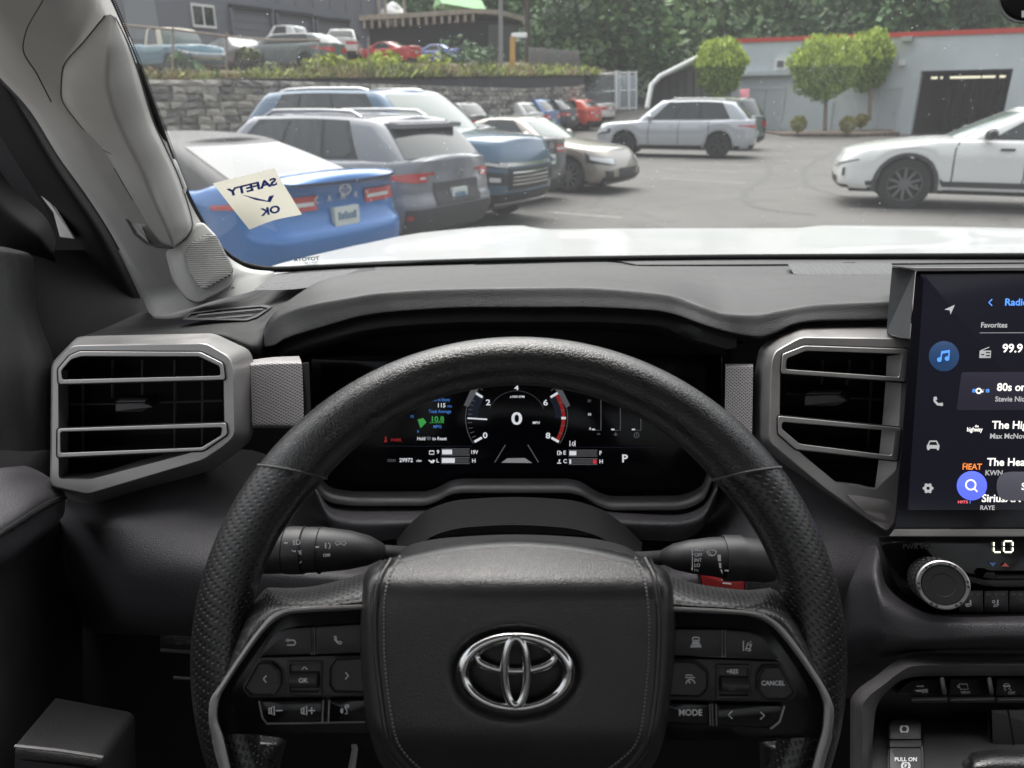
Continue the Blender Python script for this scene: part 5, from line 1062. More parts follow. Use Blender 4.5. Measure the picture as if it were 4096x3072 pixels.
# trim blocks beside the cluster
skin('trim_block', [[(1004, 1440, .73), (1100, 1428, .73), (1196, 1424, .73)], [(1002, 1452, .705), (1100, 1446, .703), (1204, 1444, .70)], [(1002, 1466, .70), (1100, 1460, .698), (1208, 1458, .695)], [(1010, 1700, .70), (1110, 1700, .698), (1216, 1702, .695)], [(1016, 1712, .72), (1110, 1712, .72), (1216, 1712, .72)]], 30, 40, m_hex, db, 50)
plate('block_end', [(1207, 1452), (1236, 1450), (1246, 1720), (1217, 1722)], .70, .08, m_plas, db, 3, 2)
skin('trim_block', [[(2900, 1456, .73), (3012, 1456, .70)], [(2902, 1470, .72), (3012, 1468, .69)], [(2898, 1720, .72), (3008, 1740, .69)]], 20, 24, m_hex, db, 50)
def vent(sil, out, opn, D, uo, ui, lo, li, knob, rods, vr, shade):
    t = loops_mesh('air_vent', [W(orient(rnd(sil, 30, 4)), D + .09), W(orient(rnd(sil, 26, 4)), D + .055), W(orient(inset(rnd(out, 26, 4), -3)), D + .012), W(orient(rnd(out, 24, 4)), D + .001), W(orient(inset(rnd(out, 24, 4), 4)), D), W(orient(inset(rnd(opn, 16, 4), -2)), D), W(orient(rnd(opn, 16, 4)), D + .002), W(orient(rnd(opn, 16, 4)), D + .075)], m_sat, db, False, False, 30)
    if shade: skin('vent_side', [[(234, 1480, D + .004), (236, 1700, D + .004), (236, 1914, D + .004)], [(272, 1480, D + .03), (274, 1700, D + .03), (274, 1905, D + .03)]], 10, 5, m_sat, db, 60); skin('vent_floor', [[(236, 1912, D + .003), (362, 1915, D + .003), (560, 1862, D + .003), (765, 1808, D + .003)], [(270, 1893, D + .03), (370, 1890, D + .03), (560, 1842, D + .03), (740, 1795, D + .03)]], 16, 5, m_sat, db, 60)
    plate('throat', [(x, y) for x, y in inset(rnd(opn, 10, 2), -14)], D + .06, .01, m_void, t, 2, 1)
    for k, (a, b) in enumerate(((uo, ui), (lo, li))): (frame('louvre', a, b, D - .0035, .02, m_sat, t, 10, 3, 4, .05), tube('groove', [P(x, y, D - .0008) for x, y in rnd(a, 10, 3)] + [P(*rnd(a, 10, 3)[0], D - .0008)], .0011, m_void, t, 6, False))
    for a, b in rods: tube('vane', [P(*a, D + .03), P(*b, D + .03)], .0011, m_btn, t, 6)
    for a, b in vr: tube('vane', [P(*a, D + .045), P(*b, D + .045)], .0014, m_knee, t, 6)
    x0, y0, x1, y1 = knob
    kb = loops_mesh('vent_knob', [W(rnd([(x0 + 30, y0 - 30), (x1 + 10, y0 - 30), (x1 + 20, y1 - 40), (x0 + 30, y1 - 40)][::-1], 8), D + .05), W(rnd([(x0 + 4, y0 - 12), (x1 - 30, y0 - 14), (x1 + 14, y1 - 24), (x0 + 4, y1 - 14)][::-1], 8), D + .02), W(rnd([(x0, y0), (x1 - 40, y0 - 2), (x1, y1 - 20), (x1 - 45, y1), (x0, y1)][::-1][:4], 8), D + .003), W(rnd([(x0 + 5, y0 + 4), (x1 - 44, y0 + 2), (x1 - 6, y1 - 20), (x0 + 5, y1 - 4)][::-1], 8), D)], m_btn, t, False, True, 40)
    for i in range(3): tube('rib', [P(x0 + 14 + i * 4, y0 - 4 - i * 5, D + .004 + i * .006), P(x1 - 30 + i * 5, y0 - 6 - i * 5, D + .004 + i * .006)], .0009, m_plas, kb, 5)
    return t
vent([(206, 1452), (310, 1345), (856, 1333), (1000, 1400), (1022, 1470), (1012, 1750), (950, 1810), (850, 1880), (370, 2020), (200, 1985)], [(208, 1459), (289, 1381), (826, 1372), (922, 1429), (938, 1489), (940, 1742), (904, 1779), (814, 1840), (350, 1978), (203, 1945)],
     [(234, 1480), (298, 1412), (804, 1410), (888, 1453), (893, 1500), (898, 1720), (882, 1762), (765, 1809), (362, 1916), (236, 1914)], .655,
     [(231, 1477), (277, 1423), (319, 1405), (802, 1408), (892, 1453), (901, 1519), (234, 1537)], [(245, 1483), (284, 1438), (325, 1425), (796, 1426), (879, 1465), (882, 1503), (250, 1519)],
     [(229, 1715), (904, 1691), (910, 1738), (814, 1803), (229, 1830)], [(242, 1727), (888, 1709), (885, 1742), (806, 1790), (242, 1812)], (458, 1612, 612, 1648), [((282, 1617), (462, 1615)), ((640, 1610), (890, 1602))], [((331, 1500), (331, 1800)), ((450, 1440), (450, 1590)), ((570, 1440), (570, 1580)), ((700, 1440), (700, 1800)), ((810, 1440), (810, 1780))], 1)
vent([(3020, 1480), (3036, 1392), (3110, 1335), (3203, 1300), (3655, 1290), (3670, 1400), (3600, 2120), (3556, 2156), (3290, 1985), (3020, 1760)][::1], [(3085, 1445), (3098, 1408), (3120, 1392), (3203, 1347), (3640, 1354), (3652, 1400), (3584, 2080), (3550, 2132), (3300, 1955), (3075, 1768)],
     [(3122, 1480), (3140, 1425), (3165, 1410), (3222, 1390), (3600, 1400), (3612, 1420), (3585, 1880), (3500, 1958), (3346, 1930), (3118, 1740)], .655,
     [(3129, 1416), (3217, 1382), (3637, 1396), (3624, 1528), (3124, 1494)], [(3147, 1434), (3224, 1403), (3606, 1416), (3596, 1508), (3143, 1477)], [(3112, 1663), (3604, 1711), (3590, 1843), (3183, 1798), (3112, 1735)], [(3130, 1688), (3578, 1724), (3566, 1822), (3197, 1775), (3126, 1714)],
     (3215, 1580, 3390, 1624), [((3142, 1574), (3220, 1576)), ((3390, 1590), (3535, 1600))], [((3490, 1440), (3470, 1800)), ((3400, 1440), (3385, 1540)), ((3290, 1440), (3285, 1540))], 0)
skin('vent_side', [[(3616, 1415, .660), (3606, 1560, .659), (3594, 1860, .658), (3586, 2000, .658)], [(3548, 1425, .672), (3540, 1560, .672), (3512, 1860, .672), (3498, 1960, .672)]], 16, 6, m_sat, db, 60)
skin('vent_foot', [[(3330, 1925, .66), (3420, 1935, .66), (3500, 1950, .66), (3590, 1930, .66)], [(3440, 2030, .652), (3480, 2035, .652), (3530, 2040, .652), (3584, 2040, .655)], [(3546, 2136, .66), (3555, 2138, .66), (3565, 2138, .66), (3578, 2128, .66)]], 14, 10, m_sat, db, 60)
m_bl = K(1400, 1450, .5877)
def ct(s, x, y, h, m, ax='l', sx=1.0): (a, b), = m_bl((x, y)); return text(s, a, b, h * .5877, DC - .0012, m, ds, ax, sx)
def cl(name, lines, wd, m, polys=()): return strokes(name, [m_bl(*l) for l in lines], wd, DC - .0012, m, ds, [m_bl(*p) for p in polys])
for a in (('Distance to Empty', 682, 262, 20, m_eB, 'r', .8), ('115', 650, 305, 28, m_eW, 'r'), ('miles', 694, 304, 15, m_eB, 'r', .75), ('Total Average', 688, 343, 22, m_eB, 'r', .85), ('10.8', 640, 404, 38, m_eG, 'r'), ('MPG', 595, 446, 20, m_eB, 'c'), ('15', 423, 375, 17, m_eB, 'c'), ('0', 463, 477, 17, m_eB, 'c'), ('Hold', 512, 528, 22, m_eW, 'r', .9), ('to Reset', 560, 528, 22, m_eW, 'l', .9), ('PARK', 280, 537, 21, m_eR), ('29972', 336, 677, 26, m_eW), ('miles', 452, 675, 15, m_eW, 'l', .8), ('ODO', 254, 675, 17, m_eD), ('9', 590, 621, 26, m_eW), ('19V', 826, 623, 26, m_eW, 'l', .85), ('L', 589, 680, 26, m_eW), ('H', 831, 681, 26, m_eW),
          ('2', 940, 290, 38, m_eW, 'c', 1.2), ('4', 1133, 188, 32, m_eW, 'c', 1.3), ('6', 1331, 291, 38, m_eW, 'c', 1.2), ('0', 920, 514, 38, m_eW, 'c', 1.2), ('8', 1348, 516, 38, m_eW, 'c', 1.2), ('x1000 RPM', 1137, 240, 15, m_eW, 'c'), ('0', 1135, 421, 82, m_eW, 'c', 1.3), ('MPH', 1267, 418, 17, m_eW, 'c'), ('20', 1640, 269, 17, m_eD, 'r'), ('10', 1641, 361, 17, m_eW, 'r'), ('0', 1640, 459, 17, m_eW, 'r'), ('PSI', 1692, 493, 12, m_eD, 'c'), ('E', 1453, 626, 26, m_eW), ('F', 1698, 628, 26, m_eW), ('C', 1452, 684, 26, m_eW), ('H', 1698, 686, 26, m_eW), ('P', 1872, 678, 52, m_eW, 'c', 1.1)): ct(*a)
cl('symbol', [[(242, 520), (236, 532), (250, 532), (242, 520)]], 3, m_eR, [[(232, 542), (240, 515), (250, 520), (254, 542)], arc(243, 510, 7, 0, 360, 10)])
cl('symbol', [[(540, 603), (572, 603), (572, 624), (540, 624), (540, 603)], [(545, 600), (551, 600)], [(562, 600), (568, 600)]], 3, m_eW); cl('symbol', [[(535, 665), (548, 672), (560, 672), (566, 664), (578, 670)], [(548, 680), (566, 680), (572, 670)]], 4, m_eW)
cl('symbol', [[(1413, 602), (1413, 628), (1428, 628), (1428, 602), (1413, 602)], [(1431, 608), (1438, 612), (1438, 626)]], 3, m_eW); cl('symbol', [[(1424, 660), (1424, 680)], [(1410, 685), (1438, 685)], [(1424, 664), (1432, 664)]], 3, m_eW)
cl('pointer', [[(800, 379), (934, 387)]], 5, m_eW); cl('gauge_line', [[(540, 410), (640, 410)]], 1.5, m_eG)
cl('gauge_fan', [], 1, m_eG, [[(460, 388), (500, 378), (520, 408), (480, 448)]])
gx, gy = 1134, 378
for nm, r0, r1, a0, a1, m in (('dial_arc', 345, 349, 152, 212, m_eD), ('dial_arc', 345, 349, -32, 28, m_eD), ('dial_arc', 196, 198, 20, 160, m_eD), ('redline', 306, 332, -30, 32, m_eR), ('dial_band', 262, 332, 146, 180, m_eBl), ('dial_band', 262, 304, 0, 34, m_eBl)):
    o = arc(gx, gy, r1, a0, a1, 20, r1 * .94); i_ = arc(gx, gy, r0, a0, a1, 20, r0 * .94); mb = MB()
    for k in range(20): mb.poly(m_bl(o[k], o[k+1], i_[k+1], i_[k]), DC - .0008 if nm == 'dial_band' else DC - .001)
    mb.build(nm, m, ds, 0)
for a, big in [(147, 1), (157, 0), (163, 0), (169, 0), (175, 0), (186, 0), (193, 0), (199, 0), (205, 0), (211, 1), (33, 1), (-31, 1), (0, 2), (10, 0), (20, 0), (-10, 0), (-20, 0), (40, 0), (139, 0)]:
    u = (math.cos(math.radians(a)), -math.sin(math.radians(a)) * .94); r0, r1 = ((276, 335) if big == 1 else (304, 335) if big else (306, 334)); cl('dial_tick', [[(gx + u[0] * r0, gy + u[1] * r0), (gx + u[0] * r1, gy + u[1] * r1)]], 8 if big else 2, m_eW if big else m_eD)
for q_ in ([(775, 292), (820, 190), (878, 176), (858, 212), (805, 302)], [(1498, 292), (1448, 190), (1395, 180), (1418, 214), (1470, 310)]): cl('dial_shoulder', [], 1, m_eD, [q_])
def bar(x0, y0, x1, y1, f, segs, hot=None):
    cl('gauge_frame', [[(x0, y0), (x1, y0), (x1, y1), (x0, y1), (x0, y0)]], 2.5, m_eD); cl('gauge_fill', [], 1, m_eW, [[(x0 + 5, y0 + 5), (lerp(x0, x1, f), y0 + 5), (lerp(x0, x1, f), y1 - 5), (x0 + 5, y1 - 5)]])
    cl('gauge_rest', [], 1, m_eBl if False else mat('dim_bar', (.05, .05, .055), .5, emit=.3), [[(lerp(x0, x1, f) + 4, y0 + 5), (x1 - 5, y0 + 5), (x1 - 5, y1 - 5), (lerp(x0, x1, f) + 4, y1 - 5)]])
    if hot: cl('gauge_hot', [], 1, em('hot_red', (.6, .02, .03), .6), [[(lerp(x0, x1, .85), y0 + 5), (x1 - 6, y0 + 5), (x1 - 6, y1 - 5), (lerp(x0, x1, .85), y1 - 5)]])
bar(622, 588, 815, 630, .38, 0); bar(620, 646, 815, 688, .48, 4); bar(1488, 597, 1684, 637, .27, 4); bar(1488, 654, 1684, 694, .09, 0, True)
for x, y in ((1708, 250), (1840, 290), (1980, 350)): cl('gauge_scale', [[(x, y), (x, 461), (x - 62, 461)]], 2.5, m_eD); cl('gauge_mark', [[(x - 62, 456), (x - 40, 456)]], 5, m_eW)
cl('symbol', arc(1950, 494, 17, 0, 360, 12) and [arc(1950, 494, 17, 0, 360, 12), [(1950, 486), (1950, 502)]], 2.5, m_eD); cl('symbol', [[(1795, 490), (1820, 490)], [(1808, 475), (1808, 500)]], 3, m_eD)
cl('symbol', [[(1497, 532), (1497, 570)], [(1532, 532), (1532, 570)], [(1510, 562), (1518, 540), (1530, 545), (1522, 568), (1510, 562)]], 2.5, m_eW)
cl('lane_line', [[(985, 680), (1058, 560)], [(1283, 680), (1210, 560)]], 3, m_eD); cl('car_icon', [], 1, mat('car_icon_grey', (.16, .16, .17), .4, emit=.5), [[(1030, 682), (1070, 652), (1190, 650), (1240, 684)]]); cl('divider', [[(200, 568), (830, 570)], [(1500, 575), (2080, 580)]], 1.5, m_eBl)
cl('symbol', [], 1, m_eD, [[(516, 512), (528, 504), (545, 504), (555, 516), (545, 528), (528, 528)]])

# ---------------------------------------------------------------- stalks
def stalk(name, label, pts, radii, D, tip):
    t = thing(name, label, 'control stalk', tuple(P(*tip)))
    tube('lever', [P(x, y, d) for x, y, d in pts], radii, m_plas, t, 24, True, False, 1.0); return t
ls = stalk('light_stalk', 'black lighting stalk with white headlamp symbols, beside the knee panel', [(1040, 2206, .60), (1078, 2206, .60), (1140, 2202, .60), (1148, 2202, .60), (1200, 2200, .60), (1290, 2198, .60), (1400, 2200, .605), (1470, 2202, .61), (1515, 2204, .62), (1528, 2206, .625)], [.0172, .0176, .0178, .0179, .0182, .0178, .0154, .0122, .0075, .003], .6, (1530, 2206, .63))
tube('neck', [P(1500, 2206, .622), P(1560, 2212, .63), P(1680, 2230, .66)], [.006, .0065, .009], m_plas, ls, 12)
rs_ = stalk('wiper_stalk', 'black wiper stalk printed MIST OFF INT LO HI, near the red button', [(2652, 2226, .615), (2665, 2226, .61), (2700, 2226, .605), (2760, 2226, .60), (2850, 2227, .60), (2900, 2230, .60), (2960, 2235, .60), (3000, 2238, .60), (3060, 2244, .60), (3095, 2250, .60), (3108, 2252, .60)], [.003, .007, .0105, .0132, .0155, .0165, .0175, .0172, .0170, .0150, .010], .6, (2650, 2226, .62))
tube('neck', [P(2670, 2228, .612), P(2600, 2235, .63), P(2450, 2250, .66)], [.006, .0065, .009], m_plas, rs_, 12)
for x0, x1, r, y, p in ((1150, 1214, .0187, 2201, ls), (1215, 1218, .0189, 2200, ls), (2892, 2966, .0180, 2232, rs_)):
    tube('switch_ring', [P(x0, y, .60), P((x0 + x1) / 2, y, .60), P(x1, y, .60)], [r, r * 1.015, r], m_btn, p, 28)
for x in (1146, 1219, 1282): tube('groove', [P(x - 1, 2200, .60), P(x + 2, 2200, .60)], [.0188] * 2, m_void, ls, 28)
X2 = K(750, 2000, .646); DL = .5805
def t2(s, x, y, h, m, par, D, ax='c', sx=1, KK=X2): (a, b), = KK((x, y)); return text(s, a, b, h * .646, D, m, par, ax, sx)
def s2(lines, wd, m, par, D, polys=(), KK=X2, nm='symbol'): return strokes(nm, [KK(*l) for l in lines], wd, D, m, par, [KK(*p) for p in polys])
t2('AUTO', 670, 390, 18, m_print, ls, DL + .0022); t2('OFF', 862, 351, 18, m_print, ls, DL + .001); t2('DRL', 645, 432, 14, m_prnd, ls, DL + .0072); t2('OFF', 672, 440, 12, m_prnd, ls, DL + .0074)
s2([[(675, 246), (675, 276), *arc(678, 261, 20, -80, 80, 8, 15), (675, 246)], [(653, 250), (668, 247)], [(652, 258), (667, 255)], [(652, 266), (667, 263)], [(654, 275), (668, 272)]], 2.6, m_print, ls, DL)
s2([arc(667, 324, 9, 90, 270, 6, 11) + [(667, 313)], arc(684, 324, 9, -90, 90, 6, 11) + [(684, 335)], [(645, 312), (655, 317)], [(645, 324), (655, 324)], [(645, 337), (655, 332)], [(706, 312), (696, 317)], [(706, 324), (696, 324)], [(706, 337), (696, 332)]], 2.4, m_print, ls, DL + .001)
s2([arc(870, 284, 14, -80, 80, 7, 18) + [(870, 266)], [(850, 272), (862, 270)], [(850, 284), (862, 282)], [(850, 296), (862, 294)], [(857, 266), (853, 284), (858, 300)]], 2.4, m_print, ls, DL - .0005)
s2([[(914, 266), (930, 248), (930, 258), (944, 258), (944, 274), (930, 274), (930, 284), (914, 266)], [(983, 266), (967, 248), (967, 258), (953, 258), (953, 274), (967, 274), (967, 284), (983, 266)]], 2.6, m_print, ls, DL + .0005)
s2([], 1, m_print, ls, DL - .0002, [[(598, 261), (622, 261), (618, 270), (596, 270)], [(793, 286), (816, 286), (813, 296), (791, 296)]], nm='mark')
X4 = K(2500, 2000, .646)
for s, y, dd in (('MIST', 316, 0), ('OFF', 350, 0), ('INT', 382, .0005), ('LO', 414, .003), ('HI', 441, .006)): t2(s, 430, y, 21, m_print, rs_, .5825 + dd, 'l', .95, X4)
t2('INT', 628, 432, 22, m_print, rs_, .585, 'l', 1, X4)
s2([[(417, 335), (415, 300)], [(418, 350), (417, 425)]], 3.2, m_print, rs_, .584, [[(406, 312), (414, 290), (424, 312)], arc(417, 338, 6, 0, 360, 8), [(408, 420), (415, 440), (424, 420)]], X4)
s2([[(505, 320), *arc(536, 345, 42, 140, 40, 8, 36), (555, 340), *arc(536, 355, 20, 45, 135, 6, 14), (505, 320)], [(540, 350), (518, 318)]], 2.6, m_print, rs_, .582, (), X4)
s2([], 1, m_print, rs_, .5815, [[(571, 338), (594, 338), (594, 380), (576, 378)], [(580, 388), (596, 390), (596, 424), (584, 420)], [(589, 430), (602, 432), (604, 462)], [(617, 431), (642, 434), (641, 443), (616, 440)]], X4, 'mark')
rb = thing('start_button', 'red start button with small white print under the wiper stalk', 'button', tuple(P(2905, 2320, .66)))
plate('cap', [(2800, 2290), (2980, 2300), (2975, 2370), (2815, 2365)], .635, .02, m_redb, rb, 14, 6); frame('bezel', [(2785, 2275), (2995, 2285), (2990, 2385), (2800, 2380)], [(2800, 2290), (2980, 2300), (2975, 2370), (2815, 2365)], .638, .02, m_btn, rb, 14, 4)
strokes('marks', [[(2885, 2318), (2908, 2320)], [(2890, 2332), (2925, 2335)]], 5, .6342, m_print, rb)
tube('key_slot', [P(2855, 2318, .655), P(2860, 2318, .65)], .004, m_void, rb, 6)
# ================================================================ STEERING WHEEL
DW = .445; CX, CY, RO = 2075, 2660, 1313
whl = thing('steering_wheel', 'black leather steering wheel with perforated grips and a chrome oval emblem', 'steering wheel', tuple(P(CX, CY, .47)))
RT_ = [(-180, 105), (-150, 112), (-60, 112), (-40, 116), (-10, 120), (10, 112), (25, 113), (40, 120), (55, 110), (75, 99), (90, 97), (105, 99), (125, 110), (140, 120), (155, 113), (170, 112), (190, 118), (220, 116), (240, 112), (330, 112)]
def skew(a): return 3.3 * max(-1, min(1, (a - 90) / 45)) * (1 if -10 < a < 190 else max(0, 1 - (abs(a - 90) - 100) / 30))
def rim_arc(name, a0, a1, n, m, swell=0, cap=False):
    V, uv = [], []; ns = 22; L = []
    for i in range(n + 1):
        a = lerp(a0, a1, i / n); r = tab(RT_, a); e = min(i, n - i); r += swell * (1 if e > 0 else .0) - (3 if e == 0 and swell else 0)
        R0 = RO - r + (swell if e else 0)
        for k in range(ns + 1):
            b = 2 * math.pi * k / ns; q = R0 + r * math.cos(b); a2 = math.radians(a + skew(a) * math.cos(b)); ca, sa = math.cos(a2), math.sin(a2)
            V.append(P(CX + q * ca, CY - q * sa, DW - r * DW / FPX * 1.12 * math.sin(b))); uv.append((math.radians(a) * R0 * DW / FPX, b * r * DW / FPX))
    return mesh(name, V, grid_faces(ns + 1, n + 1, False, True), m, whl, 70, uv=uv)
rim_arc('rim_cover', 40.3, 139.2, 90, m_rim)
rim_arc('rim_grip', 139.2, 236, 70, m_perf, 1.5); rim_arc('rim_grip', -56, 40.3, 70, m_perf, 1.5)
rim_arc('rim_cover', 236, 304, 40, m_rim)
for a_ in (40.3, 139.2):
    r = tab(RT_, a_) + 1.5; R0 = RO - r + 1; ca, sa = math.cos(math.radians(a_)), math.sin(math.radians(a_)); pts = []
    for k in range(25):
        b = 2 * math.pi * k / 24; q = R0 + r * math.cos(b); a2 = math.radians(a_ + skew(a_) * math.cos(b)); ca, sa = math.cos(a2), math.sin(a2); pts.append(P(CX + q * ca, CY - q * sa, DW - r * DW / FPX * 1.12 * math.sin(b)))
    tube('rim_seam', pts, .0008, m_seam, whl, 6)
m_spk = m_perf
def web(nm, top, bot, dt, db_, m=m_perf):
    n = 40; T, B = cr(top, n), cr(bot, n); rows = []
    for t, dd in ((0, .014), (.15, .003), (.4, -.004), (.75, -.005), (.93, -.002), (1, .005)):
        rows.append([(*lerpt(a[:2], b[:2], t), lerp(a[2], b[2], t) + dd) for a, b in zip(T, B)])
    skin(nm, rows, 50, 20, m, whl, 75)
web('spoke_cover', [(1470, 2288, .447), (1330, 2328, .447), (1230, 2348, .447), (1150, 2352, .447), (1078, 2350, .446), (1030, 2390, .440), (975, 2470, .432), (930, 2600, .428), (890, 2740, .428), (850, 2840, .430), (830, 2940, .432)],
    [(1470, 2420, .414), (1350, 2428, .414), (1230, 2434, .414), (1165, 2438, .414), (1103, 2457, .414), (1038, 2520, .414), (980, 2600, .414), (930, 2682, .414), (884, 2747, .414), (850, 2817, .414), (843, 2940, .414)], 0, 0)
web('spoke_cover', [(2670, 2300, .447), (2800, 2338, .447), (2900, 2352, .447), (2990, 2360, .447), (3082, 2352, .446), (3130, 2390, .440), (3190, 2470, .432), (3240, 2600, .428), (3285, 2740, .428), (3325, 2840, .430), (3345, 2940, .432)],
    [(2670, 2429, .414), (2800, 2432, .414), (2920, 2438, .414), (2978, 2447, .414), (3038, 2464, .414), (3110, 2498, .414), (3174, 2571, .414), (3221, 2633, .414), (3258, 2694, .414), (3316, 2797, .414), (3333, 2940, .414)], 0, 0)
skin('lower_spoke', [[(880, 2925, .462), (1000, 2938, .455), (1110, 2950, .455), (1150, 2960, .47)], [(890, 2960, .448), (1000, 2975, .440), (1110, 2985, .445), (1140, 2990, .47)], [(900, 3070, .446), (1010, 3080, .438), (1100, 3090, .445), (1120, 3090, .47)], [(980, 3350, .446), (1100, 3340, .438), (1190, 3330, .445), (1220, 3330, .47)]], 24, 24, m_perf, whl, 70)
skin('lower_spoke', [[(3035, 2968, .47), (3060, 2966, .455), (3180, 2962, .455), (3300, 2955, .462)], [(3038, 2990, .47), (3070, 2990, .445), (3170, 2990, .440), (3290, 2985, .448)], [(3040, 3090, .47), (3070, 3090, .445), (3170, 3090, .438), (3260, 3080, .446)], [(2940, 3340, .47), (2970, 3340, .445), (3060, 3340, .438), (3160, 3350, .446)]], 24, 24, m_perf, whl, 70)
A2 = lambda pts: X2(*pts)
to = A2([(1120, 645), (640, 670), (540, 700), (440, 800), (330, 950), (200, 1150), (140, 1250), (134, 1330), (160, 1500), (200, 1660), (260, 1860)]); ti = A2([(1120, 676), (650, 702), (562, 737), (472, 817), (372, 952), (258, 1122), (196, 1242), (186, 1335), (228, 1470), (272, 1660), (330, 1860)])
def trim(o, i_): 
    n = 70; O, I = cr(o, n), cr(i_, n); rows = []
    for t, d in ((-.06, .424), (0, .4115), (.12, .4102), (.5, .4098), (.88, .4106), (1, .412), (1.0, .424)): rows.append([(*lerpt(a, b, t), d) for a, b in zip(O, I)])
    V = [P(*p) for r in rows for p in r]; mesh('switch_trim', V, grid_faces(n, len(rows)), m_sat, whl, 40)
trim(to, ti)
to4 = X4((270, 660), (740, 685), (850, 706), (952, 767), (1052, 882), (1182, 1072), (1270, 1230), (1290, 1300), (1285, 1420), (1240, 1600), (1180, 1860)); ti4 = X4((270, 690), (735, 712), (838, 735), (918, 788), (1008, 892), (1130, 1062), (1206, 1192), (1230, 1280), (1222, 1400), (1180, 1560), (1110, 1860))
trim(to4, ti4)
pa = ti[:9] + A2([(236, 1450), (700, 1452), (1130, 1452)]); pnl = plate('switch_panel', pa, .418, .012, m_glos, whl, 10, 3)
pb = ti4[:9] + X4((1190, 1470), (700, 1485), (240, 1490)); pnr = plate('switch_panel', pb, .418, .012, m_glos, whl, 10, 3)
def btn(pts, par, KK=X2, D=.4125, m=m_btn, r=9, dish=0, nm='button'): return plate(nm, KK(*pts), D, .008, m, par, r, 4, 4, dish)
b1 = btn([(452, 962), (505, 870), (560, 816), (625, 799), (766, 788), (766, 952)], pnl); b2 = btn([(795, 788), (1120, 768), (1120, 945), (795, 950)], pnl)
md = btn([(440, 976), (1120, 958), (1120, 1214), (385, 1224), (345, 1180), (342, 1150)], pnl, D=.415, nm='switch_plate')
b3 = btn([(432, 1000), (515, 1000), (578, 1060), (578, 1150), (535, 1214), (388, 1218), (342, 1165)], pnl, dish=.0015); b4 = btn([(912, 978), (1120, 964), (1120, 1200), (905, 1195), (873, 1150), (873, 1035)], pnl, dish=.0015)
fr = frame('scroll_frame', X2((616, 998), (832, 998), (832, 1212), (616, 1212)), X2((634, 1018), (818, 1018), (818, 1188), (634, 1188)), .4135, .01, m_btn, pnl, 8, 3)
plate('scroll_well', X2((634, 1018), (818, 1018), (818, 1188), (634, 1188)), .418, .004, m_glos, fr, 6, 2)
tube('roller', [P(*X2((634, 1110))[0], .4152), P(*X2((640, 1110))[0], .4152), P(*X2((812, 1108))[0], .4152), P(*X2((818, 1108))[0], .4152)], [.0036, .0046, .0046, .0036], m_btn, fr, 16)
v1 = btn([(445, 1245), (836, 1240), (832, 1372), (490, 1386), (462, 1345)], pnl, D=.4155, m=m_glos); v2 = btn([(874, 1240), (1130, 1236), (1130, 1374), (868, 1380)], pnl, D=.4155, m=m_glos)
DB = .4118; mp2 = m_print
s2([[(608, 868), (624, 860), (624, 878), (608, 868)], [(620, 869), (650, 868), *arc(653, 883, 15, 90, -90, 6), (616, 898)]], 3.2, mp2, b1, DB); s2([[(908, 845), (918, 842), (922, 858), (918, 864), (932, 880), (942, 874), (955, 882), (952, 890), (936, 890), (914, 868), (908, 845)]], 2.8, mp2, b2, DB)
s2([[(488, 1088), (470, 1109), (488, 1130)]], 3.4, mp2, b3, DB + .001); s2([[(977, 1066), (996, 1088), (977, 1110)]], 3.4, mp2, b4, DB + .001)
s2([[(708, 1050), (724, 1031), (742, 1050)], [(716, 1152), (730, 1162), (742, 1152)]], 2.4, m_prnd if False else m_print, fr, .4138); t2('OK', 718, 1130, 27, mp2, fr, .4098)
for x in (505, 706): s2([[(x, 1290), (x + 14, 1288), (x + 32, 1276), (x + 32, 1332), (x + 14, 1322), (x, 1322), (x, 1290)], [(x + 14, 1288), (x + 14, 1322)], [(x + 42, 1304), (x + 84, 1303)]] + ([[(x + 63, 1283), (x + 63, 1325)]] if x > 600 else []), 3.2, mp2, v1, .415)
s2([arc(988, 1276, 9, 0, 360, 10), [(975, 1275), (978, 1290), (984, 1296), (990, 1322), (975, 1324)], arc(965, 1305, 8, 90, 270, 5), arc(965, 1305, 16, 110, 250, 5)], 2.8, mp2, v2, .415)
for a, b in (((842, 1240), (836, 1376)), ((880, 1240), (873, 1378)), ((772, 790), (770, 955)), ((786, 790), (786, 955))): tube('divider', [P(*X2(a)[0], .4148), P(*X2(b)[0], .4148)], .0005, m_sat, pnl, 5)
tube('divider', [P(*q, .415) for q in X2((444, 1246), (463, 1345), (492, 1384), (700, 1382), (1100, 1374))], .00045, m_sat, pnl, 5)
c1_ = btn([(255, 800), (600, 803), (600, 968), (255, 962)], pnr, X4); c2_ = btn([(622, 805), (760, 815), (840, 842), (890, 895), (952, 985), (625, 970)], pnr, X4)
btn([(255, 975), (962, 1000), (1062, 1192), (1060, 1215), (1012, 1250), (255, 1237)], pnr, X4, .415, nm='switch_plate')
c3_ = btn([(255, 990), (430, 993), (520, 1060), (520, 1170), (468, 1226), (255, 1222)], pnr, X4, dish=.0015); c4_ = btn([(862, 1025), (965, 1025), (1062, 1195), (1002, 1246), (872, 1242), (820, 1180), (820, 1085)], pnr, X4, dish=.0015)
fr4 = frame('scroll_frame', X4((564, 1018), (780, 1020), (776, 1236), (564, 1234)), X4((582, 1038), (764, 1040), (762, 1212), (582, 1210)), .4135, .01, m_btn, pnr, 8, 3)
plate('scroll_well', X4((582, 1038), (764, 1040), (762, 1212), (582, 1210)), .418, .004, m_glos, fr4, 6, 2)
tube('roller', [P(*X4((584, 1132))[0], .4152), P(*X4((590, 1132))[0], .4152), P(*X4((758, 1138))[0], .4152), P(*X4((764, 1138))[0], .4152)], [.0034, .0044, .0044, .0034], m_btn, fr4, 16)
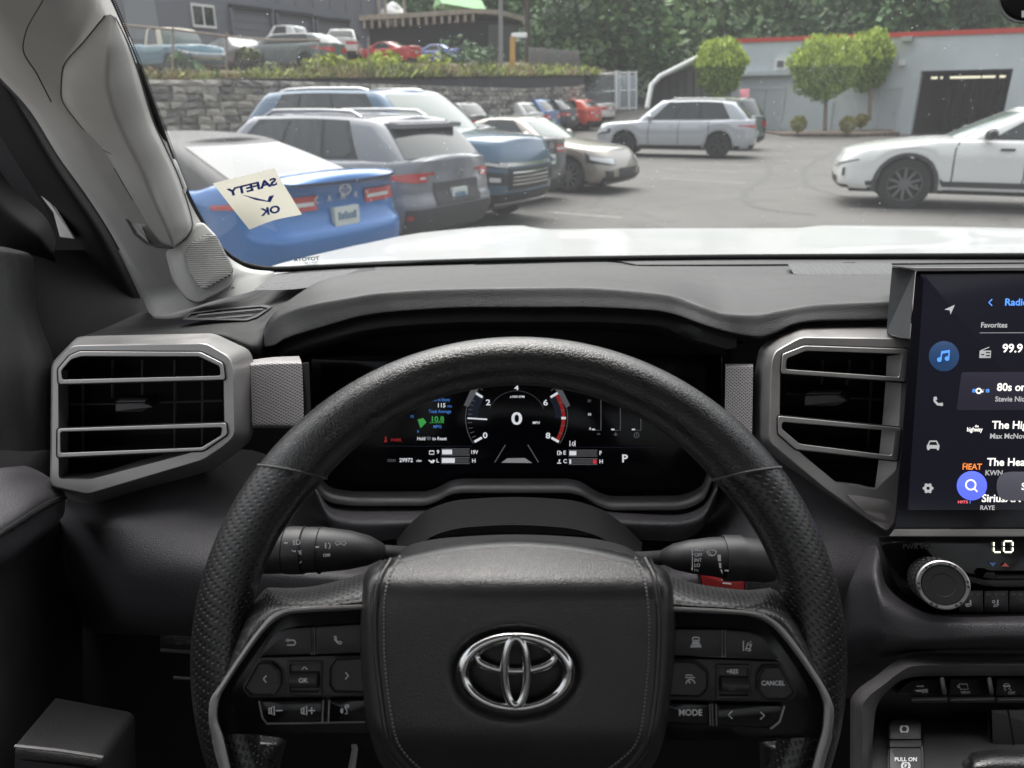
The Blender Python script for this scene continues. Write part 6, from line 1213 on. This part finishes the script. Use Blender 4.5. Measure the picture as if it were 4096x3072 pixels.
d1_ = btn([(240, 1255), (520, 1264), (520, 1393), (235, 1388)], pnr, X4, .4155, m_glos); d2_ = btn([(570, 1266), (985, 1272), (955, 1370), (905, 1414), (570, 1396)], pnr, X4, .4155, m_glos)
t2('+RES', 665, 1075, 28, mp2, fr4, .4138, 'c', .85, X4); t2('-SET', 665, 1178, 22, m_prnd, fr4, .4106, 'c', 1.0, X4); t2('CANCEL', 917, 1147, 28, mp2, c4_, DB + .001, 'c', .95, X4); t2('MODE', 406, 1334, 38, mp2, d1_, .415, 'c', .95, X4)
s2([[(664, 1306), (640, 1330), (664, 1354)], [(838, 1312), (864, 1335), (838, 1358)]], 3.2, mp2, d2_, .415, (), X4)
s2([[(418, 870), (418, 855), (426, 850), (452, 850), (460, 857), (460, 870), (418, 870)], [(418, 880), (460, 880)], [(414, 889), (464, 889)], [(409, 899), (469, 899)], [(404, 909), (474, 909)]], 4, mp2, c1_, DB, (), X4)
s2([[(733, 872), (733, 934)], [(777, 874), (777, 880)], [(777, 925), (777, 935)], [(745, 930), (762, 884), (784, 890), (768, 936), (745, 930)], [(752, 918), (768, 922)], [(764, 897), (776, 900)]], 3, mp2, c2_, DB, (), X4)
s2([[(374, 1100), (378, 1084), (415, 1084), (420, 1100), (374, 1100)], arc(405, 1138, 27, 0, 180, 10), [(405, 1135), (392, 1120)], [(424, 1096), (432, 1104)]], 3.4, mp2, c3_, DB + .001, (), X4)
for a, b in (((525, 1264), (528, 1394)), ((540, 1262), (545, 1396)), ((563, 1264), (568, 1396)), ((604, 803), (604, 972)), ((620, 805), (621, 972))): tube('divider', [P(*X4(a)[0], .4148), P(*X4(b)[0], .4148)], .0005, m_satd, pnr, 5)
tube('divider', [P(*q, .415) for q in X4((986, 1274), (957, 1372), (900, 1416))], .0006, m_sat, pnr, 5)
# airbag cover
C3 = K(1400, 2100, .6329)
ou = rnd([(1455, 2300, 40), (1479, 2266, 30), (1609, 2215, 60), (1830, 2170, 100), (2065, 2153, 120), (2310, 2172, 100), (2533, 2221, 60), (2664, 2275, 30), (2690, 2330, 40), (2707, 2543, 90), (2691, 2740, 90), (2664, 2930, 60), (2610, 3090, 90), (2430, 3190, 90), (2063, 3220, 100), (1700, 3190, 90), (1530, 3090, 90), (1465, 2900, 60), (1441, 2670, 90), (1438, 2505, 90)], 40, 5)[::-1]
ou = orient(ou); n = len(ou); pc = (2068, 2650)
def Dp(x, y, s):
    d = .392; q = (2345 - y) / 26.0; sp_ = 26.0 * (math.log1p(math.exp(-abs(q))) + max(q, 0)); d += sp_ * .000165
    d += .000000018 * (x - 2068) ** 2
    e = max(0, (y - 2900)); d += e * e * .0000003
    return d
rings = []
for s, o in ((1, .05), (1.0, .022), (.997, .012), (.985, .0045), (.965, .001), (.94, -.0003), (.925, -.0003), (.905, 0), (.87, 0), (.8, 0), (.7, 0), (.6, 0), (.5, 0), (.42, 0), (.34, 0), (.26, .0), (.15, 0), (.05, 0)):
    r = []
    for x, y in ou:
        X, Y = pc[0] + (x - pc[0]) * s, pc[1] + (y - pc[1]) * s
        em_ = math.hypot((X - 2063) / 245, (Y - 2692) / 175); dd = .0035 * smooth((1.12 - em_) / .18)
        r.append(P(X, Y, Dp(X, Y, s) + o + dd))
    rings.append(r)
def densify(rs):                  # extra rings between so that the dimple and crease stay round
    o = []
    for a, b in zip(rs, rs[1:]): o.append(a)
    return o + [rs[-1]]
ss = [1, 1.0, .997, .985, .965, .94] + [.92 - .022 * i for i in range(41)]; oo = [.045, .022, .012, .0045, .001, -.0003] + [0] * 41; rings = []
for s, o in zip(ss, oo):
    r = []
    for x, y in ou:
        X, Y = pc[0] + (x - pc[0]) * s, pc[1] + (y - pc[1]) * s; em_ = math.hypot((X - 2063) / 245, (Y - 2692) / 175)
        r.append(P(X, Y, Dp(X, Y, s) + o + .0035 * smooth((1.14 - em_) / .2)))
    rings.append(r)
pad = loops_mesh('airbag_cover', rings, m_pad, whl, False, True, 80)
SL = [(1600, 2222), (1556, 2310), (1540, 2380), (1536, 2440), (1536, 2560), (1544, 2700), (1558, 2810), (1585, 2954), (1675, 3070), (1760, 3120)]; SR = [(2541, 2228), (2576, 2310), (2588, 2380), (2596, 2480), (2595, 2600), (2585, 2740), (2567, 2900), (2540, 2980), (2476, 3044), (2400, 3100)]
GL = [(1565, 2238), (1520, 2320), (1505, 2400), (1500, 2480), (1504, 2620), (1517, 2740), (1553, 2965), (1620, 3060), (1700, 3130)]; GR_ = [(2580, 2236), (2620, 2320), (2632, 2400), (2636, 2520), (2630, 2680), (2618, 2810), (2592, 2950), (2530, 3050), (2440, 3120)]
for g in (GL, GR_): tube('piping', [P(x, y, Dp(x, y, 1) + .0002) for x, y in cr(g, 60)], .0016, m_pad, pad, 8)
for g in ([(x - 24, y) for x, y in GL], [(x + 22, y) for x, y in GR_], [(x + 14, y) for x, y in GL], [(x - 14, y) for x, y in GR_]): tube('crease', [P(x, y, Dp(x, y, 1) + .0003) for x, y in cr(g, 60)], .0004, m_seam, pad, 5)
mb = MB()
for g in (SL, SR):
    c = cr(g, 121)
    for i in range(0, 120, 2):
        a, b = c[i], c[i + 1]; a = lerpt(a, b, -.2); b = lerpt(a, b, 1.05); tv = Vector((b[0] - a[0], b[1] - a[1])).normalized(); k = 4.2; d = lambda q: Dp(q[0], q[1], 1) - .0006
        pts = [(a[0] - tv.y * k, a[1] + tv.x * k), (b[0] - tv.y * k, b[1] + tv.x * k), (b[0] + tv.y * k, b[1] - tv.x * k), (a[0] + tv.y * k, a[1] - tv.x * k)]
        mb.add([P(*q, d(q)) for q in pts] + [P(*lerpt(a, b, .5), d(a) - .0006)], [(0, 1, 4), (1, 2, 4), (2, 3, 4), (3, 0, 4)])
tag(mb.build('stitching', m_thr, pad, 60), kind='stuff')
emb = plate('emblem', [(x, y) for x, y in arc(2063, 2692, 222, 0, 360, 40, 152)[:-1]], .3942, .004, m_plas, whl, .1, 2, 1)
def ell(cx, cy, rx, ry, r, d, nm='emblem_ring', tw=None):
    pts = arc(cx, cy, rx, 0, 360, 56, ry)[:-1]; L = []
    for i, (x, y) in enumerate(pts):
        a, b = pts[i - 1], pts[(i + 1) % len(pts)]; t = Vector((b[0] - a[0], b[1] - a[1])).normalized(); nx, ny = -t.y, t.x
        k = r * (1 + (tw or 0) * abs(math.cos(math.radians(360 * i / 56)))); L.append([P(x + nx * k * math.cos(q), y + ny * k * math.cos(q), d - k * .9 * d / FPX * math.sin(q)) for q in [2 * math.pi * j / 12 for j in range(12)]])
    L.append(L[0]); return loops_mesh(nm, L, m_chro, emb, False, False, 80)
ell(2063, 2692, 213, 144, 19, .3905, tw=.4); ell(2063, 2624, 160, 62, 17, .3908, tw=.2); ell(2063, 2688, 46, 135, 19, .3900)
# mini column cover that peeps out above the airbag cover
skin('column_shroud', [[(1560, 2260, .53), (1640, 2180, .52), (1800, 2150, .515), (2065, 2138, .512), (2330, 2150, .515), (2500, 2185, .52), (2600, 2260, .53)], [(1540, 2300, .49), (1620, 2230, .48), (1800, 2190, .475), (2065, 2180, .47), (2330, 2190, .475), (2530, 2235, .48), (2640, 2300, .49)]], 40, 6, m_rub, db, 60)

# ================================================================ TOUCHSCREEN
Dsc = PL(1080, .655, 2112, .601)
ts = thing('touchscreen', 'tall dark touchscreen showing a radio favourites list in blue and white', 'touchscreen', tuple(P(3900, 1600, .64)))
sc = plate('screen', [(3664, 1084), (4560, 1078), (4500, 2112), (3577, 2112)], Dsc, .03, m_scr, ts, 8, 3)
fc = [(3568, 1069, .665), (3662, 1076, .653), (3637, 1354, .640), (3604, 1352, .650), (3566, 1342, .655), (3546, 1326, .662)]
mesh('bezel', [P(*q) for q in fc] + [P(x, y, d + .08) for x, y, d in fc], [(5, 4, 3, 2, 1, 0)[::-1]] + [(i, i + 6, (i + 1) % 6 + 6, (i + 1) % 6) for i in range(6)], mat('dark_grey_bezel', (.045, .048, .052), .45), ts, 0)
plate('top_edge', [(3566, 1066), (3664, 1070), (4560, 1066), (4560, 1080), (3664, 1085), (3640, 1078)], .652, .06, m_sat, ts, 3, 2)
plate('bottom_trim', [(3577, 2118), (4500, 2116), (4500, 2148), (3556, 2146)], .598, .05, m_sat, ts, 4, 3)
X5 = K(3300, 1000, .7236); DT = lambda x, y: Dsc(x, y) - .0007; DT2 = lambda x, y: Dsc(x, y) - .0014; DT3 = lambda x, y: Dsc(x, y) - .0019
m_tW, m_tG, m_tB = em('screen_white', (.80, .78, .74), .62), em('screen_grey', (.42, .42, .43), .33), em('screen_blue', (.08, .25, .75), .6)
m_bgd = mat('screen_panel', (.010, .010, .016), .14, emit=.35, spec=.2); m_row = mat('screen_row', (.020, .019, .028), .14, emit=.5, spec=.2)
def st_(s, x, y, h, m, D=DT, ax='l', sx=1, it=.06): (a, b), = X5((x, y)); return text(s, a, b, h * .7236, D, m, sc, ax, sx, False, 0, it)
def ss_(lines, wd, m, D=DT, polys=(), nm='icon'): return strokes(nm, [X5(*l) for l in lines], wd, D, m, sc, [X5(*p) for p in polys])
plate('screen_area', X5((548, 142), (1700, 130), (1640, 1437), (457, 1437)), lambda x, y: Dsc(x, y) - .0003, .0002, m_bgd, sc, 5, .3)
plate('list_row', X5((755, 676), (1660, 672), (1650, 884), (727, 886)), lambda x, y: Dsc(x, y) - .0005, .0001, m_row, sc, 8, .3)
ss_([], 1, m_tG, DT, [[(718, 303), (660, 329), (690, 334), (694, 357)]]); plate('icon_disc', X5(*arc(658, 587, 84, 0, 360, 24)[:-1]), DT, .0001, em('disc_blue', (.012, .035, .09), .55), sc, .1, .3, 1)
ss_([[(640, 606), (646, 562), (688, 555), (683, 598)]], 5, m_tB, DT2, [arc(632, 606, 13, 0, 360, 12), arc(675, 600, 13, 0, 360, 12), [(645, 562), (688, 555), (687, 567), (644, 574)]])
ss_([[(607, 815), (606, 834), (622, 852), (648, 856)]], 8, m_tG, DT, [[(602, 812), (616, 810), (621, 826), (608, 832)], [(632, 846), (652, 844), (652, 862), (638, 862)]])
ss_([[(570, 1078), (580, 1057), (616, 1057), (627, 1078)]], 5, m_tG, DT, [[(563, 1078), (633, 1078), (632, 1098), (563, 1098)], [(566, 1098), (578, 1098), (578, 1106), (566, 1106)], [(618, 1098), (630, 1098), (630, 1106), (618, 1106)]])
ss_([arc(570, 1317, 17, 0, 360, 14)], 9, m_tG, DT, [[(570 + 30 * math.cos(a - .2), 1317 + 30 * math.sin(a - .2)), (570 + 30 * math.cos(a + .2), 1317 + 30 * math.sin(a + .2)), (570 + 19 * math.cos(a + .35), 1317 + 19 * math.sin(a + .35)), (570 + 19 * math.cos(a - .35), 1317 + 19 * math.sin(a - .35))] for a in [i * math.pi / 3 for i in range(6)]])
ss_([[(924, 272), (906, 290), (924, 308)]], 4, m_tB); st_('Radio', 995, 306, 38, m_tB, sx=1.05); st_('Favorites', 862, 428, 28, m_tG); ss_([[(855, 458), (1600, 456)]], 1.5, m_tG)
ss_([[(862, 556), (908, 537)], [(868, 575), (884, 575)], [(892, 566), (916, 566)], [(892, 584), (916, 584)]], 3, m_tG, DT, [[(855, 556), (918, 556), (916, 597), (853, 597)]]); ss_([[(864, 578), (880, 578)], [(890, 567), (912, 567)], [(890, 584), (912, 584)]], 4, m_scr, DT2)
st_('99.9', 980, 565, 46, m_tW); st_('80s on 8', 950, 778, 42, m_tW); st_('Stevie Nicks', 940, 837, 28, m_tG); st_('The Highway', 922, 987, 42, m_tW); st_('Max McNown', 912, 1042, 28, m_tG); st_('The Heat', 895, 1192, 42, m_tW); st_('KWN', 886, 1245, 28, m_tG); st_('SiriusXM', 866, 1392, 42, m_tW); st_('RAYE', 858, 1436, 24, m_tG)
st_('8', 813, 787, 19, m_tB, sx=1.6); st_('8', 888, 787, 19, m_tB, sx=1.6); st_('s', 866, 787, 14, m_tW, sx=1.4); st_('on', 870, 774, 8, m_tG); ss_([arc(850, 779, 13, 0, 360, 12)], 5, m_tW)
st_('the', 828, 980, 14, m_tW, sx=.8); st_('highway', 785, 1003, 24, m_tW, sx=.78); m_or = em('logo_orange', (.75, .22, .05), .55); st_('the', 765, 1184, 8, m_or); st_('HEAT', 760, 1213, 32, m_or, sx=.95); st_('HITS', 735, 1400, 15, em('logo_red', (.8, .12, .14), .6), sx=1.3); st_('1', 800, 1401, 17, m_tB)
pl2 = plate('search_pill', X5((985, 1226), (1500, 1222), (1500, 1386), (985, 1386), (950, 1350), (948, 1270)), DT2, .0001, em('pill_grey', (.05, .05, .065), .55), sc, 40, .3); st_('Search', 1086, 1325, 38, m_tW, DT3)
plate('search_disc', X5(*arc(812, 1303, 84, 0, 360, 28, 81)[:-1]), DT2, .0001, em('search_blue', (.085, .12, .72), .62), sc, .1, .3, 1); ss_([arc(806, 1298, 27, 0, 360, 16), [(824, 1317), (842, 1336)]], 5, m_tW, DT3)

# ================================================================ CLIMATE PANEL AND CONSOLE
Xh = K(3200, 2000, .646)
cp = thing('climate_panel', 'black climate panel with a knurled volume knob and a lit LO readout', 'control panel', tuple(P(3900, 2300, .62)))
fpn = plate('panel', Xh((478, 225), (1900, 225), (1900, 706), (985, 712), (860, 712), (760, 690), (660, 618), (590, 520), (520, 335)), .625, .03, m_glos, cp, 20, 4)
text('PWR VOL', *Xh((637, 303))[0], 20, .6238, m_prnd, fpn)
mb = MB(); 
def seg7(x, y, w_, h_, on):
    t = 9; S = dict(a=(x, y, x + w_, y), d=(x, y + h_, x + w_, y + h_), g=(x, y + h_ / 2, x + w_, y + h_ / 2), f=(x, y, x, y + h_ / 2), e=(x, y + h_ / 2, x, y + h_), b=(x + w_, y, x + w_, y + h_ / 2), c=(x + w_, y + h_ / 2, x + w_, y + h_))
    for k in on: a = S[k]; g = 5; L_ = math.hypot(a[2] - a[0], a[3] - a[1]); u = ((a[2] - a[0]) / L_ * g, (a[3] - a[1]) / L_ * g); mb.ribbon(Xh((a[0] + u[0], a[1] + u[1]), (a[2] - u[0], a[3] - u[1])), 5.5, .6236)
seg7(1200, 257, 46, 66, 'fed'); seg7(1263, 255, 54, 68, 'abcdef'); mb.build('readout', m_seg, fpn, 0)
strokes('arrow', [], 1, .6236, em('dim_blue', (.06, .11, .28), .25), fpn, [Xh((1168, 386), (1215, 388), (1195, 412))]); strokes('arrow', [], 1, .6236, em('dim_red', (.32, .07, .05), .3), fpn, [Xh((1247, 410), (1294, 412), (1270, 388))])
plate('rocker', Xh((1010, 458), (1130, 492), (1215, 494), (1800, 490), (1800, 536), (1215, 540), (1120, 525), (1040, 500)), .615, .02, m_btn, fpn, 6, 4); plate('rocker_top', Xh((1150, 445), (1205, 447), (1205, 462), (1800, 460), (1800, 492), (1215, 494), (1130, 480)), .617, .02, m_plas, fpn, 5, 3)
tube('rocker_line', [P(*Xh((1220, 478))[0], .6145), P(*Xh((1790, 475))[0], .6145)], .0006, m_satd, fpn, 5)
for i, x in enumerate((985, 1141, 1296, 1452)):
    k = plate('seat_button', Xh((x, 562), (x + 148, 560), (x + 150, 694), (x, 696)), .614, .02, m_btn, fpn, 6, 4)
    for q in range(3): strokes('indicator', [], 1, .6136, m_prnd, k, [Xh((x + 12 + q * 46, 577), (x + 38 + q * 46, 577), (x + 38 + q * 46, 590), (x + 12 + q * 46, 590))])
    if i < 2:
        a = x + (68 if i else 55); s2([[(a + 14, 618), (a + 12, 645), (a - 10, 652)], [(a - 12, 660), (a + 14, 656)], [(a + 17, 618), (a + 19, 655)]] + ([[(a - 14, 640), (a - 14, 655)], [(a - 6, 638), (a - 6, 652)], [(a + 1, 638), (a + 1, 650)]] if i == 0 else [arc(a - 10, 630, 8, 0, 360, 8)]), 2.6, m_prnd if False else m_print, k, .6136, (), Xh)
# volume knob
ax = P(*Xh((882, 524))[0], .565) - P(*Xh((805, 480))[0], .612); kc = P(*Xh((805, 480))[0], .612); au = ax.normalized()
kb = tube('volume_knob', [kc, kc + ax * .15, kc + ax * .88, kc + ax], [.0166, .0172, .0172, .0165], m_plas, cp, 40)
e1 = au.cross(Vector((0, 0, 1))).normalized(); e2 = au.cross(e1)
for i in range(30):
    a = 2 * math.pi * i / 30
    for j in range(3):
        b = a + (j % 2) * math.pi / 30; u = e1 * math.cos(b) + e2 * math.sin(b); v = u.cross(au); c0 = kc + ax * (.18 + .25 * j) + u * .0172; V = [c0 - v * .0012, c0 + v * .0012, c0 + ax * .18 + v * .0012, c0 + ax * .18 - v * .0012]; V += [q + u * .0009 for q in V]
        mesh('tread', V, [(4, 5, 6, 7), (0, 1, 5, 4), (1, 2, 6, 5), (2, 3, 7, 6), (3, 0, 4, 7)], m_btn, kb, 0)
L = []
for r, o in ((.0172, -.001), (.0181, .0), (.0181, .0022), (.0172, .003), (.0152, .003), (.0146, .0015)): L.append([kc + ax + au * o + (e1 * math.cos(2*math.pi*i/40) + e2 * math.sin(2*math.pi*i/40)) * r for i in range(40)])
loops_mesh('knob_ring', L, mat('brushed_knob_ring', (.42, .41, .41), .3, .85), kb, False, False, 30)
loops_mesh('knob_face', [[kc + ax + au * o + (e1 * math.cos(2*math.pi*i/40) + e2 * math.sin(2*math.pi*i/40)) * r for i in range(40)] for r, o in ((.0147, .0012), (.0142, .0024), (.0085, .0022), (.0083, .0019))], m_plas, kb, False, True, 30)
for g in range(6):
    for s in (-.11, .11):
        a = g * math.pi / 3 + .25 + s; u = e1 * math.cos(a) + e2 * math.sin(a); tube('knob_bolt', [kc + ax + au * .0028 + u * .0164, kc + ax + au * .0036 + u * .0164], .0010, m_btn, kb, 6)
skin('padded_roll', [[(3330, 2250, .68), (3500, 2180, .64), (3540, 2330, .615), (3620, 2410, .608), (3740, 2462, .605), (3850, 2468, .602), (4100, 2464, .60), (4700, 2464, .60)], [(3330, 2400, .66), (3480, 2330, .615), (3530, 2420, .595), (3620, 2470, .59), (3740, 2495, .588), (3850, 2498, .585), (4100, 2498, .585), (4700, 2498, .585)], [(3330, 2560, .66), (3480, 2500, .615), (3540, 2530, .595), (3640, 2550, .588), (3740, 2555, .585), (3850, 2550, .582), (4100, 2545, .582), (4700, 2545, .582)], [(3330, 2700, .68), (3480, 2640, .64), (3560, 2625, .625), (3640, 2610, .62), (3740, 2605, .615), (3850, 2600, .615), (4100, 2600, .615), (4700, 2600, .615)]], 60, 24, m_knee, db, 70)
cn = thing('centre_console', 'black centre console framed by a thick satin metal edge', 'console', tuple(P(3900, 2900, .62)))
o_ = Xh((305, 2060), (310, 1660), (312, 1245), (345, 1185), (470, 1090), (590, 1000), (690, 955), (800, 950), (1387, 950), (1900, 950)); cz = Xh((375, 2060), (385, 1660), (383, 1278), (425, 1215), (520, 1140), (610, 1070), (690, 1027), (800, 1020), (1387, 1020), (1900, 1020)); i_ = Xh((430, 2060), (442, 1660), (466, 1320), (500, 1232), (570, 1160), (640, 1112), (705, 1095), (810, 1090), (1387, 1088), (1900, 1086))
n = 90; O, Z, I = cr(o_, n), cr(cz, n), cr(i_, n); dd = lambda p: .60 - (p[1] - 2600) * .00007
rows = [[(*a, dd(a) + .05) for a in O]] + [[(*lerpt(a, b, t), dd(a) + e) for a, b in zip(O, Z)] for t, e in ((0, .012), (.06, .006), (.5, -.004), (.93, -.012))] + [[(*lerpt(a, b, t), dd(a) + e) for a, b in zip(Z, I)] for t, e in ((.04, -.0135), (.5, -.010), (.95, -.006), (1, -.004))] + [[(*b, dd(b) + .05) for b in I]]
mesh('console_frame', [P(*p) for r in rows for p in r], grid_faces(n, len(rows)), m_satd, cn, 40)
skin('console_panel', [[(*Xh((430, 1080))[0], .635), (*Xh((900, 1080))[0], .635), (*Xh((1900, 1080))[0], .635)], [(*Xh((430, 1290))[0], .625), (*Xh((900, 1290))[0], .625), (*Xh((1900, 1290))[0], .625)], [(*Xh((420, 1420))[0], .60), (*Xh((900, 1420))[0], .60), (*Xh((1900, 1420))[0], .60)], [(*Xh((400, 2000))[0], .52), (*Xh((900, 2000))[0], .52), (*Xh((1900, 2000))[0], .52)]], 20, 16, m_plas, cn, 60)
keys = []
for j, (pts, cx_) in enumerate((([(590, 1195), (690, 1118), (880, 1106), (912, 1212), (700, 1222)], 0), ([(928, 1106), (1170, 1104), (1205, 1215), (920, 1212)], 0), ([(1215, 1104), (1460, 1104), (1500, 1215), (1210, 1215)], 0), ([(1505, 1104), (1750, 1104), (1790, 1215), (1505, 1215)], 0))):
    k = plate('mode_key', Xh(*pts), PL(2715, .603, 2790, .594), .03, m_btn, cn, 12, 5); keys.append(k); x0 = min(p[0] for p in pts) + (90 if j == 0 else 0); x1 = max(p[0] for p in pts)
    plate('key_lip', Xh((x0 + (5 if j else 8), 1222), (x1 + 2, 1218), (x1 + 4, 1255), (x0 + (5 if j else 15), 1255)), .588, .025, m_satd if False else m_btn, k, 4, 3); tube('lip_line', [P(*Xh((x0 + 12, 1238))[0], .5873), P(*Xh((x1 - 4, 1234))[0], .5873)], .0007, m_satd, k, 5)
    plate('key_guard', Xh((x1 - 50, 1095), (x1 - 20, 1095), (x1 - 3, 1190), (x1 - 8, 1208), (x1 - 32, 1206)), .590, .03, m_satd, k, 10, 5)
Dk2 = PL(2715, .6022, 2790, .5932)
s2([[(722, 1153), (768, 1153)]], 4, m_print, keys[0], Dk2, [[(752, 1145), (770, 1153), (752, 1161)], [(710, 1177), (790, 1168), (794, 1190), (720, 1188), (720, 1182), (710, 1182)], arc(762, 1191, 7, 0, 360, 10), arc(782, 1190, 7, 0, 360, 10)], Xh)
s2([[(985, 1140), (1035, 1140), (1042, 1172), (992, 1172), (985, 1140)], [(985, 1148), (975, 1148), (978, 1160), (988, 1160)]], 2.6, m_print, keys[1], Dk2, (), Xh); t2('VIEW', 1025, 1200, 17, m_print, keys[1], Dk2, 'c', 1.05, Xh)
s2([[(1262, 1148), (1268, 1138), (1290, 1138), (1296, 1148)], [(1272, 1160), (1262, 1168), (1278, 1174), (1266, 1182)], [(1300, 1160), (1290, 1168), (1310, 1174), (1298, 1182)]], 2.8, m_print, keys[2], Dk2, [[(1256, 1147), (1304, 1147), (1302, 1158), (1258, 1158)]], Xh); t2('OFF', 1310, 1203, 17, m_print, keys[2], Dk2, 'c', 1.05, Xh)
Db = PL(2900, .592, 3072, .559)
bw = plate('brake_surround', Xh((540, 1355), (560, 1338), (740, 1338), (766, 1370), (772, 2000), (540, 2000)), lambda x, y: Db(x, y) + .003, .01, m_glos, cn, 8, 3)
hb = plate('hold_button', Xh((553, 1385), (575, 1360), (722, 1360), (748, 1385), (750, 1482), (553, 1482)), Db, .01, m_btn, bw, 8, 5); plate('brake_divider', Xh((555, 1486), (750, 1486), (752, 1530), (555, 1530)), lambda x, y: Db(x, y) + .001, .01, m_plas, bw, 3, 2)
pbk = plate('brake_switch', Xh((555, 1534), (752, 1534), (758, 1900), (555, 1900)), lambda x, y: Db(x, y) - .003, .012, m_btn, bw, 8, 5)
Db2 = lambda x, y: Db(x, y) - .0006; Db3 = lambda x, y: Db(x, y) - .0036
s2([arc(646, 1418, 19, 0, 360, 16), arc(646, 1418, 26, 120, 240, 8), arc(646, 1418, 26, -60, 60, 8)], 2.8, m_print, hb, Db2, (), Xh); t2('HOLD', 648, 1460, 15, m_prnd, hb, Db2, 'c', 1, Xh)
t2('PULL ON', 655, 1617, 24, m_print, pbk, Db3, 'c', 1, Xh); s2([arc(655, 1646, 20, 0, 360, 16), arc(655, 1646, 27, 120, 240, 8), arc(655, 1646, 27, -60, 60, 8)], 2.6, m_print, pbk, Db3, (), Xh); t2('P', 655, 1656, 20, m_print, pbk, Db3, 'c', 1, Xh)
plate('tray_mat', Xh((1185, 1300), (1900, 1296), (1900, 1535), (1195, 1535)), .586, .006, m_btn, cn, 6, 4)
tube('seam', [P(*Xh((1290, 1296))[0], .5855), P(*Xh((1330, 1535))[0], .5855)], .0006, m_void, cn, 5); tube('seam', [P(*Xh((1165, 1296))[0], .60), P(*Xh((1175, 1540))[0], .586)], .0008, m_void, cn, 5)
sh = thing('shift_lever', 'grey-black leather shift lever head at the bottom edge of the console', 'lever', tuple(P(4100, 3050, .52)))
skin('head', [[(*Xh((1030, 1640))[0], .535), (*Xh((1055, 1568))[0], .535), (*Xh((1200, 1545))[0], .53), (*Xh((1800, 1540))[0], .53)], [(*Xh((1025, 1655))[0], .515), (*Xh((1050, 1585))[0], .508), (*Xh((1200, 1562))[0], .505), (*Xh((1800, 1556))[0], .505)], [(*Xh((1040, 1700))[0], .50), (*Xh((1080, 1660))[0], .492), (*Xh((1200, 1650))[0], .49), (*Xh((1800, 1640))[0], .49)], [(*Xh((1040, 1900))[0], .50), (*Xh((1080, 1900))[0], .49), (*Xh((1200, 1900))[0], .485), (*Xh((1800, 1900))[0], .485)]], 30, 20, m_rim, sh, 70)
tube('release_button', [P(*Xh((1045, 1640))[0], .51), P(*Xh((1075, 1665))[0], .498)], [.004, .0045], m_plas, sh, 10)

# ================================================================ SMALL THINGS
rm = thing('rear_view_mirror', 'dark corner of the rear-view mirror hanging at the top of the windshield', 'mirror', tuple(P(4200, 0, .55)))
hs_ = plate('housing', [(3992, -120), (3986, 15), (4012, 68), (4062, 94), (4600, 112), (4600, -160)], .50, .05, m_plas, rm, 26, 9, 5)
frame('rim', [(3992, -120), (3986, 15), (4012, 68), (4062, 94), (4600, 112), (4600, -160)], [(4006, -110), (4000, 12), (4024, 58), (4068, 82), (4590, 100), (4590, -150)], .4995, .004, mat('mirror_rim', (.30, .30, .31), .3, .5), rm, 24, 2, 5)
plate('mirror_glass', [(4012, -105), (4008, 8), (4028, 50), (4070, 74), (4580, 92), (4580, -145)], .499, .003, mat('dark_mirror', (.02, .02, .022), .05), rm, 18, 1, 5)
strokes('label_mark', [], 1, .4985, m_print, rm, [[(4086, 42), (4130, 44), (4130, 72), (4086, 70)]])
tube('stem', [P(4300, -60, .52), P(4340, -260, .56)], .012, m_plas, rm, 10)
fl = thing('plastic_floor_cover', 'crumpled clear plastic cover on the cab floor under the wheel', 'floor cover', tuple(P(1500, 3050, .9)))
RR = random.Random(2); m_film = mat('cloudy_plastic_film', (.50, .48, .47), .18, coat=.5); nn = 24
V = [P(1330 + 950 * i / nn + RR.uniform(-12, 12), 2900 + 520 * j / nn + RR.uniform(-12, 12), .98 - .15 * j / nn + RR.uniform(-.025, .025)) for j in range(nn + 1) for i in range(nn + 1)]
mesh('film', V, grid_faces(nn + 1, nn + 1, False, True), m_film, fl, 30)
tube('fold', [P(1405, 2925, .88), P(1420, 3000, .86), P(1400, 3120, .84)], [.003, .004, .005], m_film, fl, 6)
